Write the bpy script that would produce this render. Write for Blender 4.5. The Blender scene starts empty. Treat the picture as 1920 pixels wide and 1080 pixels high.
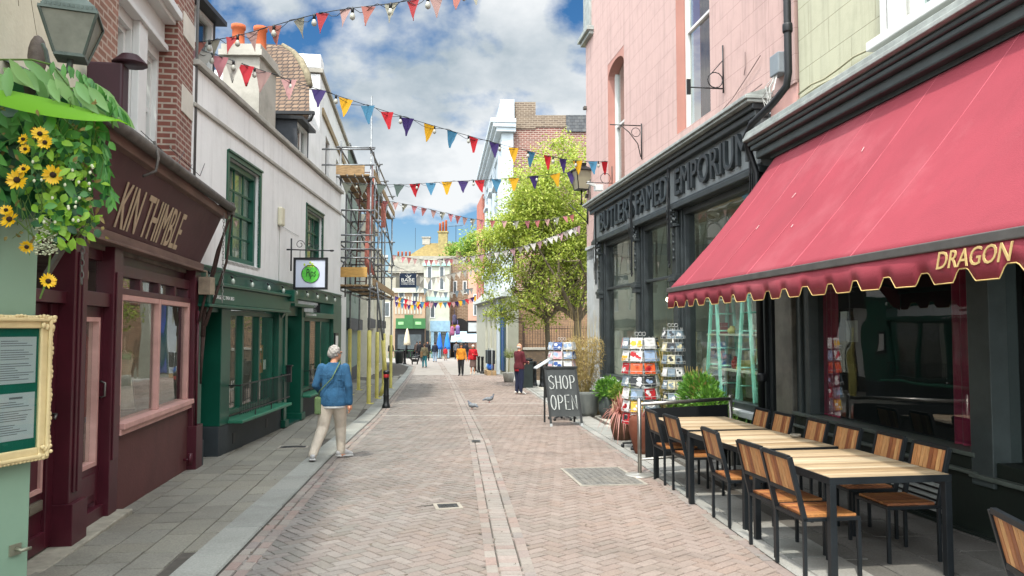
import bpy, bmesh, math, random
from mathutils import Vector, Matrix, Euler, noise
random.seed(7)
R = random.Random(11)
C = bpy.data.collections.new('scene'); bpy.context.scene.collection.children.link(C)
SC = bpy.context.scene
# ---------------- camera ----------------
FPX = 1442.0; PITCH = math.atan(77/FPX); HC = 1.65
cam = bpy.data.cameras.new('camera'); camo = bpy.data.objects.new('camera', cam); C.objects.link(camo)
camo.location = (0, 0, HC); camo.rotation_euler = (math.pi/2+PITCH, 0, 0)
cam.sensor_width = 36; cam.lens = 36*FPX/1920; cam.clip_start = .05; cam.clip_end = 900
SC.camera = camo
# ---------------- exposure ----------------
SC.view_settings.view_transform = 'Standard'; SC.view_settings.look = 'None'
SC.view_settings.gamma = 1; SC.view_settings.exposure = 0.88
# ---------------- sun and sky ----------------
SUN_EL, SUN_AZ = math.radians(61), math.radians(199)      # azimuth clockwise from +Y : behind the camera, to the left
to_sun = Vector((math.sin(SUN_AZ)*math.cos(SUN_EL), math.cos(SUN_AZ)*math.cos(SUN_EL), math.sin(SUN_EL)))
sl = bpy.data.lights.new('sun', 'SUN'); sl.energy = 2.9; sl.angle = math.radians(2.5); sl.color = (1, .95, .86)
so = bpy.data.objects.new('sun', sl); C.objects.link(so); so.rotation_euler = to_sun.to_track_quat('Z', 'Y').to_euler()
W = bpy.data.worlds.new('World'); SC.world = W; W.use_nodes = True
nt = W.node_tree; nt.nodes.clear()
def N(nt, t, **kw):
    n = nt.nodes.new(t)
    for k, v in kw.items():
        if k.startswith('i_'): n.inputs[k[2:].replace('_', ' ')].default_value = v
        else: setattr(n, k, v)
    return n
def mathn(nt, op, a, b=None, c=None, clamp=False):
    n = nt.nodes.new('ShaderNodeMath'); n.operation = op; n.use_clamp = clamp
    for i, v in enumerate((a, b, c)):
        if v is None: continue
        if isinstance(v, (int, float)): n.inputs[i].default_value = v
        else: nt.links.new(v, n.inputs[i])
    return n.outputs[0]
sky = N(nt, 'ShaderNodeTexSky', sky_type='NISHITA', sun_disc=False, sun_elevation=SUN_EL, sun_rotation=SUN_AZ)
sky.ozone_density = 3.0; sky.air_density = 1.0; sky.dust_density = .3
tc = N(nt, 'ShaderNodeTexCoord')
sep = N(nt, 'ShaderNodeSeparateXYZ'); nt.links.new(tc.outputs['Generated'], sep.inputs[0])
zz = mathn(nt, 'ADD', mathn(nt, 'MAXIMUM', sep.outputs[2], 0.0), .42)
u = mathn(nt, 'DIVIDE', sep.outputs[0], zz); v = mathn(nt, 'DIVIDE', sep.outputs[1], zz)
cmb = N(nt, 'ShaderNodeCombineXYZ'); nt.links.new(u, cmb.inputs[0]); nt.links.new(v, cmb.inputs[1])
mp = N(nt, 'ShaderNodeMapping'); nt.links.new(cmb.outputs[0], mp.inputs[0]); mp.inputs['Location'].default_value = (SKY_X:=21, SKY_Y:=3, .7)
n1 = N(nt, 'ShaderNodeTexNoise', i_Scale=2.5, i_Detail=9.0, i_Roughness=.53, i_Distortion=.1); nt.links.new(mp.outputs[0], n1.inputs['Vector'])
n2 = N(nt, 'ShaderNodeTexNoise', i_Scale=3.6, i_Detail=7.0, i_Roughness=.55); nt.links.new(mp.outputs[0], n2.inputs['Vector'])
cr = N(nt, 'ShaderNodeValToRGB'); cr.color_ramp.elements[0].position = .462; cr.color_ramp.elements[1].position = .53
nt.links.new(n1.outputs[0], cr.inputs[0])
cc = N(nt, 'ShaderNodeValToRGB'); ce = cc.color_ramp.elements
ce[0].position = .3; ce[0].color = (.44, .53, .60, 1); ce[1].position = .56; ce[1].color = (.95, .98, 1, 1)
nt.links.new(n2.outputs[0], cc.inputs[0])
hsv = N(nt, 'ShaderNodeHueSaturation', i_Saturation=1.3, i_Value=.66); nt.links.new(sky.outputs[0], hsv.inputs['Color'])
bg1 = N(nt, 'ShaderNodeBackground', i_Strength=.1); nt.links.new(hsv.outputs[0], bg1.inputs[0])
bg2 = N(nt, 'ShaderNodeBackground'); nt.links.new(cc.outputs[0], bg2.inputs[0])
# brightened cloud added round the sun, unseen behind the camera, as soft fill
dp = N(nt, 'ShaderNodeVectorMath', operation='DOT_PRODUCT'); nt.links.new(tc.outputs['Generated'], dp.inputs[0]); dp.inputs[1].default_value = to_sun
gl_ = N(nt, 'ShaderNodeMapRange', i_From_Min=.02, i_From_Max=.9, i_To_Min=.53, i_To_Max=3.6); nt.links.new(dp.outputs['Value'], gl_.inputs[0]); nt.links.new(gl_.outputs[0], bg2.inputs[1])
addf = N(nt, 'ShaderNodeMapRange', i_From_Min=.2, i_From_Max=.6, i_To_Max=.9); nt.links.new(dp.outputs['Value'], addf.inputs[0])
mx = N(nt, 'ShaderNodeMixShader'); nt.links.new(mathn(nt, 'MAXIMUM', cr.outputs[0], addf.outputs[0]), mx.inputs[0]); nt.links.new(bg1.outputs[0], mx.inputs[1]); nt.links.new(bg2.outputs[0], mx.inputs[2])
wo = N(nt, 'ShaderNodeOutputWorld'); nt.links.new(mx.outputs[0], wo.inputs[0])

# ---------------- basic helpers ----------------
def P(px, py, Y):
    "point at distance Y (metres in front) that the photo shows at px,py"
    a = (px-960)/FPX; b = (540-py)/FPX; cp, sp = math.cos(PITCH), math.sin(PITCH)
    k = Y/(cp-b*sp); return Vector((a*k, Y, HC+(sp+b*cp)*k))
def g(y): return -.0215*y if y < 52 else -1.118-.004*(y-52)
def lin(h):
    h = h.lstrip('#'); r = [int(h[i:i+2], 16)/255 for i in (0, 2, 4)]
    return tuple(((c+.055)/1.055)**2.4 if c > .04045 else c/12.92 for c in r)
class MB:
    "collects shapes, builds ONE mesh object"
    def __init__(s): s.v = []; s.f = []; s.m = []; s.mi = 0; s.sm = []; s.smooth = False
    def add(s, vs, fs):
        b = len(s.v); s.v += [tuple(q) for q in vs]
        for f in fs: s.f.append(tuple(b+i for i in f)); s.m.append(s.mi); s.sm.append(s.smooth)
    def hexa(s, p): s.add(p, [(3,2,1,0),(4,5,6,7),(0,1,5,4),(1,2,6,5),(2,3,7,6),(3,0,4,7)])
    def box(s, x0, x1, y0, y1, z0, z1):
        if x0 > x1: x0, x1 = x1, x0
        if y0 > y1: y0, y1 = y1, y0
        if z0 > z1: z0, z1 = z1, z0
        s.hexa([(x0,y0,z0),(x1,y0,z0),(x1,y1,z0),(x0,y1,z0),(x0,y0,z1),(x1,y0,z1),(x1,y1,z1),(x0,y1,z1)])
    def obox(s, c, ax, ay, az, hx, hy, hz):
        c, ax, ay, az = map(Vector, (c, ax, ay, az))
        s.hexa([c+ax*hx*i+ay*hy*j+az*hz*k for k in (-1,1) for i, j in ((-1,-1),(1,-1),(1,1),(-1,1))])
    def bar(s, a, b, w, h=None, up=(0,0,1)):
        a, b = Vector(a), Vector(b); t = (b-a); L = t.length; t.normalize(); h = h or w
        upv = Vector(up)
        if abs(t.dot(upv)) > .98: upv = Vector((0,1,0))
        sx = t.cross(upv).normalized(); sy = sx.cross(t).normalized()
        s.obox((a+b)/2, t, sx, sy, L/2, w/2, h/2)
    def tube(s, pts, r, n=8, caps=True, ry=None):
        pts = [Vector(p) for p in pts]; rr = r if isinstance(r, (list, tuple)) else [r]*len(pts)
        prev = None; rings = []
        for i, p in enumerate(pts):
            t = (pts[min(i+1, len(pts)-1)]-pts[max(i-1, 0)])
            if t.length < 1e-9: t = Vector((0,0,1))
            t.normalize()
            if prev is None:
                a = Vector((0,0,1)) if abs(t.z) < .9 else Vector((1,0,0)); sx = t.cross(a).normalized()
            else:
                sx = prev-t*prev.dot(t); sx.normalize()
            prev = sx; sy = t.cross(sx)
            rings.append([p+(sx*math.cos(2*math.pi*k/n)+sy*math.sin(2*math.pi*k/n))*rr[i] for k in range(n)])
        vs = [q for rg in rings for q in rg]; fs = []
        for i in range(len(rings)-1):
            for k in range(n): fs.append((i*n+k, i*n+(k+1)%n, (i+1)*n+(k+1)%n, (i+1)*n+k))
        if caps: fs.append(tuple(range(n-1, -1, -1))); fs.append(tuple((len(rings)-1)*n+k for k in range(n)))
        o = s.smooth; s.smooth = n > 5; s.add(vs, fs); s.smooth = o
    def lathe(s, c, prof, n=16, sx=1, sy=1):
        cx, cy, cz = c; vs = []; fs = []
        for r, z in prof:
            for k in range(n):
                a = 2*math.pi*k/n; vs.append((cx+r*sx*math.cos(a), cy+r*sy*math.sin(a), cz+z))
        for i in range(len(prof)-1):
            for k in range(n): fs.append((i*n+k, i*n+(k+1)%n, (i+1)*n+(k+1)%n, (i+1)*n+k))
        fs.append(tuple(range(n-1, -1, -1))); fs.append(tuple((len(prof)-1)*n+k for k in range(n)))
        o = s.smooth; s.smooth = n > 6; s.add(vs, fs); s.smooth = o
    def ball(s, c, r, n=10, m=7):
        if isinstance(r, (int, float)): r = (r, r, r)
        vs = [(c[0], c[1], c[2]-r[2])]; fs = []
        for j in range(1, m):
            a = math.pi*j/m
            for k in range(n):
                b = 2*math.pi*k/n; vs.append((c[0]+r[0]*math.sin(a)*math.cos(b), c[1]+r[1]*math.sin(a)*math.sin(b), c[2]-r[2]*math.cos(a)))
        vs.append((c[0], c[1], c[2]+r[2])); T = len(vs)-1
        for k in range(n): fs.append((0, 1+(k+1)%n, 1+k))
        for j in range(m-2):
            for k in range(n): fs.append((1+j*n+k, 1+j*n+(k+1)%n, 1+(j+1)*n+(k+1)%n, 1+(j+1)*n+k))
        for k in range(n): fs.append((T, T-n+k, T-n+(k+1)%n))
        o = s.smooth; s.smooth = True; s.add(vs, fs); s.smooth = o
    def prism(s, poly, o, ax, ay, az, t):
        "2D polygon extruded by t along az"
        o, ax, ay, az = map(Vector, (o, ax, ay, az)); n = len(poly)
        a = [o+ax*p[0]+ay*p[1] for p in poly]; b = [q+az*t for q in a]
        s.add(a+b, [tuple(range(n-1, -1, -1)), tuple(range(n, 2*n))]+[(i, (i+1)%n, n+(i+1)%n, n+i) for i in range(n)])
    def mesh(s, name, mats):
        me = bpy.data.meshes.new(name); me.from_pydata(s.v, [], s.f); me.update()
        for m in (mats if isinstance(mats, (list, tuple)) else [mats]): me.materials.append(m)
        me.polygons.foreach_set('material_index', s.m); me.polygons.foreach_set('use_smooth', s.sm)
        return me
    def build(s, name, mats, parent=None, label=None, cat=None, group=None, kind=None, bevel=0, recalc=False):
        me = s.mesh(name, mats)
        if recalc:
            bm = bmesh.new(); bm.from_mesh(me); bmesh.ops.recalc_face_normals(bm, faces=bm.faces); bm.to_mesh(me); bm.free()
        o = bpy.data.objects.new(name, me); C.objects.link(o); o.parent = parent
        if bevel:
            b = o.modifiers.new('bevel', 'BEVEL'); b.width = bevel; b.segments = 2; b.limit_method = 'ANGLE'
        return tag(o, label, cat, group, kind)
def tag(o, label=None, cat=None, group=None, kind=None):
    if label: o['label'] = label
    if cat: o['category'] = cat
    if group: o['group'] = group
    if kind: o['kind'] = kind
    return o
def thing(name, label, cat, loc=(0,0,0), rz=0, group=None, kind=None):
    o = bpy.data.objects.new(name, None); C.objects.link(o); o.location = loc; o.rotation_euler = (0, 0, rz); o.empty_display_size = .1
    return tag(o, label, cat, group, kind)
def copy_tree(o, parent=None):
    c = o.copy(); C.objects.link(c); c.parent = parent
    for ch in [q for q in bpy.data.objects if q.parent == o]: copy_tree(ch, c)
    return c
def smooth_union(mb, voxel, it=4, name='body'):
    "closed overlapping shapes become one continuous smooth surface"
    me = mb.mesh(name+'_tmp', []); o = bpy.data.objects.new('tmp', me); C.objects.link(o)
    r = o.modifiers.new('r', 'REMESH'); r.mode = 'VOXEL'; r.voxel_size = voxel; r.use_smooth_shade = True
    q = o.modifiers.new('s', 'SMOOTH'); q.factor = .5; q.iterations = it
    dg = bpy.context.evaluated_depsgraph_get(); ev = o.evaluated_get(dg)
    out = bpy.data.meshes.new_from_object(ev); out.name = name
    bpy.data.objects.remove(o); bpy.data.meshes.remove(me)
    for p in out.polygons: p.use_smooth = True
    return out
def link(name, me, mat, parent=None, **k):
    me.materials.clear()
    for m in (mat if isinstance(mat, (list, tuple)) else [mat]): me.materials.append(m)
    o = bpy.data.objects.new(name, me); C.objects.link(o); o.parent = parent
    return tag(o, **k)

# ---------------- materials ----------------
MATS = {}
def bsdf(name):
    m = bpy.data.materials.new(name); m.use_nodes = True; t = m.node_tree; t.nodes.clear()
    o = N(t, 'ShaderNodeOutputMaterial'); b = N(t, 'ShaderNodeBsdfPrincipled'); t.links.new(b.outputs[0], o.inputs[0])
    return m, t, b, o
def mixc(t, f, a, b, mode='MIX'):
    n = N(t, 'ShaderNodeMix', data_type='RGBA', blend_type=mode)
    for i, v in ((0, f), (6, a), (7, b)):
        if isinstance(v, (int, float)): n.inputs[i].default_value = v
        elif isinstance(v, tuple): n.inputs[i].default_value = (*v[:3], 1)
        else: t.links.new(v, n.inputs[i])
    return n.outputs[2]
def M(name, col, rough=.7, var=.18, scale=3., bump=0., bscale=40., metal=0., spec=.35, dirt=None, dirtamt=.5, dscale=1.2, island=0, sheen=0, stretch=None, trans=0, streak=0):
    if name in MATS: return MATS[name]
    if isinstance(col, str): col = lin(col)
    m, t, b, o = bsdf(name); tcn = N(t, 'ShaderNodeTexCoord'); vec = tcn.outputs['Object']
    if stretch:
        mpn = N(t, 'ShaderNodeMapping'); t.links.new(vec, mpn.inputs[0]); mpn.inputs['Scale'].default_value = stretch; vec = mpn.outputs[0]
    n = N(t, 'ShaderNodeTexNoise', i_Scale=scale, i_Detail=6., i_Roughness=.6); t.links.new(vec, n.inputs['Vector'])
    r = N(t, 'ShaderNodeMapRange', i_From_Min=.3, i_From_Max=.7); t.links.new(n.outputs[0], r.inputs[0])
    c = mixc(t, r.outputs[0], tuple(max(0, q*(1-var)) for q in col), tuple(min(1, q*(1+var)) for q in col))
    if island:
        gi = N(t, 'ShaderNodeNewGeometry'); hs = N(t, 'ShaderNodeHueSaturation'); t.links.new(c, hs.inputs['Color'])
        mr = N(t, 'ShaderNodeMapRange', i_To_Min=1-island, i_To_Max=1+island); t.links.new(gi.outputs['Random Per Island'], mr.inputs[0]); t.links.new(mr.outputs[0], hs.inputs['Value']); c = hs.outputs[0]
    if dirt:
        dn = N(t, 'ShaderNodeTexNoise', i_Scale=dscale, i_Detail=8., i_Roughness=.7); t.links.new(tcn.outputs['Object'], dn.inputs['Vector'])
        dr = N(t, 'ShaderNodeMapRange', i_From_Min=.5, i_From_Max=.72, i_To_Max=dirtamt); t.links.new(dn.outputs[0], dr.inputs[0])
        c = mixc(t, dr.outputs[0], c, lin(dirt) if isinstance(dirt, str) else dirt)
    if streak:      # rain streaks and grime running down
        sm_ = N(t, 'ShaderNodeMapping'); t.links.new(tcn.outputs['Object'], sm_.inputs[0]); sm_.inputs['Scale'].default_value = (5, 5, .35)
        sn = N(t, 'ShaderNodeTexNoise', i_Scale=1.3, i_Detail=7., i_Roughness=.65); t.links.new(sm_.outputs[0], sn.inputs['Vector'])
        sr = N(t, 'ShaderNodeMapRange', i_From_Min=.52, i_From_Max=.75, i_To_Max=streak); t.links.new(sn.outputs[0], sr.inputs[0]); c = mixc(t, sr.outputs[0], c, tuple(q*.5 for q in col))
    t.links.new(c, b.inputs['Base Color']); b.inputs['Roughness'].default_value = rough; b.inputs['Metallic'].default_value = metal
    b.inputs['Specular IOR Level'].default_value = spec
    if sheen: b.inputs['Sheen Weight'].default_value = sheen
    if bump:
        bn = N(t, 'ShaderNodeTexNoise', i_Scale=bscale, i_Detail=5.); t.links.new(vec, bn.inputs['Vector'])
        bb = N(t, 'ShaderNodeBump', i_Strength=bump, i_Distance=.01); t.links.new(bn.outputs[0], bb.inputs['Height']); t.links.new(bb.outputs[0], b.inputs['Normal'])
    if trans:
        tr = N(t, 'ShaderNodeBsdfTranslucent'); t.links.new(c, tr.inputs[0]); ms = N(t, 'ShaderNodeMixShader', i_Fac=trans)
        t.links.new(b.outputs[0], ms.inputs[1]); t.links.new(tr.outputs[0], ms.inputs[2]); t.links.new(ms.outputs[0], o.inputs[0])
    MATS[name] = m; return m
def brickmat(name, c1, c2, mortar, bw=.225, bh=.075, ms=.012, rough=.85, bump=.5, off=.5, dirt=None, dirtamt=.6, ledge=False, var=.25, smooth=.1, streak=0):
    if name in MATS: return MATS[name]
    m, t, b, o = bsdf(name); tcn = N(t, 'ShaderNodeTexCoord'); s = N(t, 'ShaderNodeSeparateXYZ'); t.links.new(tcn.outputs['Object'], s.inputs[0])
    cb = N(t, 'ShaderNodeCombineXYZ'); t.links.new(mathn(t, 'ADD', s.outputs[0], s.outputs[1]), cb.inputs[0]); t.links.new(s.outputs[2], cb.inputs[1])
    br = N(t, 'ShaderNodeTexBrick', i_Scale=1., i_Mortar_Size=ms, i_Brick_Width=bw, i_Row_Height=bh, i_Bias=0., i_Mortar_Smooth=smooth); br.offset = off
    t.links.new(cb.outputs[0], br.inputs['Vector'])
    for k, v in (('Color1', c1), ('Color2', c2), ('Mortar', mortar)): br.inputs[k].default_value = (*lin(v), 1)
    n = N(t, 'ShaderNodeTexNoise', i_Scale=2.2, i_Detail=8., i_Roughness=.7); t.links.new(tcn.outputs['Object'], n.inputs['Vector'])
    r = N(t, 'ShaderNodeMapRange', i_From_Min=.3, i_From_Max=.7, i_To_Min=1-var, i_To_Max=1+var); t.links.new(n.outputs[0], r.inputs[0])
    hs = N(t, 'ShaderNodeHueSaturation'); t.links.new(br.outputs[0], hs.inputs['Color']); t.links.new(r.outputs[0], hs.inputs['Value']); c = hs.outputs[0]
    if dirt:
        dr = N(t, 'ShaderNodeMapRange', i_From_Min=.52, i_From_Max=.7, i_To_Max=dirtamt); t.links.new(n.outputs[0], dr.inputs[0]); c = mixc(t, dr.outputs[0], c, lin(dirt))
    if streak:
        sm_ = N(t, 'ShaderNodeMapping'); t.links.new(tcn.outputs['Object'], sm_.inputs[0]); sm_.inputs['Scale'].default_value = (5, 5, .35)
        sn = N(t, 'ShaderNodeTexNoise', i_Scale=1.1, i_Detail=7., i_Roughness=.65); t.links.new(sm_.outputs[0], sn.inputs['Vector'])
        sr = N(t, 'ShaderNodeMapRange', i_From_Min=.5, i_From_Max=.78, i_To_Max=streak); t.links.new(sn.outputs[0], sr.inputs[0]); c = mixc(t, sr.outputs[0], c, tuple(q*.45 for q in lin(c1)))
    t.links.new(c, b.inputs['Base Color']); b.inputs['Roughness'].default_value = rough
    fn = N(t, 'ShaderNodeTexNoise', i_Scale=45., i_Detail=4.); t.links.new(tcn.outputs['Object'], fn.inputs['Vector'])
    hh = mathn(t, 'ADD', mathn(t, 'MULTIPLY', br.outputs['Fac'], -1.), mathn(t, 'MULTIPLY', fn.outputs[0], .5))
    bb = N(t, 'ShaderNodeBump', i_Strength=bump, i_Distance=.01); t.links.new(hh, bb.inputs['Height']); t.links.new(bb.outputs[0], b.inputs['Normal'])
    MATS[name] = m; return m
def glassmat(name, tint=(.85, .9, .88), wav=.02, refl=1.0):
    if name in MATS: return MATS[name]
    m, t, b, o = bsdf(name); t.nodes.remove(b)
    fr = N(t, 'ShaderNodeFresnel', i_IOR=1.55); tr = N(t, 'ShaderNodeBsdfTransparent'); tr.inputs[0].default_value = (*tint, 1)
    gl = N(t, 'ShaderNodeBsdfGlossy', i_Roughness=.015); gl.inputs[0].default_value = (refl, refl, refl, 1)
    tcn = N(t, 'ShaderNodeTexCoord'); nn = N(t, 'ShaderNodeTexNoise', i_Scale=1.6, i_Detail=1.); t.links.new(tcn.outputs['Object'], nn.inputs['Vector'])
    bp = N(t, 'ShaderNodeBump', i_Strength=wav*5, i_Distance=.02); t.links.new(nn.outputs[0], bp.inputs['Height']); t.links.new(bp.outputs[0], gl.inputs['Normal'])
    ms = N(t, 'ShaderNodeMixShader'); gi = N(t, 'ShaderNodeNewGeometry'); f2 = mathn(t, 'MULTIPLY', mathn(t, 'MULTIPLY', fr.outputs[0], 1.25, clamp=True), mathn(t, 'SUBTRACT', 1., gi.outputs['Backfacing'])); t.links.new(f2, ms.inputs[0])
    t.links.new(tr.outputs[0], ms.inputs[1]); t.links.new(gl.outputs[0], ms.inputs[2]); t.links.new(ms.outputs[0], o.inputs[0])
    MATS[name] = m; return m
GL = glassmat('window glass'); GLD = glassmat('shop glass', (.9, .94, .91), .03)
def emis(name, col, s):
    m, t, b, o = bsdf(name); b.inputs['Base Color'].default_value = (*col, 1); b.inputs['Emission Color'].default_value = (*col, 1); b.inputs['Emission Strength'].default_value = s; return m
# text -> mesh
def text_mb(txt, size=1., ext=.01, shear=0., bev=0.):
    cu = bpy.data.curves.new('t', 'FONT'); cu.body = txt; cu.size = size; cu.extrude = ext/2; cu.shear = shear; cu.bevel_depth = bev; cu.resolution_u = 3
    o = bpy.data.objects.new('t', cu); C.objects.link(o); dg = bpy.context.evaluated_depsgraph_get(); dg.update()
    me = bpy.data.meshes.new_from_object(o.evaluated_get(dg)); mb = MB()
    mb.add([v.co for v in me.vertices], [tuple(p.vertices) for p in me.polygons])
    bpy.data.objects.remove(o); bpy.data.meshes.remove(me); return mb
def fit_text(txt, w, h, fn, shear=0, ext=.01, bev=0.):
    "text scaled to width w and height h, vertices mapped through fn(x,y,z)"
    mb = text_mb(txt, 1, ext, shear, bev); xs = [v[0] for v in mb.v]; ys = [v[1] for v in mb.v]; x0, x1, y0, y1 = min(xs), max(xs), min(ys), max(ys)
    mb.v = [tuple(fn((v[0]-x0)/(x1-x0)*w, (v[1]-y0)/(y1-y0)*h, v[2])) for v in mb.v]; return mb

# ---------------- facades ----------------
class Fac:
    split = True
    def __init__(s, name, label, cat, x, y, deg, side):
        s.sg = 1 if side == 'R' else -1; s.x, s.y, s.deg = x, y, deg
        s.root = thing(name, label, cat, (x, y, 0), math.pi/2-math.radians(deg)); s.dir = -s.sg
    def B(s, mb, s0, s1, d0, d1, z0, z1): mb.box(s0, s1, d0*s.sg, d1*s.sg, z0, z1)
    def p(s, a, d, z): return (a, d*s.sg, z)
    def w(s, a, d, z):
        t = math.radians(s.deg); tx, ty = math.sin(t), math.cos(t); nx, ny = (-ty, tx) if s.sg == 1 else (ty, -tx)
        return Vector((s.x+tx*a+nx*d, s.y+ty*a+ny*d, z))
    def boxes(s, name, mat, L, parent=None, bevel=0, **k):
        if name in ('pilaster', 'stone_block', 'window_surround', 'hood', 'airbrick', 'sill', 'toe_board', 'arch_panel', 'red_base', 'coping') and s.split:
            for b in L:
                mb = MB(); s.B(mb, *b); o = mb.build(name, mat, parent or s.root, bevel=bevel, **k)
            return o
        mb = MB()
        for b in L: s.B(mb, *b)
        return mb.build(name, mat, parent or s.root, bevel=bevel, **k)
    def wall(s, name, mat, s0, s1, z0, z1, d, ops, reveal=.18, rmat=None, parent=None, thick=.3, topback=3):
        mb = MB(); S = sorted({s0, s1, *[q for o in ops for q in o[:2]]}); Z = sorted({z0, z1, *[q for o in ops for q in o[2:4]]})
        P_ = lambda a, dd, z: (a, dd*s.sg, z)
        def quad(q):
            q = q if s.sg == -1 else q[::-1]
            mb.add(q, [(0, 1, 2, 3)])
        for i in range(len(S)-1):
            for j in range(len(Z)-1):
                a, b, c, e = S[i], S[i+1], Z[j], Z[j+1]
                if any(o[0] <= a+1e-6 and b-1e-6 <= o[1] and o[2] <= c+1e-6 and e-1e-6 <= o[3] for o in ops): continue
                quad([P_(a, d, c), P_(b, d, c), P_(b, d, e), P_(a, d, e)])
        if rmat: mb.mi = 1
        for a, b, c, e in [o[:4] for o in ops]:
            r = d-reveal
            quad([P_(a, r, c), P_(a, d, c), P_(a, d, e), P_(a, r, e)]); quad([P_(b, d, c), P_(b, r, c), P_(b, r, e), P_(b, d, e)])
            quad([P_(a, d, c), P_(a, r, c), P_(b, r, c), P_(b, d, c)]); quad([P_(a, r, e), P_(a, d, e), P_(b, d, e), P_(b, r, e)])
        mb.mi = 0
        # ends, top and back of the building body
        quad([P_(s0, d-topback, z0), P_(s0, d, z0), P_(s0, d, z1), P_(s0, d-topback, z1)]); quad([P_(s1, d, z0), P_(s1, d-topback, z0), P_(s1, d-topback, z1), P_(s1, d, z1)])
        quad([P_(s0, d, z1), P_(s1, d, z1), P_(s1, d-topback, z1), P_(s0, d-topback, z1)])
        return mb.build(name, [mat]+([rmat] if rmat else []), parent or s.root)
    def window(s, s0, s1, z0, z1, d, fm, nx=2, ny=2, glass=GL, sash=True, fw=.06, bar=.022, sill=None, curtain=None, label=None, room=True, name='window'):
        fr = MB(); B = lambda *a: s.B(fr, *a)
        B(s0, s0+fw, d-.1, d, z0, z1); B(s1-fw, s1, d-.1, d, z0, z1); B(s0+fw, s1-fw, d-.1, d, z1-fw, z1); B(s0+fw, s1-fw, d-.1, d, z0, z0+fw)
        zm = (z0+z1)/2
        if sash: B(s0+fw, s1-fw, d-.09, d-.02, zm-.025, zm+.025)
        def bars(a, b, c, e, dd):
            for i in range(1, nx): x = a+(b-a)*i/nx; B(x-bar/2, x+bar/2, dd-.03, dd, c, e)
            for j in range(1, ny):
                z = c+(e-c)*j/ny; X = [a+(b-a)*i/nx for i in range(nx+1)]
                for i in range(nx): B(X[i]+(bar/2 if i else 0), X[i+1]-(bar/2 if i < nx-1 else 0), dd-.03, dd, z-bar/2, z+bar/2)
        a, b = s0+fw, s1-fw
        if sash: bars(a, b, zm+.025, z1-fw, d-.03); bars(a, b, z0+fw, zm-.025, d-.05)
        else: bars(a, b, z0+fw, z1-fw, d-.03)
        o = fr.build(name, fm, s.root); 
        if label: o['label'] = label
        gm = MB(); s.B(gm, a, b, d-.075, d-.07, z0+fw, z1-fw); gm.build('pane', glass, o)
        if sill:
            sm = MB(); s.B(sm, s0-.05, s1+.05, d-.02, d+sill, z0-.07, z0-.003); sm.build('sill', sill_m(fm), o, bevel=.006)
        if curtain:
            cm = MB(); curtain_strip(s, cm, s0+.03, s1-.03, z0, z1, d-.14); cm.build('curtain', curtain, o)
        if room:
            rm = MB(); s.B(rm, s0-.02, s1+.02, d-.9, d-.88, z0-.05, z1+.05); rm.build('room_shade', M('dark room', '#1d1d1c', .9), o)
        return o
def sill_m(fm): return M('stone sill', '#a39c90', .8, .2)
def curtain_strip(s, mb, a, b, z0, z1, d, amp=.025, wl=.09):
    n = max(4, int((b-a)/wl*6)); vs = []; sm = mb.smooth; mb.smooth = True
    for i in range(n+1):
        x = a+(b-a)*i/n; dd = d+amp*math.sin(2*math.pi*(x-a)/wl+.6*math.sin(x*7)); vs += [s.p(x, dd, z0), s.p(x+.01*math.sin(x*20), dd*.5+d*.5, z1)]
    mb.add(vs, [(2*i, 2*i+2, 2*i+3, 2*i+1) for i in range(n)]); mb.smooth = sm
def ftext(f, txt, sl, z, w, h, d, mat, parent, shear=0, ext=.012, tilt=0., bev=0., name='lettering', rise=0.):
    mb = fit_text(txt, w, h, lambda x, y, zz: f.p(sl+f.dir*x*1.0, d+zz+tilt*y, z+y+rise*x), shear, ext, bev)
    return mb.build(name, mat, parent)
# ================= GROUND =================
def interp(tab, y):
    if y <= tab[0][0]: (a, b), (c, d) = tab[0], tab[1]
    elif y >= tab[-1][0]: (a, b), (c, d) = tab[-2], tab[-1]
    else:
        for i in range(len(tab)-1):
            if tab[i][0] <= y <= tab[i+1][0]: (a, b), (c, d) = tab[i], tab[i+1]; break
    return b+(d-b)*(y-a)/(c-a)
KL = [(2, -1.96), (5.63, -2.32), (11.27, -2.86), (18.2, -3.39), (30, -4.6), (38.7, -5.5), (48, -6.5), (57, -7.5), (62, -8.8), (68, -11.5), (76, -18)]   # left kerb, outer edge
KR = [(2, 2.26), (6.04, 2.02), (10.87, 1.79), (15.8, 1.42), (27, .72), (38.7, 0), (50, -1.4), (60, -3.0), (75, -4.6), (90, -5)]
GU = [(2, .22), (5.63, 0), (13.3, -.55), (30, -2.2), (45, -3.75), (57, -5.1), (66, -6.2), (80, -9)]
kl = lambda y: interp(KL, y); kr = lambda y: interp(KR, y); gu = lambda y: interp(GU, y)
def rise(x, y):
    "the left pavement climbs towards the shop fronts"
    if x > kl(y): return 0
    t = min(1, (kl(y)-x)/1.6); r = min(1, max(0, (y-11)/9)); r = r*r*(3-2*r)
    return t*r*(.19 if y < 34 else max(0, .19-(y-34)*.02))
gz = lambda x, y: g(y)+rise(x, y)
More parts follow.
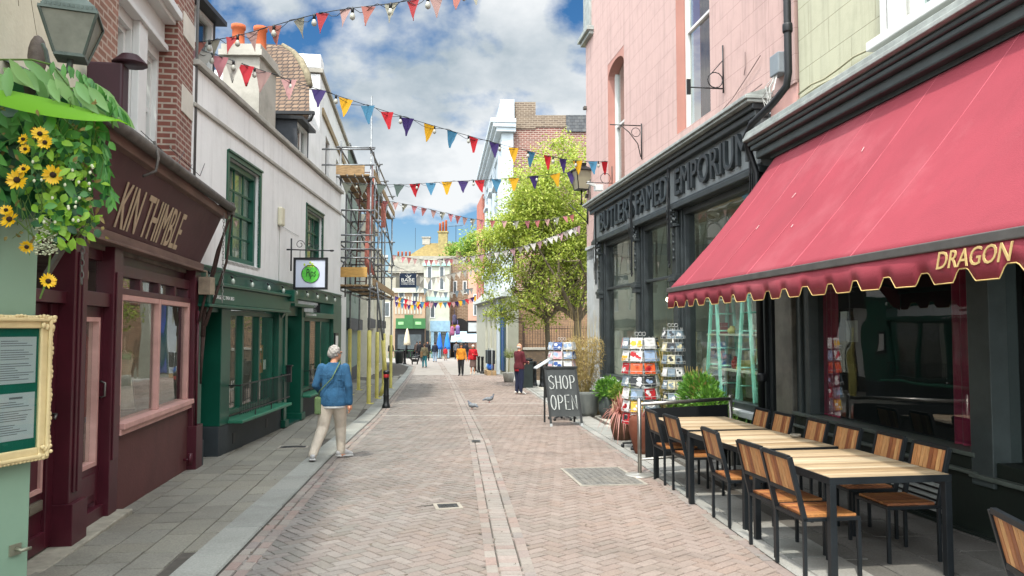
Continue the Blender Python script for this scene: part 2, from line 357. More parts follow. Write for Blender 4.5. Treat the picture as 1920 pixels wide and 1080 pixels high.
def paving(name, color, lo, hi, c1, bump=.25, rough=.85, jit=.12, blotch='#6f6a60', bamt=.35, weather=None):
    "one material for loose paving units: a colour of its own for every unit"
    m, t, b, o = bsdf(name); gi = N(t, 'ShaderNodeNewGeometry'); tcn = N(t, 'ShaderNodeTexCoord')
    rp = N(t, 'ShaderNodeValToRGB'); el = rp.color_ramp.elements; el[0].color = (*lin(color[0]), 1); el[1].color = (*lin(color[-1]), 1)
    for i, cc_ in enumerate(color[1:-1]): e = el.new((i+1)/(len(color)-1)); e.color = (*lin(cc_), 1)
    rp.color_ramp.interpolation = 'LINEAR'; t.links.new(gi.outputs['Random Per Island'], rp.inputs[0])
    n = N(t, 'ShaderNodeTexNoise', i_Scale=.9, i_Detail=9., i_Roughness=.65); t.links.new(tcn.outputs['Object'], n.inputs['Vector'])
    r = N(t, 'ShaderNodeMapRange', i_From_Min=.42, i_From_Max=.68, i_To_Max=bamt); t.links.new(n.outputs[0], r.inputs[0])
    c = mixc(t, r.outputs[0], rp.outputs[0], lin(blotch))
    if weather:     # redder towards the right-hand side, greyer on the left
        s = N(t, 'ShaderNodeSeparateXYZ'); t.links.new(tcn.outputs['Object'], s.inputs[0])
        nn = N(t, 'ShaderNodeTexNoise', i_Scale=.6, i_Detail=3.); t.links.new(tcn.outputs['Object'], nn.inputs['Vector'])
        xx = mathn(t, 'ADD', mathn(t, 'ADD', s.outputs[0], mathn(t, 'MULTIPLY', s.outputs[1], .1)), mathn(t, 'MULTIPLY', nn.outputs[0], 2.))
        r2 = N(t, 'ShaderNodeMapRange', i_From_Min=.2, i_From_Max=2.6, i_To_Max=.75); t.links.new(xx, r2.inputs[0]); c = mixc(t, r2.outputs[0], c, mixc(t, .5, rp.outputs[0], lin(weather)))
    st = N(t, 'ShaderNodeTexNoise', i_Scale=.45, i_Detail=10., i_Roughness=.72, i_Distortion=.5); t.links.new(tcn.outputs['Object'], st.inputs['Vector'])
    st2 = N(t, 'ShaderNodeMapRange', i_From_Min=.5, i_From_Max=.66, i_To_Max=.42); t.links.new(st.outputs[0], st2.inputs[0]); c = mixc(t, st2.outputs[0], c, lin('#4e4841'))
    f = N(t, 'ShaderNodeTexNoise', i_Scale=60., i_Detail=4., i_Roughness=.7); t.links.new(tcn.outputs['Object'], f.inputs['Vector'])
    fr_ = N(t, 'ShaderNodeMapRange', i_From_Min=.3, i_From_Max=.7, i_To_Min=1-jit*1.6, i_To_Max=1+jit*1.3); t.links.new(f.outputs[0], fr_.inputs[0])
    sp = N(t, 'ShaderNodeTexVoronoi', i_Scale=7.); t.links.new(tcn.outputs['Object'], sp.inputs['Vector'])       # gum and drip spots
    s1 = mathn(t, 'MULTIPLY', mathn(t, 'LESS_THAN', sp.outputs[0], .075), .3)
    hs = N(t, 'ShaderNodeHueSaturation'); t.links.new(c, hs.inputs['Color']); t.links.new(mathn(t, 'SUBTRACT', fr_.outputs[0], s1), hs.inputs['Value'])
    t.links.new(hs.outputs[0], b.inputs['Base Color']); b.inputs['Roughness'].default_value = rough
    bb = N(t, 'ShaderNodeBump', i_Strength=bump, i_Distance=.006); t.links.new(f.outputs[0], bb.inputs['Height']); t.links.new(bb.outputs[0], b.inputs['Normal'])
    return m
M_brick = paving('block paving', ['#69645f', '#75706b', '#6d645e', '#7b756f', '#65635d', '#736860'], 0, 1, 0, blotch='#69645f', weather='#907769')
M_edge = paving('edging blocks', ['#776f68', '#847d75', '#806d65', '#75706c'], 0, 1, 0)
M_chan = paving('channel blocks', ['#7f7871', '#857f78', '#81726b', '#89827b'], 0, 1, 0, blotch='#726c65')
M_slab = paving('pavement slabs', ['#6b685e', '#78756b', '#726e62', '#7d7a6e'], 0, 1, 0, blotch='#66665e', bamt=.5, jit=.2)
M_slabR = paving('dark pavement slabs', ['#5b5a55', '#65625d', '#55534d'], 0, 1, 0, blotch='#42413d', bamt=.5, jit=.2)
M_kerb = paving('kerb stone', ['#7b7c76', '#888982', '#81817a'], 0, 1, 0, blotch='#686963', jit=.16)
M_kerbR = paving('pale kerb stone', ['#82817b', '#8d8b85', '#7a7c77'], 0, 1, 0, blotch='#6c6c66')
M_joint = M('paving joint sand', '#45413b', .95, .35, 8)
M_far = M('far road surface', '#8e8983', .9, .1, 1)

def strip_mesh(name, mat, xa, xb, ys, dz, nx=1, zf=gz, **k):
    mb = MB(); vs = []
    for y in ys:
        for i in range(nx+1):
            x = xa(y)+(xb(y)-xa(y))*i/nx; vs.append((x, y, zf(x, y)+dz))
    w = nx+1
    mb.add(vs, [(j*w+i, j*w+i+1, (j+1)*w+i+1, (j+1)*w+i) for j in range(len(ys)-1) for i in range(nx)])
    return mb.build(name, mat, kind='structure', **k)
ys_ = [2+i*1.0 for i in range(100)]
strip_mesh('ground', M('bare ground', '#6d6a62', .95), lambda y: -130, lambda y: 130, [-60, 0, 20, 40, 52, 60, 90, 160, 400], -.08, 1, zf=lambda x, y: g(max(y, -5)))
strip_mesh('road_bed', M_joint, lambda y: kl(y)-.1, lambda y: kr(y)+.1, ys_[:62], -.012, 1)
def unit(mb, cx, cy, ca, sa, hl, hw, dz, R_, gap=.003, bev=.006, h=.014, tilt=.0022):
    "one block: bevelled top, slightly out of level"
    ta, tb = R_.uniform(-tilt, tilt), R_.uniform(-tilt, tilt); dz += R_.uniform(-.0008, .0008)
    vs = []
    for e, z in ((0, -h), (bev, 0)):
        for i, j in ((-1,-1),(1,-1),(1,1),(-1,1)):
            a = i*(hl-gap-e); b = j*(hw-gap-e); x = cx+a*ca-b*sa; y = cy+a*sa+b*ca
            vs.append((x, y, gz(x, y)+dz+z+(i*ta+j*tb if z == 0 else 0)))
    mb.add(vs, [(4,5,6,7),(0,1,5,4),(1,2,6,5),(2,3,7,6),(3,0,4,7)])
RB = random.Random(3)
road = MB(); S_ = .102; th = math.radians(45-4); ca, sa = math.cos(th), math.sin(th)
for i in range(-40, 480):
    for j in range(-480, 480):
        k = (i-j) % 4
        if k not in (0, 3): continue
        lx, ly = (i+1, j+.5) if k == 0 else (i+.5, j+1)
        lx *= S_; ly *= S_; x = lx*ca-ly*sa; y = lx*sa+ly*ca
        if not 2.5 < y < 44: continue
        if abs(x) > .72*y+.5: continue
        if not (kl(y)+.30 < x < kr(y)-.04): continue
        if abs(x-gu(y)) < .125: continue
        a = (ca, sa) if k == 0 else (-sa, ca)
        unit(road, x, y, a[0], a[1], S_, S_/2, 0, RB)
road.build('road', M_brick, kind='structure')
strip_mesh('far_road', M('distant block paving', '#85807a', .9, .15, 2), lambda y: kl(y)-.1, lambda y: kr(y)+.1, [43.5]+ys_[42:75], .001, 1)
# edging rows, central drainage channel, kerbs
def row(mb, fx, off, L, w, y0, y1, dz, seed, gap=.004, dish=0, bev=.005):
    Rr = random.Random(seed); y = y0
    while y < y1:
        l = L*(1+Rr.uniform(-.03, .03)); x = fx(y+l/2)+off; x2 = fx(y+l)+off; x1 = fx(y)+off
        t = math.atan2(l, x2-x1); unit(mb, x, y+l/2, math.cos(t), math.sin(t), l/2, w/2, dz, Rr, gap, bev); y += l
e = MB(); row(e, kl, .36, .205, .1, 2.5, 62, .003, 1); row(e, kl, .255, .205, .1, 2.5, 62, .003, 21); row(e, kr, -.052, .205, .1, 2.5, 62, .003, 2)
e.build('road_edging', M_edge, kind='structure')
e = MB(); row(e, gu, -.135, .2, .1, 2.5, 66, .004, 4); row(e, gu, .135, .2, .1, 2.5, 66, .004, 5); e.build('channel_edging', M_edge, kind='structure')
e = MB(); row(e, gu, 0, .102, .168, 2.5, 66, .002, 6, .0035); e.build('drainage_channel', M_chan, kind='structure')
for cy in (18.3, 22.2): # pale cross bands
    e = MB(); x = kl(cy)+.32
    while x < kr(cy)-.05:
        yy = cy+.0*(x); unit(e, x+.1, yy, 1, 0, .1, .05, .006, RB); x += .2
    e.build('cross_band', M('pale setts', '#8f8b84', .85, .15, 6), kind='structure')
e = MB(); row(e, kl, .02, .92, .34, 2.5, 76, .012, 7, .004, bev=.012); e.build('left_kerb', M_kerb, kind='structure')
e = MB(); row(e, kr, .07, .9, .13, 2.5, 70, .010, 8, .004, bev=.012); row(e, kr, .345, .6, .41, 2.5, 70, .008, 9, .004); e.build('right_kerb', M_kerbR, kind='structure')
# pavements
strip_mesh('left_pavement_bed', M_joint, lambda y: kl(y)-6, lambda y: kl(y)-.1, ys_[:66], -.010, 8)
strip_mesh('right_pavement_bed', M_joint, lambda y: kr(y)+.1, lambda y: kr(y)+9, ys_[:62], -.010, 2)
def slabs(name, mat, xlo, xhi, y0, y1, w, lens, deg, seed, dz=.004):
    Rr = random.Random(seed); mb = MB(); t = math.radians(90-deg); c, s = math.cos(t), math.sin(t)      # long axis along street
    v = -12.
    while v < 12:
        q = y0-8+Rr.uniform(0, .5)
        while q < y1+8:
            l = Rr.choice(lens); cx = (q+l/2)*c-(v+w/2)*s*1; cy = (q+l/2)*s+(v+w/2)*c
            if y0 < cy < y1 and xlo(cy)-w*.3 < cx < xhi(cy)+w*.3: unit(mb, cx, cy, c, s, l/2, w/2, dz, Rr, .004, .004, tilt=.003)
            q += l
        v += w
    return mb.build(name, mat, kind='structure')
slabs('left_pavement', M_slab, lambda y: -4.5-.16*(y-8) if y < 11 else -6.2, lambda y: kl(y)-.2, 2.5, 46, .3, [.45, .6, .3, .45], -7.5, 31)
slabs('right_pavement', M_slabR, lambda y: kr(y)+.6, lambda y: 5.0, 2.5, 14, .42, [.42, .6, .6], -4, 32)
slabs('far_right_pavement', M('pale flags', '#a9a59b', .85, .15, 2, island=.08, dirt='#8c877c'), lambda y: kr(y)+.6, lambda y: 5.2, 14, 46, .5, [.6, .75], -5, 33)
# metal covers
M_iron = M('cast iron', '#3b3c3c', .55, .3, 20, .6, 60, metal=.6, dirt='#6b6256', dirtamt=.5)
def cover(name, label, cx, cy, hx, hy, deg, nb, mat, cat, frame=True):
    r = thing(name, label, cat, (cx, cy, gz(cx, cy)), math.radians(deg)); sl_ = -.0215
    def bx(m, x0, x1, y0, y1, z0, z1): m.box(x0, x1, y0, y1, z0, z1)
    m = MB(); bx(m, -hx, hx, -hy, hy, -.01, .007); m.build('plate', mat, r)
    m = MB()
    for i in range(nb):
        x = -hx+.03+(2*hx-.06)*(i+.5)/nb
        for j in range(max(1, int(hy/.05))):
            k = max(1, int(hy/.05)); y0 = -hy+.02+(2*hy-.04)*j/k; bx(m, x-.4*hx/nb*1.2, x+.4*hx/nb*1.2, y0+.008, y0+(2*hy-.04)/k-.008, .007, .0115)
    m.build('raised_pattern', mat, r)
    if frame:
        m = MB()
        for q in ((-hx-.04, hx+.04, -hy-.04, -hy-.003), (-hx-.04, hx+.04, hy+.003, hy+.04), (-hx-.04, -hx-.003, -hy, hy), (hx+.003, hx+.04, -hy, hy)): bx(m, *q, -.01, .010)
        m.build('frame', M('cover frame', '#8b857a', .8, .2), r)
    r.rotation_euler[0] = math.atan(sl_)
    return r
cover('drain_cover', 'large ribbed grey drain cover sunk in the road beside the steel barrier foot', 1.13, 9.85, .37, .62, 7, 9, M('worn cover', '#6d6b66', .6, .3, 9, .4, 40, metal=.25, dirt='#8d8578'), 'drain cover')
cover('valve_cover', 'small dark iron valve cover with sunken corner in the grey herringbone road', -.66, 8.02, .1, .1, 12, 4, M_iron, 'manhole cover')
cover('channel_grate', 'little square iron grating set in the central drainage channel', -.62, 13.4, .075, .16, 4, 4, M_iron, 'drain grating', False)
cover('pavement_cover', 'oval worn cover in the left pavement before the green shop front', -3.55, 12.6, .2, .13, 8, 4, M_iron, 'manhole cover')

b = MB(); pts = [(-.99, 7.98), (-.92, 8.03), (-.86, 8.05), (-.79, 8.12), (-.74, 8.14)]; vs = []
for i, (x, y) in enumerate(pts):
    w_ = (.003, .012, .009, .014, .004)[i]; vs += [(x, y-w_, gz(x, y)+.0045), (x, y+w_, gz(x, y)+.0045)]
b.add(vs, [(2*i, 2*i+2, 2*i+3, 2*i+1) for i in range(4)]); b.build('road_crack', M('open joint', '#171513', .95), kind='structure')
RL = random.Random(19); b = MB()
for k in range(90):     # grit, butts and bits of leaf lying on the paving
    y = RL.uniform(5.2, 17); x = RL.choice((kl(y)+RL.uniform(-.3, .5), kr(y)+RL.uniform(-.4, .3), RL.uniform(-2, 2), gu(y)+RL.uniform(-.2, .2))); s_ = RL.uniform(.005, .014); a = RL.uniform(0, 3.1)
    b.bar((x-s_*math.cos(a), y-s_*math.sin(a), gz(x, y)+.012), (x+s_*math.cos(a), y+s_*math.sin(a), gz(x, y)+.013), .007, .004)
b.build('litter', M('grit and leaf bits', '#5f5748', .9, .6, 30), None, 'specks of grit and leaf bits scattered over the paving', 'litter', kind='stuff')
# ================= LEFT SIDE =================
m_maroon = M('maroon gloss paint', '#451621', .38, .22, 3, .12, 14, dirt='#3a191d', dirtamt=.4)
m_maroon2 = M('faded maroon render', '#55302f', .6, .2, 2.2, .2, 30, dirt='#4c2d2c', dirtamt=.5)
m_pink = M('dusty pink paint', '#b88e86', .5, .15, 5)
m_board = M('sign board maroon', '#48242a', .6, .2, 1.5, .15, 9, dirt='#6b4b45', dirtamt=.4)
m_cream = M('pale cream render', '#c5c1ab', .85, .1, 1.3, .35, 25, dirt='#a39f88', dirtamt=.4, streak=.3)
m_white = M('white painted masonry', '#d6d7d5', .75, .06, .9, .3, 12, dirt='#aaa9a2', dirtamt=.3, streak=.5)
m_whitew = M('white gloss wood', '#c8c9c6', .4, .06, 3)
m_green = M('dark green gloss', '#0d4737', .33, .2, 2, .1, 10, dirt='#0e3d31', dirtamt=.4)
m_plinth = M('near black plinth', '#2b3134', .6, .25, 2, .2, 20, dirt='#40474a', dirtamt=.4)
m_sage = M('sage green paint', '#7f9c86', .5, .1, 1.2, .15, 14, dirt='#6b8573', dirtamt=.4)
m_lead = M('grey lead', '#6e7274', .55, .3, 4, .3, 15, metal=.2)
m_black = M('black paint', '#17191b', .45, .3, 5)
m_gutter = M('weathered gutter', '#54504b', .7, .4, 6, .3, 20)
m_bred = brickmat('red brown brick', '#8a6252', '#73503f', '#9c8c7e', streak=.4, dirt='#5d463d')
m_bdark = brickmat('dark red brick', '#7a4a3d', '#683b31', '#9a8d80', dirt='#4f352e')
m_slate = brickmat('slate roof', '#57585a', '#474a4e', '#2d2e30', .3, .18, .008, bump=1, dirt='#6f6d62')
m_tile = brickmat('clay tile roof', '#6f5a47', '#584434', '#2b211b', .18, .12, .016, bump=1.5, dirt='#5a4a3c')
m_conc = M('grey stucco', '#9a968c', .85, .15, 2, .4, 20, dirt='#6f6c63', dirtamt=.6)
m_pot = M('terracotta pot', '#a4532f', .8, .15, 5)
m_rough = M('dark interior', '#24221f', .9, .4, 2)
m_chain = M('galvanised chain', '#6c6a66', .4, .3, 10, metal=.8)

# ---- maroon shop ----
K = Fac('shop_building', 'three storey brick shop with maroon front and slanting sign board under a lead roof', 'shop', -3.952, 7.757, -9.2, 'L')
# brickwork above, recessed white window bay
K.boxes('wall', m_bred, [(-1.0, -.28, -.5, 0, 2.55, 7.6)])
K.boxes('wall', m_bdark, [(1.86, 2.66, -.5, 0, 2.55, 7.6)])
K.boxes('wall', m_bdark, [(-1, -.28, -3, -.52, 2.55, 7.6), (-.28, 2.66, -3, -1.2, 2.55, 7.6)])
K.boxes('stone_block', M('pale stone', '#bdb9ae', .8, .12, 3, .3, 25), [(2.1, 2.68, -.3, .012, 4.48, 4.83), (2.1, 2.68, -.3, .012, 5.48, 5.8)])
K.wall('window_bay', m_whitew, -.28, 1.86, 3.35, 7.6, -.22, [(.18, .80, 3.7, 5.02), (1.18, 1.80, 3.7, 5.02)], .14, topback=.5)
K.boxes('pilaster', m_whitew, [(-.27, .1, -.22, -.14, 3.4, 5.15), (.84, 1.14, -.22, -.14, 3.4, 5.15), (-.27, 1.84, -.22, -.1, 5.15, 5.22), (-.27, 1.84, -.22, -.15, 5.22, 5.5), (-.27, 1.84, -.22, -.02, 5.5, 5.56), (-.27, 1.84, -.22, .06, 5.56, 5.66)], bevel=.008)
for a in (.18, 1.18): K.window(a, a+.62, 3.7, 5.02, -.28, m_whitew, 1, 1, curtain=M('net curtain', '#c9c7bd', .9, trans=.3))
# slanting sign board, its mouldings, the lead roof and gutter
b = MB(); p = K.p
def slant(mb, s0, s1, d0, z0, d1, z1, t): mb.hexa([p(s0, d0-t, z0), p(s1, d0-t, z0), p(s1, d0, z0), p(s0, d0, z0), p(s0, d1-t, z1), p(s1, d1-t, z1), p(s1, d1, z1), p(s0, d1, z1)])
slant(b, -2.5, 2.98, .07, 2.56, .34, 3.2, .05); sb = b.build('sign_board', m_board, K.root, recalc=True)
b = MB(); tl = (.34-.07)/.64
b = fit_text('KIN THIMBLE', 2.15, .40, lambda x, y, z: K.p(-.56+x, .078+z+tl*(y+.06), 2.615+y), 0, .008)
# tall narrow slanting letters
b.v = [(q[0]-.42*(q[2]-2.615), q[1], q[2]) for q in b.v]
b.build('lettering', M('faded cream letters', '#b9a98f', .7, .15, 8), sb)
K.boxes('moulding', M('weathered timber', '#6b564d', .7, .35, 5, .3, 25, stretch=(.3, 1, 1)), [(-2.5, 3.0, .0, .12, 2.47, 2.56), (-2.5, 3.0, .25, .42, 3.2, 3.31), (-2.5, 3.0, .0, .16, 2.44, 2.47)], bevel=.008)
b = MB(); b.tube([p(-2.5, .47, 3.31), p(3.05, .47, 3.36)], .055, 10); b.build('gutter', m_gutter, K.root)
b = MB(); slant(b, -2.5, 3.0, .43, 3.36, -.2, 3.62, .02); b.build('lead_roof', m_lead, K.root, recalc=True)
K.boxes('gutter_end', m_gutter, [(2.98, 3.12, .3, .5, 3.26, 3.44)], bevel=.01)
b = MB()
for s0 in (-1.1,):
    b.box(s0-.06, s0+.12, -.04, -.34, 3.5, 4.0)
b.build('console', M('dark maroon timber', '#331a22', .5, .2), K.root, bevel=.02)
b = MB()
for i in range(7): b.lathe((-1.04, -.36, 4.02+.012*i), [(.0, 0), (.15-.012*i, .0), (.15-.012*i, .012), (0, .012)], 12)
b.build('console_cap', M('dark maroon timber', '#331a22'), K.root)
# ground floor frame. s: -2.2 (behind green pilaster) .. 2.9
K.boxes('frame', m_maroon, [(-1.42, -1.14, -.1, .1, -.16, 2.44), (-.40, -.16, -.1, .07, -.18, 2.44), (2.62, 2.92, -.1, .1, -.25, 2.44), (-1.14, -.40, -.1, .04, 1.86, 1.99), (-2.3, -1.42, -.1, .04, 1.86, 1.96), (-2.3, 2.62, -.16, -.04, 2.3, 2.44), (-.16, 2.62, -.1, .03, 2.18, 2.3), (-1.44, -1.12, -.1, .14, -.16, .22), (-1.36, -1.20, .1, .115, .3, 2.3), (-1.31, -1.25, .115, .125, .3, 2.3), (2.6, 2.95, -.1, .16, -.25, .35), (-.36, -.20, .07, .085, .4, 2.2),
   (-.14, -.0, -.14, -.02, 2.0, 2.3)], bevel=.006)
K.boxes('transom_light', m_maroon, [(-.16, 2.62, -.1, .05, 2.0, 2.06)]+[(a, a+.08, -.1, .03, 2.06, 2.18) for a in (-.16, .52, 1.2, 1.88, 2.54)], bevel=.004)
gm = MB(); K.B(gm, -.1, 2.6, -.03, -.025, 2.06, 2.18); K.B(gm, -1.14, -.4, -.09, -.085, 1.99, 2.3); K.B(gm, -2.2, -1.42, -.09, -.085, 1.96, 2.3); gm.build('fanlight_glass', GLD, K.root)
b = MB()
for k in range(24):
    a = 2*math.pi*k/24; b.box(*(0,)*6) if 0 else None
for rr in (.115, .085): b.tube([p(-.78+rr*math.cos(a*.2618), -.075, 2.15+rr*math.sin(a*.2618)) for a in range(25)], .007, 5)
for k in range(8): a = k*math.pi/4; b.tube([p(-.78, -.075, 2.15), p(-.78+.1*math.cos(a), -.075, 2.15+.1*math.sin(a))], .008, 5)
b.build('painted_rosette', M('cream paint', '#b5ab90'), K.root)
# shop window: two big panes, pink inner frames
wf = K.boxes('shop_window', m_pink, [(-.1, -.05, -.02, .045, .72, 2.0), (1.19, 1.27, -.02, .045, .72, 2.0), (2.53, 2.6, -.02, .045, .72, 2.0), (-.05, 1.17, -.02, .045, 1.94, 2.0), (1.28, 2.52, -.02, .045, 1.94, 2.0)], bevel=.005)
gm = MB(); K.B(gm, -.05, 1.17, -.005, .0, .72, 1.94); K.B(gm, 1.28, 2.52, -.005, .0, .72, 1.94); gm.build('pane', GLD, wf)
K.boxes('sill', m_pink, [(-.16, 2.62, -.1, .12, .66, .72), (-.16, 2.62, -.1, .09, .6, .66)], bevel=.008)
K.boxes('stall_riser', m_maroon2, [(-.16, 2.62, -.1, .04, -.3, .6)])
# glazed door and panelled door
d = K.boxes('door', m_maroon, [(-1.14, -1.05, -.1, -.02, -.1, 1.86), (-.49, -.4, -.1, -.02, -.1, 1.86), (-1.05, -.49, -.1, -.02, 1.76, 1.86), (-1.05, -.49, -.1, -.02, .05, .38), (-1.0, -.54, -.02, -.005, .12, .32), (-1.14, -.4, -.1, .03, -.12, .0)], bevel=.006, label='glazed maroon shop door with pink inner beading')
K.boxes('beading', m_pink, [(-.53, -.49, -.1, -.012, .38, 1.76), (-1.05, -.53, -.1, -.012, .38, .42), (-1.05, -.53, -.1, -.012, 1.72, 1.76)], d)
gm = MB(); K.B(gm, -1.05, -.53, -.07, -.065, .42, 1.72); gm.build('pane', GLD, d)
b = MB(); b.tube([p(-.45, -.02, 1.0), p(-.45, .03, 1.02), p(-.45, .03, 1.14), p(-.45, -.02, 1.16)], .01, 6); b.build('handle', m_chain, d)
d = K.boxes('door', m_maroon, [(-2.3, -1.42, -.1, -.05, -.1, 1.86), (-1.55, -1.42, -.1, -.02, -.1, 1.86), (-2.3, -1.55, -.1, -.02, 1.2, 1.28), (-2.3, -1.55, -.1, -.02, -.1, .04)], bevel=.006, label='solid maroon panelled door with letter box')
for z0, z1 in ((.36, .72), (.86, 1.2)):
    K.boxes('beading', m_pink, [(-1.64, -1.6, -.05, -.028, z0, z1), (-2.2, -1.64, -.05, -.028, z0, z0+.035), (-2.2, -1.64, -.05, -.028, z1-.035, z1)], d)
K.boxes('letter_box', M('pewter', '#8e8878', .4, .1, metal=.7), [(-1.85, -1.6, -.05, -.02, .22, .3), (-1.83, -1.62, -.02, -.015, .235, .285)], d, bevel=.004)
b = MB(); b.tube([p(-1.5, -.03, .96), p(-1.5, .02, .96), p(-1.56, .03, .93)], .012, 6); b.build('handle', m_chain, d)
K.boxes('step', M('worn step', '#8f8a7c', .85, .3, 6, .4, 30), [(-2.4, -.1, -.2, .2, -.3, -.115)], bevel=.012)
K.boxes('door_panel_box', m_maroon, [(-.2, -.16, .0, .075, .62, .9)])
# vertical red pipe stub
b = MB(); b.tube([p(2.45, .04, -.06), p(2.45, .12, -.06)], .018, 8); b.tube([p(2.45, .12, -.13), p(2.45, .12, .02)], .03, 8); b.tube([p(2.72, .12, .2), p(2.72, .12, 1.9)], .018, 8); b.build('pipe_stub', m_maroon, K.root)
# inside: back wall, floor, window display
K.boxes('shop_interior', M('shop back wall', '#6a645a', .9, .4, 3), [(-2.3, 2.62, -2.9, -2.85, -.3, 2.4), (-2.3, 2.62, -2.85, -.1, -.3, -.25), (2.6, 2.65, -2.85, -.1, -.25, 2.4), (-2.3, 2.62, -2.85, -.02, 2.4, 2.555), (-.16, 2.62, -1.0, -.1, .5, .56)])
# hanging chains in front of the sign
def chain(f, name, s, d, z1, z0, parent, r=.012):
    mb = MB(); z = z1; k = 0
    while z > z0:
        n = 8; h = .028; ww = .012; pts = []
        for q in range(n+1):
            a = 2*math.pi*q/n; o_ = ww*math.cos(a); pts.append(f.p(s+(o_ if k % 2 else 0), d+(0 if k % 2 else o_), z-h+h*math.sin(a)))
        mb.tube(pts, .0042, 5, False); z -= .044; k += 1
    return mb.build(name, m_chain, parent)
chain(K, 'chain', -2.32, .48, 3.3, 1.98, K.root); chain(K, 'chain', 2.72, .43, 3.25, 2.02, K.root)
b = MB(); b.tube([p(-.75, .5, 3.4), p(-.75, .54, 3.25), p(-.75, .52, 3.12), p(-.85, .44, 3.05)], .014, 7); b.build('awning_hook', m_gutter, K.root)
b = MB()
for k, (za, s_) in enumerate(((3.6, .5), (3.52, .9), (3.68, 1.6))): b.tube([p(s_, 0, za+.2), p(s_+.5, .25, za-.05), p(s_+1.4, .1, za+.3)], .005, 4)
b.build('loose_wires', m_black, K.root)
b = MB(); b.tube([p(2.72, .03, 3.5), p(2.72, .03, 6.6)], .02, 7); b.build('cable_pipe', M('cable grey', '#4c4a48'), K.root)

# creeper stems twisting up the right end of the shop
vine = MB(); m_bark = M('brown bark', '#3d2d28', .9, .35, 12, .8, 40)
def wig(a, b, n, amp, sd):
    q = random.Random(sd); a, b = Vector(a), Vector(b); return [a.lerp(b, i/n)+Vector((q.uniform(-amp, amp), q.uniform(-amp, amp), 0)) for i in range(n+1)]
V0 = [K.w(2.85, .16, 1.55), K.w(2.9, .16, 1.9), K.w(2.95, .22, 2.3), K.w(3.0, .3, 2.75), K.w(3.0, .45, 3.2)]
vine.tube(V0, [.035, .03, .028, .022, .014], 7)
vine.tube([K.w(2.85, .18, 1.7), K.w(3.02, .3, 2.2), K.w(3.1, .4, 2.6), K.w(3.02, .48, 3.3)], [.03, .022, .018, .012], 6)
vine.tube([K.w(2.7, .14, 1.75), K.w(2.75, .2, 2.1), K.w(2.95, .28, 2.45), K.w(2.7, .5, 3.25)], [.02, .016, .012, .008], 6)
vine.tube([K.w(2.86, .16, 1.58), K.w(2.84, .15, 1.2), K.w(2.86, .14, .9)], [.03, .02, .012], 6)
vine.build('climber', m_bark, None, 'bare twisted brown creeper stems climbing the corner between maroon and green shops', 'climbing plant')

# ---- display inside the maroon shop ----
def garment(f, name, s, d, z, w, h, col, label, seed):
    q = random.Random(seed); mb = MB(); prof = [(.0, 0), (w*.62, .0), (w*.5, h*.3), (w*.36, h*.62), (w*.48, h*.84), (w*.4, h*.93), (w*.1, h*.97), (w*.08, h)]
    c = f.w(s, d, z); mb.lathe((c.x, c.y, c.z), prof, 14, 1, .55)
    mb.tube([(c.x, c.y, c.z+h), (c.x, c.y, c.z+h+.16)], .006, 5)
    return mb.build(name, M('cloth '+col, col, .9, .25, 9, sheen=.3), None, label, 'clothing')
garment(K, 'dress', .35, -.45, .75, .26, .85, '#8a3a32', 'brick red dress on a stand at the left end of the maroon shop window', 1)
garment(K, 'coat', .95, -.5, .62, .24, .95, '#3f4a6b', 'dark blue coat standing in the maroon shop window beside the red dress', 2)
garment(K, 'blouse', 1.6, -.45, .7, .22, .7, '#a9a294', 'pale grey blouse on a stand in the right pane of the maroon shop', 3)
garment(K, 'smock', 2.15, -.6, .62, .22, .8, '#4e4c3e', 'olive smock at the far end of the maroon shop window', 4)
b = MB(); c = K.w(-.78, -.2, .86); b.box(c.x-.005, c.x+.09, c.y-.11, c.y+.11, c.z, c.z+.32); b.tube([(c.x+.04, c.y-.08, c.z+.3), (c.x+.04, c.y, c.z+.7), (c.x+.04, c.y+.08, c.z+.3)], .008, 5)
b.build('tote_bag', M('printed canvas', '#a9a294', .9, .35, 16), None, 'pale printed tote bag hanging behind the glass of the maroon shop door', 'bag', bevel=.02)
b = MB(); c = K.w(.32, -.2, .74); b.box(c.x-.01, c.x, c.y-.13, c.y+.12, c.z, c.z+.28)
b.build('notice', M('white card', '#c9c9c5', .8, .05), None, 'blank white card propped in the lower corner of the maroon shop window', 'card')

# ---- cream building at the very left, sage pilaster ----
Q = Fac('corner_building', 'pale cream rendered building with sage green pilaster at the left edge', 'building', -3.17, 5.12, 16.6, 'L')
b = MB()
def Kbox(mb, s0, s1, d0, d1, z0, z1):   # box in the neighbour's frame, moved to this building's own frame
    inv = Matrix.Rotation(-Q.root.rotation_euler[2], 4, 'Z') @ Matrix.Translation(-Q.root.location)
    pts = [inv @ K.w(a, d_, z) for z in (z0, z1) for a, d_ in ((s0, d0), (s1, d0), (s1, d1), (s0, d1))]
    mb.hexa(pts)
Kbox(b, -6.5, -1.003, -3, -.01, 2.95, 7.8); b.build('upper_wall', m_cream, Q.root, recalc=True)
b = MB(); 
def crack(pts, r=.0025):
    inv = Matrix.Rotation(-Q.root.rotation_euler[2], 4, 'Z') @ Matrix.Translation(-Q.root.location)
    b.tube([inv @ K.w(s_, -.01, z_) for s_, z_ in pts], r, 4)
crack([(-2.5, 4.75), (-2.35, 4.5), (-2.2, 4.35), (-2.1, 4.1), (-2.0, 3.9)]); crack([(-2.25, 4.4), (-2.35, 4.2), (-2.3, 4.0)]); b.build('hairline_crack', M('crack', '#5d5848'), Q.root)
Q.boxes('pilaster', m_sage, [(-1.6, 0, -.3, 0, -.4, 3.0), (-.5, -.28, 0, .008, -.4, 3.0)], bevel=.004)
Q.boxes('lower_wall', m_sage, [(-.02, .0, -1.2, -.3, -.4, 3.0)])
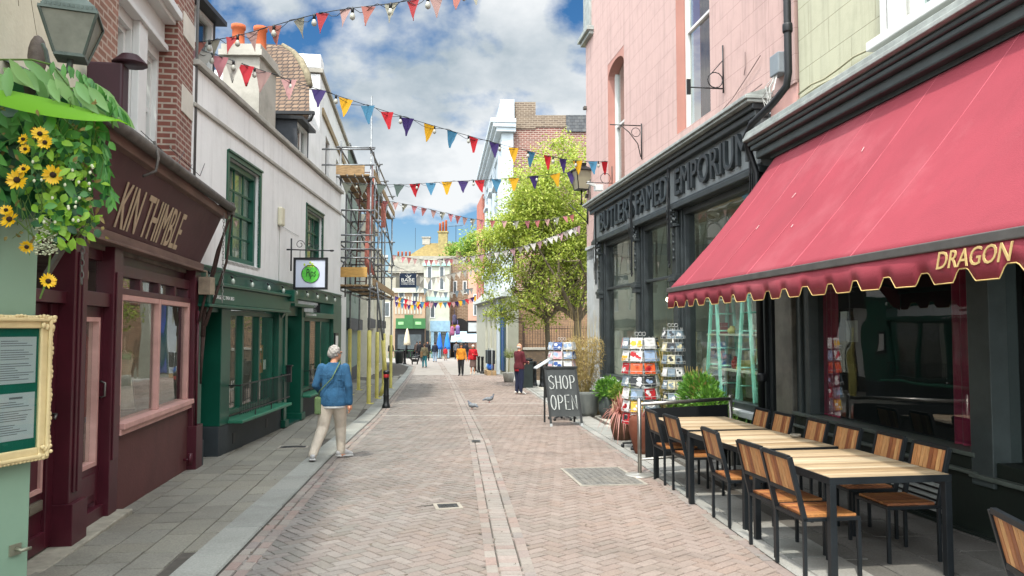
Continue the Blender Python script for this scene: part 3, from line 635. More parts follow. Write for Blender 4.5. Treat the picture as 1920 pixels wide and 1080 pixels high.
Q.boxes('capital', m_sage, [(-1.6, .05, -.3, .07, 2.4, 2.47), (-1.6, .08, -.3, .1, 2.95, 3.1)], bevel=.01)
b = MB(); b.box(-.14, -.06, -.0, -.014, .2, .27); b.tube([(-.1, -.014, .24), (-.1, -.06, .235), (-.04, -.07, .235)], .012, 8); b.build('water_tap', M('old brass', '#8a8a78', .5, .3, metal=.6), Q.root)
b = MB(); b.box(-.11, .0, -.0, -.03, .0-.13, .0-.1); b.build('conduit', m_sage, Q.root)
# framed menu on the pilaster
fm_ = thing('menu_frame', 'cream ornate picture frame with green mount and two printed sheets', 'menu board', Q.w(-.08, .0, .77), Q.root.rotation_euler[2])
m_gilt = M('antique cream frame', '#cdbb8c', .5, .12, 6, .4, 30)
b = MB(); fx0, fx1, fz0, fz1 = -.38, .16, .02, .97
for q in ((fx0, fx0+.085, fz0, fz1), (fx1-.085, fx1, fz0, fz1), (fx0+.085, fx1-.085, fz0, fz0+.085), (fx0+.085, fx1-.085, fz1-.085, fz1)): b.box(q[0], q[1], -.03, -.065, q[2], q[3])
for q in ((fx0+.015, fx0+.04, fz0+.015, fz1-.015), (fx1-.04, fx1-.015, fz0+.015, fz1-.015), (fx0+.04, fx1-.04, fz0+.015, fz0+.04), (fx0+.04, fx1-.04, fz1-.04, fz1-.015)): b.box(q[0], q[1], -.065, -.085, q[2], q[3])
fo = b.build('frame', m_gilt, fm_, bevel=.008)
b = MB(); qq = random.Random(5)
for cx in (fx0+.045, fx1-.045):
    for cz in (fz0+.045, fz1-.045):
        for k in range(9): b.ball((cx+qq.uniform(-.045, .045), -.075, cz+qq.uniform(-.045, .045)), (qq.uniform(.012, .022), .014, qq.uniform(.012, .022)), 7, 5)
for k in range(26):
    z = .1+k*.031; b.ball((fx1-.012+.006*math.sin(k*1.3), -.07, z), (.012, .012, .018), 6, 4); b.ball((fx0+.012, -.07, z), (.012, .012, .018), 6, 4)
for k in range(16): b.ball((fx0+.07+k*.028, -.07, fz1-.01+.006*math.sin(k)), (.018, .012, .012), 6, 4); b.ball((fx0+.07+k*.028, -.07, fz0+.01), (.018, .012, .012), 6, 4)
b.build('carving', m_gilt, fo)
b = MB(); b.box(fx0+.08, fx1-.08, -.02, -.04, .08, .91); b.build('mount', M('teal card', '#17695a', .4, .1), fm_)
for nm, z0, txt in (('menu_sheet', .53, None), ('menu_sheet', .17, 1)):
    b = MB(); b.box(-.22, .055, -.041, -.043, z0, z0+.30); sh = b.build(nm, M('printed sheet', '#c5c6cb', .5, .04), fm_)
    b = MB(); q = random.Random(int(z0*100))
    rows = 18 if not txt else 15
    for i in range(rows):
        z = z0+.27-i*.0145-(.03 if txt else 0)
        if i in (3, 9): continue
        w = q.uniform(.1, .24) if i not in (0,) else .12
        b.box(-.2, -.2+w, -.0431, -.0436, z, z+.005)
    if txt:
        b.box(-.13, -.035, -.0431, -.0438, z0+.262, z0+.275)
    b.build('print', M('grey ink', '#77777c', .7), sh)
b = MB(); b.box(fx0+.085, fx1-.085, -.05, -.052, .085, .905); b.build('pane', GL, fm_)

# ---- wall lantern ----
ln = thing('wall_lantern', 'large grey green square street lantern on a scrolled bracket over the flowers', 'lantern', P(133, 112, 5.0), math.radians(22))
m_lant = M('grey green iron', '#55605a', .55, .25, 9, .2, 30, metal=.3); m_frost = M('dusty lantern glass', '#a9aca0', .35, .2, 7, trans=.55)
def frustum(mb, h0, h1, z0, z1): mb.hexa([(-h0,-h0,z0),(h0,-h0,z0),(h0,h0,z0),(-h0,h0,z0),(-h1,-h1,z1),(h1,-h1,z1),(h1,h1,z1),(-h1,h1,z1)])
b = MB(); frustum(b, .082, .157, .02, .27); b.build('glass', m_frost, ln)
b = MB()
for i, j in ((-1,-1),(1,-1),(1,1),(-1,1)): b.bar((i*.086, j*.086, .015), (i*.165, j*.165, .275), .014)
frustum(b, .09, .092, 0, .02); frustum(b, .172, .172, .272, .29); b.build('frame', m_lant, ln)
b = MB(); frustum(b, .155, .15, .29, .325); frustum(b, .15, .06, .325, .42); frustum(b, .07, .075, .42, .56); frustum(b, .09, .02, .56, .62)
for k in range(-5, 6):
    for sx, sy in ((1, 0), (0, 1)):
        for s_ in (-1, 1): b.box(*( (k*.026-.007, k*.026+.007, s_*.155-.006, s_*.155+.006) if sx else (s_*.155-.006, s_*.155+.006, k*.026-.007, k*.026+.007)), .296, .318)
b.build('vented_cap', m_lant, ln)
b = MB(); b.lathe((0, 0, .02), [(.02, 0), (.02, .08), (.03, .09), (.03, .14), (.0, .16)], 10); b.build('bulb', M('milky bulb', '#9c9c92', .3), ln)
inv = ln.rotation_euler.to_matrix().inverted()
loc = lambda px, py, Y: inv @ (P(px, py, Y)-Vector(ln.location))
b = MB(); b.tube([loc(133, 110, 5.0), loc(130, 128, 5.0), loc(118, 137, 5.0), loc(104, 131, 5.02), loc(90, 118, 5.05), loc(86, 95, 5.08), loc(80, 83, 5.1)], [.02, .02, .019, .018, .016, .014, .012], 9); b.build('bracket', m_lant, ln)
b = MB(); c = loc(70, 106, 5.2)
for k in range(11):
    a = math.pi*(-.5+k/10*2); b.ball((c.x+.02*math.cos(a), c.y, c.z+.0+.1*math.sin(a)*.9), (.035, .03, .05), 7, 5)
b.ball(tuple(c), (.06, .04, .15), 10, 8); b.build('wall_rose', M('verdigris iron', '#5f554e', .7, .35, 14, .6, 40), ln)

# ---- green two-storey shop ----
G = Fac('green_shop', 'low white rendered building with dark green ground floor and slate mansard roof', 'shop', -4.37, 10.6, -1.3, 'L')
W1, W2 = (1.22, 2.78, 2.72, 4.33), (6.2, 7.72, 2.72, 4.3)
G.wall('wall', m_white, -.22, 9.95, 2.56, 5.26, 0, [W1, W2], .2)
G.boxes('coping', M('stone coping', '#9a9890', .8, .2, 4), [(-.22, 10.0, -.3, .07, 5.28, 5.36), (-.22, 9.97, 0, .035, 4.70, 4.76)], bevel=.01)
for i, w in enumerate((W1, W2)):
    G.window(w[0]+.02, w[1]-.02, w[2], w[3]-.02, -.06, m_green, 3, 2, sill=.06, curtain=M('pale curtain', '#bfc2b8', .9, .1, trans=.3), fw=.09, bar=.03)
G.boxes('window_surround', m_green, [(a-.09, a, -.02, .02, 2.72, 4.42) for a in (W1[0], W2[0])]+[(a, a+.09, -.02, .02, 2.72, 4.42) for a in (W1[1], W2[1])]+[(w[0], w[1], -.02, .02, w[3], w[3]+.09) for w in (W1, W2)]+[(w[0]-.09, w[1]+.09, .02, .045, w[3]+.07, w[3]+.1) for w in (W1, W2)])
G.boxes('fascia', m_green, [(-.22, 9.95, -.2, .03, 2.28, 2.56), (-.22, 9.95, .03, .045, 2.53, 2.56)])
sb = G.boxes('sign_box', m_green, [(-.05, 4.12, -.1, .2, 2.0, 2.26), (-.08, 4.16, -.1, .25, 2.26, 2.31), (-.08, 4.16, -.1, .23, 1.955, 2.0), (4.1, 4.26, -.1, .3, 2.18, 2.40)], bevel=.012)
ftext(G, 'GEORGE ST, TN34 3EG', .12, 2.07, .86, .06, .203, M('white lettering', '#cfcfcb', .6), sb, .15, .004)
sb2 = G.boxes('sign_box', m_green, [(5.75, 8.95, -.1, .1, 1.9, 2.02), (4.45, 6.1, -.1, .22, 2.1, 2.16)], bevel=.008)
ftext(G, 'GEORGE ST, TN34 3EG', 5.85, 1.935, .95, .05, .103, M('white lettering', '#cfcfcb', .6), sb2, .15, .004)
b = MB()
for s_ in (-.02, 4.1):   # scroll consoles
    b.prism([(0, 0), (.06, -.05), (.07, -.2), (.16, -.32), (.26, -.5), (.26, -.02), (.24, 0)], G.p(s_, .26, 2.26), (0, 1, 0), (0, 0, 1), (1, 0, 0), .13)
b.build('console', m_green, G.root, recalc=True)
G.boxes('pilaster', m_green, [(-.22, .14, -.3, .06, .12, 1.96), (.94, 1.34, -.3, .04, .2, 1.96), (3.98, 4.3, -.3, .05, .2, 1.96), (4.3, 4.48, -.3, .08, -.2, 2.28), (5.58, 5.78, -.3, .08, -.2, 2.1), (8.95, 9.95, -.3, .04, .2, 2.28), (5.52, 5.84, -.3, .12, -.24, -.1), (4.26, 4.52, -.3, .12, -.24, -.1), (4.48, 5.58, -.3, .0, 1.92, 2.28), (.14, .94, -.3, .0, 1.9, 1.96)], bevel=.008)
G.boxes('plinth', m_plinth, [(-.22, .16, -.3, .1, -.35, .12), (.92, 4.3, -.3, .03, -.35, .2), (5.78, 9.95, -.3, .03, -.35, .2)], bevel=.01)
G.boxes('airbrick', m_black, [(1.55, 1.66, .03, .036, -.14, .02), (3.3, 3.42, .03, .036, -.12, .04)])
m_dg = M('deep green paint', '#0b3c33', .4, .2)
G.boxes('passage_wall', m_dg, [(.92, .96, -1.6, -.3, -.3, 1.96), (.12, .16, -1.6, -.3, -.3, 1.96), (.16, .92, -1.62, -1.58, -.3, 1.96), (.14, .94, -1.6, -.3, 1.93, 1.96)])
dd_ = G.boxes('door', m_dg, [(4.5, 5.56, -.5, -.45, -.2, 1.9), (4.6, 5.46, -.45, -.435, .1, .8), (4.6, 5.46, -.45, -.435, .95, 1.7)], bevel=.008)
b = MB(); b.ball(G.p(4.66, -.4, .85), .03, 8, 6); b.build('handle', M('brass', '#9c8a52', .35, metal=.9), dd_)
G.boxes('door_lining', m_dg, [(4.46, 4.5, -.5, -.28, -.2, 1.92), (5.56, 5.6, -.5, -.28, -.2, 1.92), (4.3, 5.8, -.6, .08, -.34, -.215)])
G.boxes('letter_box', m_black, [(4.42, 4.5, .08, .17, .62, .92), (4.40, 4.52, .08, .19, .92, .95)], bevel=.006)
def shopwin(f, s0, s1, z0, z1, n, mat, d=-.1, fw=.07, name='shop_window', glass=GLD):
    ws = [(s0, s0+fw, d-.06, d+.05, z0, z1), (s1-fw, s1, d-.06, d+.05, z0, z1), (s0+fw, s1-fw, d-.06, d+.05, z1-fw, z1), (s0+fw, s1-fw, d-.06, d+.05, z0, z0+fw)]
    for i in range(1, n): x = s0+(s1-s0)*i/n; ws.append((x-fw/2, x+fw/2, d-.06, d+.05, z0+fw, z1-fw))
    o = f.boxes(name, mat, ws, bevel=.005); gm = MB(); f.B(gm, s0+fw, s1-fw, d-.02, d-.015, z0+fw, z1-fw); gm.build('pane', glass, o); return o
shopwin(G, 1.34, 3.98, .3, 1.94, 3, m_green); shopwin(G, 5.78, 8.95, .3, 1.9, 3, m_green)
G.boxes('sill', M('green ledge', '#2c6a52', .45, .2), [(1.3, 4.2, -.1, .26, .2, .25), (5.78, 9.0, -.1, .24, .2, .25)], bevel=.01)
def railing(f, s0, s1, z0, z1, d, step=.105):
    r = f.boxes('railing', m_black, [(s0, s1, d-.012, d+.012, z1, z1+.02), (s0, s1, d-.01, d+.01, z0, z0+.016)]); mb = MB(); s = s0
    while s < s1+.01: mb.tube([f.p(s, d, z0-.03), f.p(s, d, z1)], .006, 5); s += step
    for q in (s0, s1): mb.bar(f.p(q, d, z1), f.p(q, -.02, z1), .02)
    for q in (s0+.8, s0+1.7): mb.tube([f.p(q, d-.01, z0-.18), f.p(q, d-.01, z0)], .01, 5)
    mb.build('bars', m_black, r)
railing(G, 1.3, 4.15, .36, .78, .22, .085); railing(G, 5.85, 8.8, .36, .76, .2, .085)
G.boxes('shop_interior', M('cafe interior', '#5b574c', .9, .35, 2), [(1.3, 4.2, -2.6, -2.55, -.3, 2), (1.3, 4.2, -2.5, -.3, -.3, -.25), (4.2, 4.25, -2.5, -.3, -.3, 2), (5.8, 9.9, -2.6, -2.55, -.3, 2), (5.8, 9.9, -2.5, -.3, -.3, -.25), (9.9, 9.93, -2.5, -.3, -.3, 2)])
cm = MB()
for a, bb in ((2.2, 2.9), (6.2, 6.7), (7.0, 7.6)): curtain_strip(G, cm, a, bb, .35, 1.9, -.5, .03, .14)
cm.build('curtain', M('grey shop curtain', '#9a9a8e', .9, .2, trans=.2), G.root)
for nm, a, z0, z1, w, cs, lb in (('poster', 1.48, .95, 1.42, .34, ['#c8c8c4', '#2e2c2b', '#6b3a2c'], 'white poster with dark figures in the first pane of the green shop window'), ('poster', 3.2, .85, 1.36, .5, ['#8a6a3c', '#3b4a63', '#a34b3b', '#4d6b46'], 'colourful collage poster in the third pane of the green shop window'), ('notice', 3.75, .9, 1.08, .14, ['#c8c8c4'], 'small white notice beside the collage poster in the green shop window')):
    r = thing(nm, lb, 'poster' if nm == 'poster' else 'notice', G.w(a, -.16, z0), G.root.rotation_euler[2]); b = MB(); b.box(0, w, 0, .004, 0, z1-z0); b.build('sheet', M('poster '+cs[0], cs[0], .6, .05), r)
    q = random.Random(3)
    for i, c_ in enumerate(cs[1:]):
        b = MB()
        for k in range(5 if len(cs) > 3 else 2):
            x, z = q.uniform(.02, w-.12), q.uniform(.03, z1-z0-.14); b.box(x, x+q.uniform(.04, .1), -.001-.0006*i, 0, z, z+q.uniform(.05, .16 if len(cs) < 4 else .1))
        b.build('print', M('ink '+c_, c_, .6), r)
# bulbs along the fascia
for i in range(10):
    s_ = .3+i*.95; b = MB(); b.tube([G.p(s_, .06, 2.47), G.p(s_, .09, 2.43)], .018, 7); r = b.build('lamp_holder', m_black, G.root)
    b = MB(); b.lathe(G.p(s_, .09, 2.35), [(.012, .08), (.03, .05), (.034, .02), (.02, -.012), (.002, -.02)][::-1], 8); b.build('bulb', M('clear bulb', '#a8b0a4', .12, .05, spec=.8), r)
b = MB(); b.tube([G.p(-.2+i*.35, .05, 2.5+.02*math.sin(i*2.1)) for i in range(30)], .006, 5); b.build('cable', m_black, G.root)
# alarm box, wall menu
b = MB(); b.box(3.92, 4.15, -.0, -.09, 3.62, 3.98); b.build('alarm_box', M('cream plastic', '#c2bda6', .4, .05), G.root, bevel=.03)
b = MB(); b.box(9.05, 9.45, -.04, -.07, .95, 1.55); o = b.build('menu_case', m_black, G.root); b = MB(); b.box(9.1, 9.4, -.07, -.074, 1.02, 1.48); b.build('sheet', M('menu paper', '#c4c4be', .6), o)
# lantern at left of fascia
b = MB(); b.box(-.16, .02, -.1, -.26, 2.12, 2.36); b.tube([G.p(-.07, .18, 2.36), G.p(-.07, .18, 2.44), G.p(-.07, .02, 2.46)], .012, 6); b.build('carriage_lamp', M('pale lamp', '#8d7f6d', .5, .3, 8), G.root, bevel=.01)
# drip pipes, wires on the wall
b = MB(); b.tube([G.p(i*.5, .012, 3.62+.02*math.sin(i)) for i in range(8, 12)], .004, 4); b.tube([G.p(4.05, .01, 3.62), G.p(4.05, .01, 2.56)], .004, 4); b.build('wire', M('white cable', '#8f8f8a'), G.root)
# roof
b = MB(); R0 = G.p
b.hexa([R0(-.2, -3.2, 5.2), R0(9.9, -3.2, 5.2), R0(9.9, -.3, 5.2), R0(-.2, -.3, 5.2), R0(-.2, -3.2, 6.5), R0(9.9, -3.2, 6.2), R0(9.9, -1.5, 6.2), R0(-.2, -1.5, 6.5)]); b.build('roof', m_slate, G.root, recalc=True)
def dormer(f, s0, s1, d0, d1, z0, z1, slope=.25):
    r = f.boxes('dormer', M('dark lead cheek', '#33373c', .6, .3, 5), [(s0, s0+.04, d1, d0, z0, z1), (s1-.04, s1, d1, d0, z0, z1), (s0, s1, d0-.05, d0, z0, z0+.12)])
    b = MB(); b.hexa([f.p(s0-.1, d1, z1+.0), f.p(s1+.1, d1, z1+.0), f.p(s1+.1, d0+.15, z1-.02), f.p(s0-.1, d0+.15, z1-.02), f.p(s0-.1, d1, z1+.1), f.p(s1+.1, d1, z1+.1), f.p(s1+.1, d0+.15, z1+.05), f.p(s0-.1, d0+.15, z1+.05)]); b.build('dormer_roof', m_black, r, recalc=True)
    f.window(s0+.04, s1-.04, z0+.12, z1-.03, d0-.02, m_whitew, 2, 1, sash=False, room=False)
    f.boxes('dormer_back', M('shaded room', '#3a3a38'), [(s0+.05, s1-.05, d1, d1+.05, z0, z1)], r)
dormer(G, .15, 1.5, -.35, -1.9, 5.4, 6.55); dormer(G, 6.6, 7.7, -.35, -1.4, 5.36, 6.4)
# chimney stack with two pots
b = MB(); b.box(5.1, 6.3, .75, 1.5, 5.3, 7.3); b.box(5.0, 6.4, .68, 1.57, 7.3, 7.42); b.box(5.05, 6.35, .72, 1.53, 7.42, 7.55); cs = b.build('chimney', m_conc, G.root)
for i, s_ in enumerate((5.4, 6.0)):
    b = MB(); b.lathe((s_, 1.3-.28*i, 7.55), [(.15, 0), (.16, .06), (.13, .1), (.125, .42+.2*i), (.15, .44+.2*i), (.15, .52+.2*i), (.11, .52+.2*i)], 14); b.build('chimney_pot', m_pot, cs)
b = MB(); b.tube([G.p(.35, -.5, 6.5), G.p(.32, -.5, 6.95)], .006, 4); b.tube([G.p(.2, -.5, 6.8), G.p(.48, -.5, 6.85)], .005, 4); b.build('aerial', m_black, G.root)
b = MB()
for k in range(5): b.tube([G.p(3.6, -.5-.12*k, 5.4+.16*k), G.p(5.5, -.42-.1*k, 5.38+.02*k)], .02, 5)
b.build('roof_pipes', m_gutter, G.root)
# hanging sign
hs = thing('hanging_sign', 'square white hanging sign with black frame and lime green painted disc on the green shop', 'sign', G.w(5.45, 0, 3.1), 0)
sx = P(549, 480, 15.0); dx = P(614, 480, 15.0)
L0 = lambda px, py: P(px, py, 15.0)-Vector(hs.location)
a0 = L0(551, 483); a1 = L0(614, 543)
b = MB(); fx = (a0.x, a1.x); fz = (a1.z, a0.z); yy = a0.y
for q in ((fx[0], fx[0]+.045, fz[0], fz[1]), (fx[1]-.045, fx[1], fz[0], fz[1]), (fx[0]+.045, fx[1]-.045, fz[0], fz[0]+.045), (fx[0]+.045, fx[1]-.045, fz[1]-.045, fz[1])): b.box(q[0], q[1], yy-.03, yy+.03, q[2], q[3])
b.build('frame', m_black, hs)
b = MB(); b.box(fx[0]+.04, fx[1]-.04, yy-.015, yy+.015, fz[0]+.04, fz[1]-.04); pn = b.build('panel', M('white sign panel', '#b9bfce', .4, .03), hs)
cx, cz = (fx[0]+fx[1])/2, (fz[0]+fz[1])/2-.01; q = random.Random(9)
b = MB(); pts = [(cx+.17*math.cos(t*.3142)*(1+q.uniform(-.08, .08)), cz+.17*math.sin(t*.3142)*(1+q.uniform(-.08, .08))) for t in range(20)]
b.prism([(x, z) for x, z in pts], (0, yy-.018, 0), (1, 0, 0), (0, 0, 1), (0, 1, 0), .002); b.build('painted_disc', M('lime green paint', '#4fa83c', .5, .35, 14), pn, recalc=True)
b = MB()
for k in range(7): b.ball((cx-.1+k*.03+q.uniform(-.02, .02), yy-.0185, cz+.17+q.uniform(-.02, .06)), (.02, .001, .028), 6, 4)
b.build('paint_splash', M('yellow green splash', '#a9c23e', .5, .2, 9), pn)
b = MB(); b.tube([(cx+.175*math.cos(t*.2618), yy-.02, cz+.175*math.sin(t*.2618)) for t in range(25)], .006, 5)
tt = fit_text('Pips', .2, .2, lambda x, y, z: (cx-.09+x, yy-.021+z*.2, cz-.1+y+.0*x), .25, .004); b.add(tt.v, tt.f); b.build('lettering', m_black, pn)
b = MB(); A = L0(545, 470); wy = 0
wallp = lambda px, py: P(px, py, 14.3)-Vector(hs.location)
top = L0(549, 468); end = L0(622, 470)
b.tube([Vector((top.x-.06, top.y, top.z)), end], .012, 7); b.tube([Vector((top.x-.03, top.y, top.z+.22)), Vector((top.x-.03, top.y, top.z-.42))], .016, 7)
b.ball(tuple(end), (.05, .02, .022), 7, 5)
for i, (c0, r0) in enumerate(((.14, .09), (.32, .06), (.46, .045))):
    b.tube([(top.x+c0+r0*math.cos(t*.5)*(1-t*.045), top.y, top.z+r0+.01+r0*math.sin(t*.5)*(1-t*.045)) for t in range(16)], .007, 5)
for x in (fx[0]+.12, fx[1]-.12): b.tube([(x, yy, fz[1]), (x, yy, top.z)], .005, 4)
b.bar((top.x-.06, top.y, top.z), (top.x-.12-.0, top.y+.0, top.z), .03)
b.build('bracket', m_black, hs)
# ---- buildings behind and beyond the green shop ----
# tiled roof, house behind
B1 = Fac('tiled_house', 'old house with mossy clay tile roof rising behind the low green shop', 'house', -5.55, 20.9, -3, 'L')
b = MB(); a = [P(505, 208, 19.0), P(580, 208, 19.0), P(580, 165, 19.5), P(562, 112, 20.0), P(530, 84, 20.5), P(495, 82, 20.5)]
inv = B1.root.matrix_world; 
def toloc(o, pts):
    m = Matrix.Translation(o.location) @ o.rotation_euler.to_matrix().to_4x4(); m.invert(); return [m @ Vector(p_) for p_ in pts]
fr_ = toloc(B1.root, a); bk = toloc(B1.root, [Vector(q)+Vector((-.3, .6, -2.2)) for q in a])
n = len(a); b.add(fr_+bk, [tuple(range(n)), tuple(range(2*n-1, n-1, -1))]+[(i, n+i, n+(i+1)%n, (i+1)%n) for i in range(n)]); b.build('roof', m_tile, B1.root, recalc=True)
B1.boxes('wall', m_white, [(-1.6, .1, -4, .3, 3, 7.0)])
B1.boxes('eaves_gutter', m_black, [(-1.95, -1.85, -1.4, .5, 7.02, 7.1)])
b = MB(); b.tube([B1.p(-1.9, .45, 7.05), B1.p(-1.9, .4, 6.9), B1.p(-1.75, .1, 6.78), B1.p(-1.72, .05, 6.5)], .05, 8); b.lathe(B1.p(-1.72, .05, 6.05), [(.05, 0), (.06, .1), (.13, .3), (.15, .42), (.15, .5)], 8); b.tube([B1.p(-1.72, .05, 6.1), B1.p(-1.72, .05, 4.8)], .05, 8); b.build('downpipe', m_black, B1.root)
b = MB(); pts = [Vector(q) for q in (P(530, 84, 20.5), P(550, 98, 20.3), P(563, 113, 20.05), P(575, 138, 19.8), P(581, 162, 19.6))]; b.tube(toloc(B1.root, pts), [.05, .08, .1, .1, .08], 8); b.build('ridge_tiles', M('mossy ridge', '#6e6653', .95, .4, 8, .6, 30), B1.root)
# tall white house with parapet, scaffolded
B2 = Fac('white_house', 'tall white stuccoed house with sloping parapet behind the scaffolding', 'house', -5.35, 21.1, -7.2, 'L')
B2.wall('wall', m_white, 0, 9, -.8, 8.75, 0, [(1.5, 2.6, 6.0, 7.4), (4.6, 5.6, 6.0, 7.4), (1.2, 3.4, .2, 2.3), (4.2, 6.2, .2, 2.3), (.3, 1.0, 3.2, 5.2), (2.4, 3.4, 3.2, 5.2), (5.5, 6.5, 3.2, 5.2)], .2)
B2.boxes('coping', m_conc, [(-.05, 9, -.35, .08, 8.78, 8.9)], bevel=.01)
B2.boxes('shop_front', m_black, [(.2, 4, -.1, .12, 2.3, 2.9), (0, .25, -.1, .1, -.6, 2.3), (3.5, 4.1, -.1, .1, -.6, 2.3), (.25, 3.5, -.15, .05, -.6, .2)])
for q in ((1.5, 2.6, 6.0, 7.4), (4.6, 5.6, 6.0, 7.4), (.3, 1.0, 3.2, 5.2), (2.4, 3.4, 3.2, 5.2), (5.5, 6.5, 3.2, 5.2)): B2.window(*q, -.1, m_black, 2, 1)
for q in ((1.2, 3.4, .2, 2.3), (4.2, 6.2, .2, 2.3)): B2.window(*q, -.1, m_black, 3, 1, sash=False, glass=GLD)
B2.boxes('boarding', M('dark boarding', '#181c1a', .6), [(.1, 3.8, .02, .05, 2.95, 5.6)]); B2.boxes('green_panel', M('moss green panel', '#3f5238', .6), [(1.6, 2.4, .05, .07, 3.4, 4.9)])
B2.boxes('timber_strip', M('bare timber', '#8a7a5e', .8, .3, 6), [(.5, 9, .0, .05, 7.75, 7.95)])
B2.boxes('parapet_block', m_white, [(-.05, .7, -.75, .02, 8.9, 9.3)], bevel=.03)
B2b = Fac('grey_green_house', 'grey green clad house with slate roof beyond the white scaffolded house', 'house', B2.w(9, 0, 0).x, B2.w(9, 0, 0).y, -7.2, 'L')
m_gg = M('grey green boards', '#6d7a70', .7, .2, 4, dirt='#55604f')
B2b.wall('wall', m_gg, .02, 8, -1.2, 8.9, 0, [(1, 2, 5.5, 7), (4, 5, 5.5, 7), (1, 2, 2.8, 4.4), (4, 5, 2.8, 4.4)], .15)
for q in ((1, 2, 5.5, 7), (4, 5, 5.5, 7), (1, 2, 2.8, 4.4), (4, 5, 2.8, 4.4)): B2b.window(*q, -.08, m_whitew, 2, 1)
B2b.boxes('shop_front', m_plinth, [(.3, 7.5, 0, .15, 1.6, 2.1), (.3, 7.5, 0, .03, -.7, 0)])
B2b.boxes('roof', m_slate, [(.02, 8, -3, .1, 8.9, 9.0)])
b = MB()
for s_, h in ((-.9, 1.15), (.3, .8)): b.box(2+s_, 2.7+s_, .7, 1.4, 8.9, 9.9); b.lathe((2.35+s_, 1.05, 9.9), [(.14, 0), (.12, .1), (.11, h-.3), (.16, h-.25), (.16, h-.1), (.1, h)], 10)
b.build('chimney', M('old chimney brick', '#7d5a48', .9, .3, 6), B2b.root)
far = [(38.2, -9.1, '#b5b0a0', 7.4, 7, 'grey stucco house with shutters past the scaffolding'), (45.4, -10.0, '#c2bda9', 6.4, 8, 'pale cream house further along the left pavement'), (53.6, -11.2, '#b9bbb6', 6.8, 8.5, 'whitish house where the street starts to bend')]
for y, dg_, col, h, ln_, lb in far:
    x0 = kl(y)-1.75; F_ = Fac('terraced_house', lb, 'house', x0, y, -7.5 if y < 50 else -16, 'L'); mm = M('stucco '+col, col, .85, .12, 1.5, .3, 20, dirt='#8c877a', dirtamt=.5)
    ops = [(s_, s_+.9, 2.6, 4.1) for s_ in (1, 3.6, 5.6)]+[(s_, s_+.9, 4.8, h-.8) for s_ in (1, 3.6, 5.6)]+[(.6, 2.8, -.6, 1.6), (3.6, 5.8, -.6, 1.6)]
    F_.wall('wall', mm, 0, ln_, -1.8, h, 0, ops, .15)
    for q in ops: F_.window(*q, -.08, m_whitew if q[3] > 2 else m_plinth, 2, 1, room=True)
    F_.boxes('fascia', m_plinth, [(.4, ln_-.4, 0, .14, 1.7, 2.2)]); F_.boxes('cornice', mm, [(0, ln_, 0, .2, h-.3, h+.02)], bevel=.02)

# ---- scaffolding ----
sc = thing('scaffolding', 'galvanised tube scaffolding with yellow foam sleeves and timber decks around the white house', 'scaffold', (0, 0, 0))
m_tube = M('galvanised tube', '#7d8082', .45, .3, 12, metal=.7); m_yel = M('yellow foam sleeve', '#bab062', .7, .12, 6, .2, 30); m_deck = M('scaffold board', '#8d7555', .85, .4, 7, stretch=(1, 6, 6)); m_clip = M('coupler steel', '#5c5c5c', .5, .3, metal=.6)
outer = [(-4.01, 21.66), (-4.18, 23.9), (-4.42, 26.6), (-4.66, 29.7)]; inner = [(-4.86, 21.6), (-5.05, 24.0), (-5.3, 26.7), (-5.55, 29.8)]
tops = [8.3, 6.9, 6.7, 6.6, 7.0, 6.4, 6.4, 6.2]
proto_s = None
for (x, y), tp in zip(outer+inner, tops):
    z0 = gz(x, y); b = MB(); b.tube([(x, y, z0), (x, y, tp)], .026, 9); o = b.build('pole', m_tube, sc)
    b = MB(); b.lathe((x, y, z0+.01), [(.055, 0), (.058, .02), (.058, 1.0), (.055, 1.01), (.058, 1.02), (.058, 2.02), (.03, 2.04)], 12); b.build('foam_sleeve', m_yel, o)
    b = MB(); b.box(x-.13, x+.13, y-.13, y+.13, z0, z0+.012); b.build('base_plate', m_yel, o)
ledz = [2.75, 3.6, 4.05, 4.95, 5.9, 6.75]
b = MB()
def ext(a, bb, z, e=.35, dz=0):
    a, bb = Vector((*a, z)), Vector((*bb, z+dz)); t = (bb-a).normalized(); return a-t*e, bb+t*e
for z in ledz:
    for L_ in (outer, inner): b = MB(); b.tube(ext(L_[0], L_[-1], z), .025, 8); b.build('ledger', m_tube, sc)
    for o_, i_ in zip(outer, inner): b = MB(); b.tube(ext(i_, o_, z+.06, .12), .025, 8); b.build('transom', m_tube, sc)
for (x, y, tp) in ((-4.1, 22.8, 6.6), (-4.3, 25.3, 6.3), (-4.95, 22.8, 6.2)):
    b = MB(); b.tube([(x, y, 2.6), (x, y, tp)], .026, 9); b.build('pole', m_tube, sc)
for z in (6.75, 6.3, 3.9, 4.3): # tubes running back along the green shop's gable
    b = MB(); b.tube([(-5.7, 21.6, z), (-3.9, 21.6, z)], .025, 8); b.build('transom', m_tube, sc)
b = MB()
for z in ledz:
    for (x, y) in outer+inner: b.ball((x, y, z+.03), (.055, .055, .06), 6, 4)
b.build('coupler', m_clip, sc, kind=None)
for z in (2.85, 5.95):
    for k in range(4):
        b = MB(); fx_ = k/4
        pts = []
        for i in range(3):
            pass
        o0, i0, o1, i1 = map(lambda q: Vector((q[0], q[1], 0)), (outer[0], inner[0], outer[-1], inner[-1]))
        p0, p1 = i0.lerp(o0, (k+.1)/4), i1.lerp(o1, (k+.1)/4); q0, q1 = i0.lerp(o0, (k+.9)/4), i1.lerp(o1, (k+.9)/4)
        d0 = (p1-p0).normalized()*.3
        b.hexa([p0-d0+Vector((0,0,z)), q0-d0+Vector((0,0,z)), q1+d0+Vector((0,0,z)), p1+d0+Vector((0,0,z))]+[v_+Vector((0,0,z+.04)) for v_ in (p0-d0, q0-d0, q1+d0, p1+d0)]); b.build('deck_board', m_deck, sc, recalc=True)
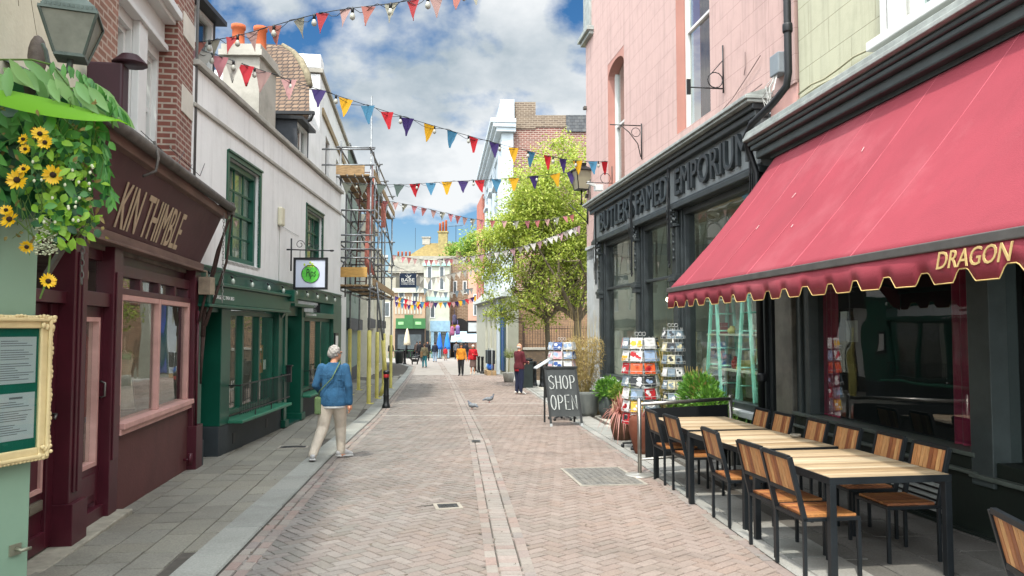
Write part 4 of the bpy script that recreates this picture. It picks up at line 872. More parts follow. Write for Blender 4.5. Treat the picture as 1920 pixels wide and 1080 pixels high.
b = MB(); b.box(-4.95, -4.05, 21.42, 21.46, 3.12-.02, 3.38); b.build('toe_board', M('new plywood', '#b58e50', .8, .25, 5, stretch=(1, 1, 5)), sc)
b = MB(); b.box(-4.95, -4.15, 21.42, 21.46, 6.0, 6.25); b.build('toe_board', m_deck, sc)
b = MB(); z0 = 6.0
for (p0, p1, z) in (((-3.95, 21.8), (-4.6, 29.9), 6.12), ((-3.95, 21.8), (-4.6, 29.9), 3.0)): b.bar((*p0, z), (*p1, z), .03, .2)
b.build('toe_board', m_deck, sc)
b = MB()
for a_, c_ in (((-4.05, 21.7, 2.9), (-4.35, 26.6, 5.9)), ((-4.85, 21.7, 5.9), (-4.3, 25.2, 2.9)), ((-4.1, 22.5, 6.9), (-4.6, 29.8, 4.1)), ((-4.88, 21.5, 3.1), (-4.2, 23.6, 5.8))): b = MB(); b.tube([a_, c_], .025, 8); b.build('brace', m_tube, sc)
b = MB()
for x in (-4.62, -4.3): b.tube([(x, 22.6, 2.9), (x+.1, 22.9, 6.6)], .022, 6)
for k in range(12): b.tube([(-4.62+.008*k, 22.6+.025*k, 3.05+.3*k), (-4.3+.008*k, 22.6+.025*k, 3.05+.3*k)], .014, 6)
b.build('ladder', M('dark red ladder', '#5d3a33', .6, .3), sc)
# leaning loose pole with its sleeve, orange sheeting
b = MB(); p0, p1 = P(702, 378+140, 22.6), P(722, 640, 22.7); b.tube([P(706, 530, 22.3), P(718, 640, 22.9)], .03, 8); o = b.build('pole', m_tube, sc)
b = MB(); b.tube([P(718, 638, 22.9), P(724, 725, 23.1)], .06, 9); b.tube([P(723, 715, 23.1), P(713, 742, 23.1)], .06, 9); b.build('foam_sleeve', m_yel, o)
b = MB(); q = random.Random(2); pts = []
for i in range(9):
    z = 6.1-i*.36; x = -4.12-.01*i+(.12 if i > 7 else 0); pts += [(x-.09, 22.2+q.uniform(-.05, .05), z), (x+.09, 22.3+q.uniform(-.05, .05), z)]
b.smooth = True; b.add(pts, [(2*i, 2*i+1, 2*i+3, 2*i+2) for i in range(8)]); o = b.build('debris_sheet', M('salmon sheeting', '#a5675b', .8, .25, 8, .4, 20), sc); sd = o.modifiers.new('s', 'SOLIDIFY'); sd.thickness = .006
b = MB(); b.box(-4.2, -4.05, 24.5, 24.53, 4.9, 5.7); o = b.build('debris_sheet', M('salmon sheeting', '#a5675b', .8, .25, 8, .4, 20), sc)

# ================= RIGHT SIDE =================
m_pinkw = M('pink masonry paint', '#c79b92', .82, .07, 1.1, .35, 14, dirt='#a98781', dirtamt=.45, dscale=.9)
m_pinkd = M('brown pink reveal', '#a3766b', .8, .08, 2, .2, 20)
m_dk = M('charcoal gloss', '#2c3132', .38, .3, 4, .15, 20, dirt='#32383a', dirtamt=.5)
m_grey = M('slate grey paint', '#727778', .5, .15, 2.5, .15, 18, dirt='#44494b', dirtamt=.5)
m_lgrey = M('pale grey paint', '#a3a6a5', .7, .12, 2, .3, 16, dirt='#7d8180', dirtamt=.5)
m_leadp = M('pale lead flashing', '#8f9490', .5, .25, 6, .4, 18)
PK = Fac('shop_building', 'tall pink rendered corner building with charcoal Victorian shopfront and raised fascia letters', 'shop', 3.75, 11.0, -8.3, 'R')
ops = [(7.3, 8.75, 5.2, 8.5), (2.15, 3.78, 5.42, 9.4), (2.15, 3.78, 10.8, 13), (7.3, 8.75, 10.6, 13)]
# scored ashlar lines in the render
def dark2(h, f): return '#%02x%02x%02x' % tuple(int(int(h[i:i+2], 16)*f) for i in (1, 3, 5))
def ashlar(name, base, line, bw, bh):
    return brickmat(name, base, base, line, bw, bh, .006, .82, .5, .5, var=.12, dirt=dark2(base, .88), dirtamt=.5, smooth=.6, streak=.65)
m_ash = ashlar('pink scored render', '#b3968f', '#977a75', .95, .36)
m_cash = ashlar('cream scored render', '#adac94', '#86846c', 1.0, .42)
PK.wall('wall', m_ash, -.72, 11.1, 5.0, 14, 0, ops, .28, m_pinkd)
for q in ops[:2]+ops[2:]:
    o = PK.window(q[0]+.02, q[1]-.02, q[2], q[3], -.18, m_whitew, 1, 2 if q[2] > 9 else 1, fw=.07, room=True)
    cm = MB(); curtain_strip(PK, cm, q[0]+.1, q[1]-.1, q[2], q[3], -.45, .04, .16); cm.build('curtain', M('mauve curtain', '#5a4444', .9, .2), o)
# arched head of the far window
b = MB(); n = 10; pts = [(8.75, 8.5)]+[(8.03+.72*math.cos(math.pi*i/n), 8.1+.3*math.sin(math.pi*i/n)) for i in range(n+1)]+[(7.3, 8.5)]
b.prism(pts, (0, -.28, 0), (1, 0, 0), (0, 0, 1), (0, 1, 0), .275); b.build('arch_head', m_pinkd, PK.root, recalc=True)
PK.boxes('lower_wall', m_lgrey, [(9.36+.97, 11.1, -3, -.0, -.9, 3.95), (9.1, 11.1, -3, -.0, 3.6, 3.95)])
PK.boxes('upper_quoin', m_ash, [(9.85, 11.1, -3, 0, 3.95, 5.0)])
PK.boxes('band', m_lgrey, [(9.75, 11.14, -3, .04, 3.9, 3.98)])
b = MB(); n = 12; cx_ = 9.85; pts = [(9.36, 3.62), (9.36, 3.2)]+[(cx_-.49*math.cos(math.pi*i/n), 3.2+.38*math.sin(math.pi*i/n)) for i in range(n+1)]+[(10.34, 3.2), (10.34, 3.62)]
b.prism(pts, (0, -.35, 0), (1, 0, 0), (0, 0, 1), (0, 1, 0), .36); b.build('arch_head', m_lgrey, PK.root, recalc=True)
PK.boxes('doorway', m_dk, [(9.3, 10.4, -.5, -.35, -.8, 3.7), (9.34, 9.42, -.35, .05, -.8, 3.3)])
PK.boxes('corner_cornice', m_leadp, [(10.2, 11.3, -2, .12, 9.9, 10.0), (10.15, 11.35, -2, .2, 10.0, 10.12), (10.4, 11.15, -2, .06, 10.12, 13)], bevel=.01)
# fascia
PK.boxes('fascia', m_grey, [(.1, 9.85, -.2, .11, 4.02, 4.80)])
PK.boxes('fascia_moulding', m_dk, [(.05, 9.9, .0, .18, 3.92, 4.02), (.05, 9.9, .0, .22, 4.74, 4.84), (.05, 9.9, .11, .14, 4.02, 4.07), (.02, 9.92, -.1, .27, 4.84, 4.93)], bevel=.015)
PK.boxes('cornice', m_leadp, [(-.02, 9.97, -.1, .36, 4.93, 4.975), (-.04, 10.0, -.1, .4, 4.975, 5.03)], bevel=.01)
b = MB(); b.hexa([PK.p(-.02, .38, 5.03), PK.p(10, .38, 5.03), PK.p(10, .0, 5.03), PK.p(-.02, .0, 5.03), PK.p(-.02, .38, 5.04), PK.p(10, .38, 5.04), PK.p(10, .0, 5.16), PK.p(-.02, .0, 5.16)]); b.build('flashing', m_leadp, PK.root, recalc=True)
m_let = M('raised black letters', '#2b3032', .35, .2, 8)
for tx, sl_, w_ in (('BUTLERS', 9.02, 2.86), ('FAMED', 5.92, 2.02), ('EMPORIUM', 3.5, 3.1)): ftext(PK, tx, sl_, 4.155, w_, .51, .14, m_let, PK.root, ext=.06, bev=.009)
piers = [(9.0+.22, 9.42), (5.86+.2, 6.26), (3.62, 3.86), (.12, .36)]
for a, c_ in piers:
    PK.boxes('pilaster', m_dk, [(a-.08, c_+.08, -.2, .03, -.6, 3.92), (a, c_, .03, .11, 2.7, 3.6), (a, c_, .03, .09, .3, 2.45), (a-.03, c_+.03, .03, .15, -.6, .3), (a-.03, c_+.03, .03, .16, 2.45, 2.56), (a-.05, c_+.05, .03, .18, 2.56, 2.64), (a-.03, c_+.03, .03, .14, 2.64, 2.7), (a-.02, c_+.02, .03, .17, 3.6, 3.66)], bevel=.01)
    b = MB(); q = random.Random(int(a*10))
    for k in range(26): b.ball(PK.p(q.uniform(a, c_), q.uniform(.08, .17), q.uniform(3.66, 3.92)), (.035, .03, .04), 6, 4)
    b.box(*sorted(((a+c_)/2-.03, (a+c_)/2+.03)), .08, .13, 2.95, 3.9); b.box(a+.01, c_-.01, .06, .12, 3.64, 3.92)
    for z in (3.0, 3.15, 3.3, 3.45): b.ball(PK.p((a+c_)/2, .12, z), (.05, .025, .05), 7, 5)
    b.build('carved_capital', m_dk, PK.root)
    b = MB()
    for k in (0, 1): b.bar(PK.p((a+c_)/2+.05-.1*k, .2, 4.9), PK.p((a+c_)/2+.03-.06*k, .2, 2.9), .02)
    b.tube([PK.p((a+c_)/2-.06, .2, 2.9), PK.p((a+c_)/2, .2, 2.82), PK.p((a+c_)/2+.06, .2, 2.9)], .012, 6); b.tube([PK.p((a+c_)/2, .2, 4.9), PK.p((a+c_)/2-.2, .32, 3.9), PK.p((a+c_)/2-.05, .25, 2.95)], .008, 5); b.build('awning_rod', m_black, PK.root)
def butwin(s0, s1):
    ws = [(s0, s0+.1, -.2, .0, .4, 3.92), (s1-.1, s1, -.2, .0, .4, 3.92), (s0+.1, s1-.1, -.2, .0, 3.8, 3.92), (s0+.1, s1-.1, -.2, .02, .4, .5), (s0+.1, s1-.1, -.12, -.02, 2.66, 2.72)]
    o = PK.boxes('shop_window', m_dk, ws, bevel=.01); gm = MB(); PK.B(gm, s0+.1, s1-.1, -.09, -.085, .5, 2.66); PK.B(gm, s0+.1, s1-.1, -.09, -.085, 2.72, 3.8); gm.build('pane', GLD, o)
butwin(6.34, 9.14); butwin(3.94, 5.98); butwin(.44, 3.54)
PK.boxes('sill', m_lgrey, [(3.9, 9.2, -.1, .14, .3, .4), (.4, 3.6, -.1, .14, .3, .4)], bevel=.01)
PK.boxes('stall_riser', m_dk, [(-.05, 9.3, -.2, .04, -.9, .3)])
m_plast = M('interior plaster', '#b3b4aa', .9, .15, 1.5); m_floor = M('interior boards', '#5b4c3c', .7, .3, 5)
PK.boxes('shop_interior', m_plast, [(.3, 9.2, -3.6, -3.5, -.6, 4), (9.2, 9.25, -3.5, -.25, -.6, 3.9), (4.0, 4.05, -3.5, -1.6, .0, 3.9)])
PK.boxes('shop_floor', m_floor, [(.3, 9.2, -3.5, -.25, -.35, -.3), (.4, 9.1, -.9, -.22, .38, .42)])
PK.boxes('shop_ceiling', m_plast, [(.3, 9.2, -3.5, -.02, 3.9, 4.018)])
PK.boxes('party_wall', m_pinkw, [(-.72, .05, -1.5, -.03, 4.2, 5.03)])
PK.boxes('near_end_wall', m_dk, [(-.02, .3, -3.5, -.2, -.6, 4.9)])
# ironwork and fittings on the pink wall
b = MB(); w = PK.p
b.tube([w(5.9, .05, 6.15), w(5.9, .75, 6.15)], .012, 6); b.tube([w(5.9, .03, 6.2), w(5.9, .03, 5.4)], .015, 6); b.tube([w(5.9, .05, 5.45), w(5.9, .12, 5.75), w(5.9, .32, 6.0), w(5.9, .5, 6.14)], .011, 6); b.tube([w(5.9, .16+.1*math.cos(t*.5236), 6.0+.1*math.sin(t*.5236)) for t in range(13)], .008, 5); b.build('sign_bracket', m_black, PK.root)
b = MB(); b.tube([w(1.55, .03, 6.35), w(1.55, .03, 5.55)], .014, 6); b.tube([w(1.55, .03, 5.62), w(1.55, .62, 5.62)], .012, 6); b.tube([w(1.55, .17+.13*math.cos(t*.5236), 5.76+.13*math.sin(t*.5236)) for t in range(13)], .009, 5); b.tube([w(1.55, .03, 6.1), w(1.55, .25, 5.85)], .008, 5); b.box(1.53, 1.57, .6, .66, 5.5, 5.75); b.build('sign_bracket', m_black, PK.root)
b = MB(); b.tube([w(8.3, .03, 5.75), w(8.3, .03, 5.3)], .012, 6); b.tube([w(8.3, .03, 5.32), w(8.3, .7, 5.32)], .01, 6); b.tube([w(8.3, .2+.13*math.cos(t*.5236), 5.44+.13*math.sin(t*.5236)) for t in range(13)], .008, 5); b.build('sign_bracket', m_black, PK.root)
b = MB(); b.tube([w(.15, .05, 5.25)]+[w(.9+i*.9, .02+.01*math.sin(i*3), 5.22+.02*math.cos(i*2)) for i in range(9)], .009, 5); b.tube([w(.2, .04, 5.7), w(.6, .04, 5.55), w(1.2, .03, 5.35), w(1.8, .02, 5.25)], .008, 5); b.tube([w(.75, .02, 5.95), w(.73, .03, 5.7), w(.8, .02, 5.6)], .008, 5); b.build('cable', M('grey pink cable', '#7d6a66', .6), PK.root)
b = MB(); b.box(-.52, -.26, 0, .14, 5.2, 5.5); b.build('junction_box', M('grey plastic', '#7a8287', .5, .1), PK.root, bevel=.015)
b = MB(); q = random.Random(8)
for k in range(9): b.tube([w(-.4+q.uniform(-.05, .1), .1, 5.22), w(-.35+q.uniform(-.15, .2), .2, 5.0+q.uniform(-.1, .1)), w(-.4+q.uniform(-.1, .2), .2, 4.75+q.uniform(-.1, .2)), w(-.3, .08, 4.85)], .006, 4)
b.build('loose_wires', M('white wire', '#a8a8a4', .5), PK.root)
b = MB(); b.box(11.0, 11.16, .0, .08, 8.0, 8.08); b.box(10.9, 11.0, 0, .07, 5.4, 5.5); b.tube([w(10.6, .02, 5.9), w(10.6, .02, 4.9)], .02, 6); b.build('wall_fittings', m_gutter, PK.root)
b = MB(); b.box(8.9, 9.1, .1, .3, 5.25, 5.4); b.bar(w(9, .2, 5.35), w(8.95, .5, 5.45), .07); b.build('security_camera', M('camera white', '#b5b5b3', .4), PK.root)
# downpipe at the junction
DOWNPIPE = 1
# ladders with shelves in the near window
turq = M('turquoise paint', '#94d6c8', .5, .12, 5)
q = random.Random(4)
for i, (s_, lb) in enumerate(((2.62, 'turquoise painted trestle ladder in the shop window, far one of the pair'), (1.35, 'turquoise painted trestle ladder in the shop window nearest the restaurant'))):
    t_ = thing('trestle_ladder', lb, 'ladder', PK.w(s_, -.36, .42), PK.root.rotation_euler[2], 'turquoise trestle ladders in the window')
    for k, (x0, x1) in enumerate(((-.33, -.06), (.33, .06))):
        for yy_ in (-.18, .18):
            b = MB(); b.bar((x0, yy_, 0), (x1, yy_*.8, 2.15), .06, .04); b.build('leg', turq, t_)
    b = MB()
    for z in (.3, .6, .9, 1.2, 1.5, 1.8): b.tube([(-.33+.125*z, -.17, z), (-.33+.125*z, .17, z)], .014, 6); b.tube([(.33-.125*z, -.17, z), (.33-.125*z, .17, z)], .014, 6)
    b.build('rungs', turq, t_)
shf = thing('window_shelves', 'three pale wooden shelves carried between the turquoise ladders', 'shelves', PK.w(1.95, -.4, .42), PK.root.rotation_euler[2])
for z in (.52, 1.12, 1.72): b = MB(); b.box(-1.0, 1.0, -.2, .2, z, z+.03); b.build('shelf', M('pale shelf', '#a8a89a', .6, .1), shf)
cols = [('#a8503c', 'rust'), ('#c9c6b8', 'cream'), ('#6f7d74', 'grey green'), ('#b9b06a', 'mustard'), ('#8b2f2c', 'red'), ('#5d6f86', 'blue'), ('#d0cfc8', 'white')]
shn = ['bottom', 'middle', 'top']
for si, z in enumerate((.55, 1.15, 1.75)):
    x = -.85; ci = q.randint(0, 6)
    for k in range(5):
        c_, cn = cols[(ci+k) % 7]; h = q.uniform(.12, .3); r_ = q.uniform(.06, .11); b = MB(); pt = PK.w(1.95+x, -.4, .42+z)
        if k % 2: b.lathe(tuple(pt), [(r_*.7, 0), (r_, h*.3), (r_*.9, h*.6), (r_*.4, h*.85), (r_*.5, h)], 12); nm, cat_ = 'vase', 'vase'
        else:
            for j in range(3): b.box(pt.x-r_+.01*j, pt.x+r_, pt.y-r_, pt.y+r_-.015*j, pt.z+j*h/3.2, pt.z+(j+.93)*h/3.2)
            nm, cat_ = 'folded_cloth', 'cloth'
        b.build(nm, M('ware '+c_, c_, .6, .15, 9), None, '%s %s on the %s shelf of the turquoise ladders' % (cn, 'vase' if k % 2 else 'stack of folded cloth', shn[si]), cat_, 'wares on the window shelves'); x += q.uniform(.33, .42)
# pendant lamps glowing inside
eb = emis('lit bulb', (1, .82, .5), 9)
for s_, d_, z_, lb in ((7.2, -1.0, 2.35, 'lit pendant bulb behind the far shop window, left of two'), (6.9, -1.3, 2.42, 'lit pendant bulb behind the far shop window, right of two'), (5.1, -.8, 2.4, 'lit pendant bulb in the middle window above the card racks')):
    t_ = thing('pendant_lamp', lb, 'lamp', PK.w(s_, d_, z_)); b = MB(); b.ball((0, 0, 0), (.045, .045, .055), 10, 8); b.build('bulb', eb, t_); b = MB(); b.tube([(0, 0, .05), (0, 0, 1.5)], .006, 5); b.lathe((0, 0, .045), [(.02, 0), (.02, .06), (.005, .07)], 8); b.build('flex', m_black, t_)
# stock seen through the windows
b = MB(); pt = PK.w(7.4, -1.9, -.3)
t_ = thing('display_rack', 'white slatted display rack standing inside the far shop window', 'rack', pt, PK.root.rotation_euler[2]); b.box(-.5, -.46, -.2, .2, 0, 1.9); b.box(.46, .5, -.2, .2, 0, 1.9); b.build('upright', m_lgrey, t_)
b = MB()
for k in range(6): b.box(-.46, .46, -.19, .19, .2+.3*k, .23+.3*k)
for k in range(9): b.box(-.42+.1*k, -.39+.1*k, .19, .2, .25, 1.85)
b.build('slats', m_lgrey, t_)
for k, (s_, cl, lb) in enumerate(((8.4, '#8a8577', 'grey covered chest inside the far window, at its left'), (5.0, '#6b6f5f', 'olive cabinet inside the middle window'))):
    b = MB(); pt = PK.w(s_, -1.5, -.3); b.box(pt.x-.3, pt.x+.3, pt.y-.25, pt.y+.25, pt.z, pt.z+1.25); b.box(pt.x-.33, pt.x+.33, pt.y-.28, pt.y+.28, pt.z+1.25, pt.z+1.3); b.build('cabinet', M('furn '+cl, cl, .7, .3, 4), None, lb, 'cabinet', bevel=.01)

# ---- restaurant with the red awning ----
DR = Fac('restaurant', 'cream and dark green restaurant under a huge faded red awning', 'restaurant', 4.11, 6.73, -5.7, 'R')
DR.wall('upper_wall', m_cash, -9, 3.3, 4.45, 9.5, -.02, [(-2.2, .98, 4.72, 7.5)], .2)
b = MB(); w = DR.p; b.tube([w(3.36, .1, 14), w(3.36, .1, 5.05), w(3.38, .12, 4.88), w(3.6, .2, 4.72), w(4.1, .3, 4.56), w(4.33, .3, 4.42), w(4.38, .22, 4.2), w(4.34, .14, 3.9), w(4.32, .12, -.3)], .05, 10)
for z in (5.6, 7.2, 9, 2.2, .9): b.lathe((3.36 if z > 5 else 4.32, .1 if z > 5 else .12, z), [(.062, 0), (.066, .02), (.066, .1), (.062, .12)], 10)
b.build('downpipe', m_black, DR.root)
DR.boxes('window_architrave', m_whitew, [(.98, 1.32, -.1, .06, 4.66, 7.6), (1.03, 1.12, .06, .1, 4.7, 7.6), (1.18, 1.27, .06, .09, 4.7, 7.6)], bevel=.01)
DR.window(-2.2, .98, 4.72, 7.5, -.06, m_whitew, 3, 1, fw=.13, bar=.04, curtain=M('venetian blind', '#8fa0a8', .6, .1))
DR.boxes('upper_sill', m_whitew, [(-2.3, 1.36, -.1, .2, 4.6, 4.7)], bevel=.01)
m_fas = M('dark grey green fascia', '#3a4242', .45, .2, 3, .15, 15, dirt='#535b59', dirtamt=.4)
DR.boxes('cornice', m_fas, [(-9, 4.22, -.1, .20, 4.08, 4.2), (-9, 4.25, -.1, .27, 4.2, 4.27), (-9, 4.28, -.1, .30, 4.27, 4.33)], bevel=.02)
DR.boxes('cornice_lead', m_leadp, [(-9, 4.3, -.1, .36, 4.34, 4.39), (-9, 4.3, -.1, .34, 4.39, 4.46)], bevel=.008)
b = MB(); b.tube([DR.p(3.2-i*.3, .06, 4.62+.03*math.sin(i)) for i in range(9)], .02, 6); b.tube([DR.p(3.2-i*.33, .04, 4.72+.02*math.sin(i*2)) for i in range(7)], .012, 6); b.tube([DR.p(3.15-i*.4, .03, 4.55) for i in range(4)], .03, 6); b.build('cable', M('cream cable', '#8f8c74', .7), DR.root)
DR.boxes('fascia', m_fas, [(-9, 4.0, -.2, .02, 2.9, 4.08)])
m_pier = M('dark marble pier', '#57564f', .35, .35, 3, .1, 20, dirt='#8a877d', dirtamt=.5)
DR.boxes('pier', m_pier, [(3.5, 4.0, -.3, .06, -.4, 2.9)], bevel=.01)
DR.boxes('window_frame', m_fas, [(3.2, 3.5, -.25, .0, -.3, 2.9), (3.08, 3.2, -.2, .03, .57, 2.9), (-.17, .1, -.2, .07, .3, 2.9), (-4, -3.8, -.2, .05, .3, 2.9), (-3.8, -.17, -.2, .0, 2.7, 2.9), (.1, 3.08, -.2, .0, 2.7, 2.9), (3.3, 3.36, .0, .04, -.3, 2.9), (.1, .16, .0, .02, .6, 2.7)], bevel=.008)
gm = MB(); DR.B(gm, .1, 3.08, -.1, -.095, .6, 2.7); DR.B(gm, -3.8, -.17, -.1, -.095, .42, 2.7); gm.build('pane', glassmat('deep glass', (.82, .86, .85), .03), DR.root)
DR.boxes('sill', M('pale green ledge', '#4e5650', .5, .25, 6), [(.05, 3.5, -.2, .08, .53, .57), (-9, .1, -.2, .10, .36, .40), (.02, 3.5, -.2, .10, .38, .41)], bevel=.006)
DR.boxes('stall_riser', M('blackish green wall', '#161e19', .5, .3, 2, .15, 14, dirt='#232b25'), [(-9, 3.5, -.2, .04, -.4, .52), (-9, 4.0, -.2, .09, -.4, -.12)], bevel=.006)
b = MB(); DR.B(b, .45, 1.3, .04, .05, -.06, .36); vr = b.build('vent', m_black, DR.root)
b = MB()
for k in range(7): z = -.05+.058*k; b.hexa([DR.p(.47, .05, z), DR.p(1.28, .05, z), DR.p(1.28, .09, z-.005), DR.p(.47, .09, z-.005), DR.p(.47, .05, z+.02), DR.p(1.28, .05, z+.02), DR.p(1.28, .09, z+.008), DR.p(.47, .09, z+.008)])
b.build('louvre', M('white louvre', '#8d918d', .4, .15), vr, recalc=True)
cm = MB()
for a, c_, z0 in ((2.72, 3.06, .56), (.12, .62, .56)): curtain_strip(DR, cm, a, c_, z0, 2.7, -.17, .035, .11)
cm.build('curtain', M('wine red curtain', '#93304a', .85, .25, 5, sheen=.3), DR.root)
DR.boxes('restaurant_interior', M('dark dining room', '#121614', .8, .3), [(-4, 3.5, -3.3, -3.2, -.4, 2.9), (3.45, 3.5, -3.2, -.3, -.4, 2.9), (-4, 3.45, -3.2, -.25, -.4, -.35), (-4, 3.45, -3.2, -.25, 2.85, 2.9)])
DR.boxes('end_wall', m_fas, [(3.98, 4.02, -3, -.2, -.4, 4.4)])
b = MB(); DR.B(b, 2.2, 2.45, -.12, -.115, 1.5, 1.75); b.build('certificate', M('faint paper', '#8a8c88', .7), DR.root)
b = MB(); DR.B(b, -.75, -.4, -.115, -.11, .5, .66); b.build('sticker', M('bright green', '#4a9a24', .5), DR.root)
# awning
m_awn = M('faded red canvas', '#82303b', .9, .1, .8, .25, 90, dirt='#96565c', dirtamt=.6, dscale=.35, streak=.15)
AW1, AW0 = 3.95, -8.5; Dd, Zf, Zt = 1.58, 2.19, 4.05
b = MB(); nS, nD = 170, 24; vs = []
for i in range(nS+1):
    s_ = AW1+(AW0-AW1)*i/nS
    for j in range(nD+1):
        t = j/nD; d_ = .06+(Dd-.06)*t; z = Zt+(Zf-Zt)*t - .05*math.sin(math.pi*t)-math.sin(math.pi*t)*(.028*abs(math.sin(math.pi*(s_-.35)))+.02*noise.noise((s_*2.2, t*1.5+s_, 3))+.012*noise.noise((s_*6+t*4, t*3, 5)))
        s2 = s_ - (.10*(1-t) if i == 0 else 0)
        vs.append(DR.p(s2, d_, z))
b.smooth = True; w_ = nD+1; b.add(vs, [(i*w_+j, (i+1)*w_+j, (i+1)*w_+j+1, i*w_+j+1) for i in range(nS) for j in range(nD)])
aw = b.build('awning', m_awn, DR.root, recalc=False); sd = aw.modifiers.new('s', 'SOLIDIFY'); sd.thickness = .004
for s_ in (3.35, 2.35, 1.35, .35, -.65):
    b = MB(); b.tube([DR.p(s_-.0, .06+(Dd-.06)*t/8, Zt+(Zf-Zt)*t/8-.05*math.sin(math.pi*t/8)+.006) for t in range(9)], .003, 4); b.build('seam', M('seam', '#a5525c', .9), aw)
q = random.Random(6); b = MB()
for s_, t in ((1.9, .45), (1.2, .7), (.9, .3), (2.3, .62)):
    a = q.uniform(-.3, .3); L_ = q.uniform(.02, .07); d_ = .06+(Dd-.06)*t; z = Zt+(Zf-Zt)*t-.05*math.sin(math.pi*t)+.009
    d2 = d_+L_*.7; t2 = (d2-.06)/(Dd-.06); z2 = Zt+(Zf-Zt)*t2-.05*math.sin(math.pi*t2)+.009
    b.tube([DR.p(s_, d_, z), DR.p(s_+a*L_, d2, z2)], .004, 4)
b.build('bird_dropping', M('dried white', '#b99a98', .9), aw)
bar_ = DR.boxes('front_bar', M('aluminium bar', '#5c5a58', .45, .2, 5, metal=.4), [(AW0, AW1+.06, Dd-.03, Dd+.02, Zf-.045, Zf+.02)], bevel=.008)
b = MB()
for i in range(60): b.ball(DR.p(AW1-.05-i*.21, Dd-.07, Zf+.055), .008, 5, 4)
b.build('rivet', M('rivet', '#7a2a33', .5), aw)
DR.boxes('roller_box', m_fas, [(AW0, AW1, .0, .1, Zt-.02, Zt+.04)])
b = MB()
for s_ in (3.7, .0, -3.6): b.tube([DR.p(s_, Dd-.04, Zf-.02), DR.p(s_+.02, .75, 2.35), DR.p(s_, .02, 2.75)], .018, 7)
b.build('folding_arm', m_black, aw)
# valance with wavy cut edge and gold piping
def edge(s_):
    u_ = (AW1-s_)/.40 % 1.0
    # deep lobe, short flat notch
    if u_ < .52: return -.225
    if u_ < .64: return -.225+.08*(u_-.52)/.12
    if u_ < .84: return -.145
    return -.145-.08*(u_-.84)/.16
b = MB(); vs = []; nn = 620; ep = []
for i in range(nn+1):
    s_ = AW1+(AW0-AW1)*i/nn; dd = Dd-.005+.012*math.sin(s_*5.2)+.006*math.sin(s_*13); ze = Zf-.04+edge(s_)+.01
    vs += [DR.p(s_, Dd, Zf-.03), DR.p(s_, (Dd+dd)/2+.01, (Zf-.03+ze)/2), DR.p(s_, dd, ze)]; ep.append(DR.p(s_, dd+.004, ze))
b.smooth = True; b.add(vs, [(3*i+k, 3*i+3+k, 3*i+4+k, 3*i+1+k) for i in range(nn) for k in (0, 1)])
va = b.build('valance', m_awn, aw); sd = va.modifiers.new('s', 'SOLIDIFY'); sd.thickness = .004
m_gold = M('gold binding', '#b9a066', .7, .1)
b = MB(); b.tube(ep, .0042, 4); pb = b.build('piping', m_gold, aw)
lm = fit_text('DRAGON', .66, .11, lambda x, y, z: DR.p(-1.72-x, Dd+.022+z, Zf-.165+y), .32, .003, .0015); lm.build('lettering', M('gold lettering', '#b99f6a', .7, .1), aw)
# side flap end edge
b = MB(); b.add([DR.p(AW1-.002, Dd, Zf-.03), DR.p(AW1-.002, Dd-.5, Zf+.55), DR.p(AW1-.002, Dd-.45, Zf+.2), DR.p(AW1-.002, Dd-.12, Zf-.22), DR.p(AW1-.002, Dd, Zf-.27)], [(0, 1, 2, 3, 4)]); b.build('side_flap', m_awn, aw)
# ================= FURNITURE =================
m_frame = M('powder coated black steel', '#15191c', .42, .3, 8, .1, 60)
def wood(name, cols, ax):
    m, t, b, o = bsdf(name); gi = N(t, 'ShaderNodeNewGeometry'); tcn = N(t, 'ShaderNodeTexCoord'); rp = N(t, 'ShaderNodeValToRGB'); el = rp.color_ramp.elements
    el[0].color = (*lin(cols[0]), 1); el[1].color = (*lin(cols[-1]), 1)
    for i, c_ in enumerate(cols[1:-1]): e = el.new((i+1)/(len(cols)-1)); e.color = (*lin(c_), 1)
    t.links.new(gi.outputs['Random Per Island'], rp.inputs[0])
    mp_ = N(t, 'ShaderNodeMapping'); t.links.new(tcn.outputs['Object'], mp_.inputs[0]); mp_.inputs['Scale'].default_value = tuple(2.5 if a == ax else 45 for a in range(3))
    n = N(t, 'ShaderNodeTexNoise', i_Scale=1., i_Detail=5., i_Distortion=.4); t.links.new(mp_.outputs[0], n.inputs['Vector'])
    r = N(t, 'ShaderNodeMapRange', i_From_Min=.3, i_From_Max=.7, i_To_Min=.72, i_To_Max=1.2); t.links.new(n.outputs[0], r.inputs[0])
    hs = N(t, 'ShaderNodeHueSaturation'); t.links.new(rp.outputs[0], hs.inputs['Color']); t.links.new(r.outputs[0], hs.inputs['Value']); t.links.new(hs.outputs[0], b.inputs['Base Color']); b.inputs['Roughness'].default_value = .5
    bb = N(t, 'ShaderNodeBump', i_Strength=.25, i_Distance=.004); t.links.new(n.outputs[0], bb.inputs['Height']); t.links.new(bb.outputs[0], b.inputs['Normal']); return m
m_top = wood('weathered acacia', ['#93795a', '#ab987b', '#877053', '#b5a489', '#9d8565', '#8d755a'], 0)
m_slatv = wood('oiled acacia', ['#a8693c', '#7b4526', '#b98350', '#8f5730', '#c0915c'], 2)
m_seat = wood('oiled acacia seat', ['#9a6238', '#6f4026', '#a9733f', '#855030'], 1)
GRP_C = 'slatted wood and black steel chairs outside the restaurant'
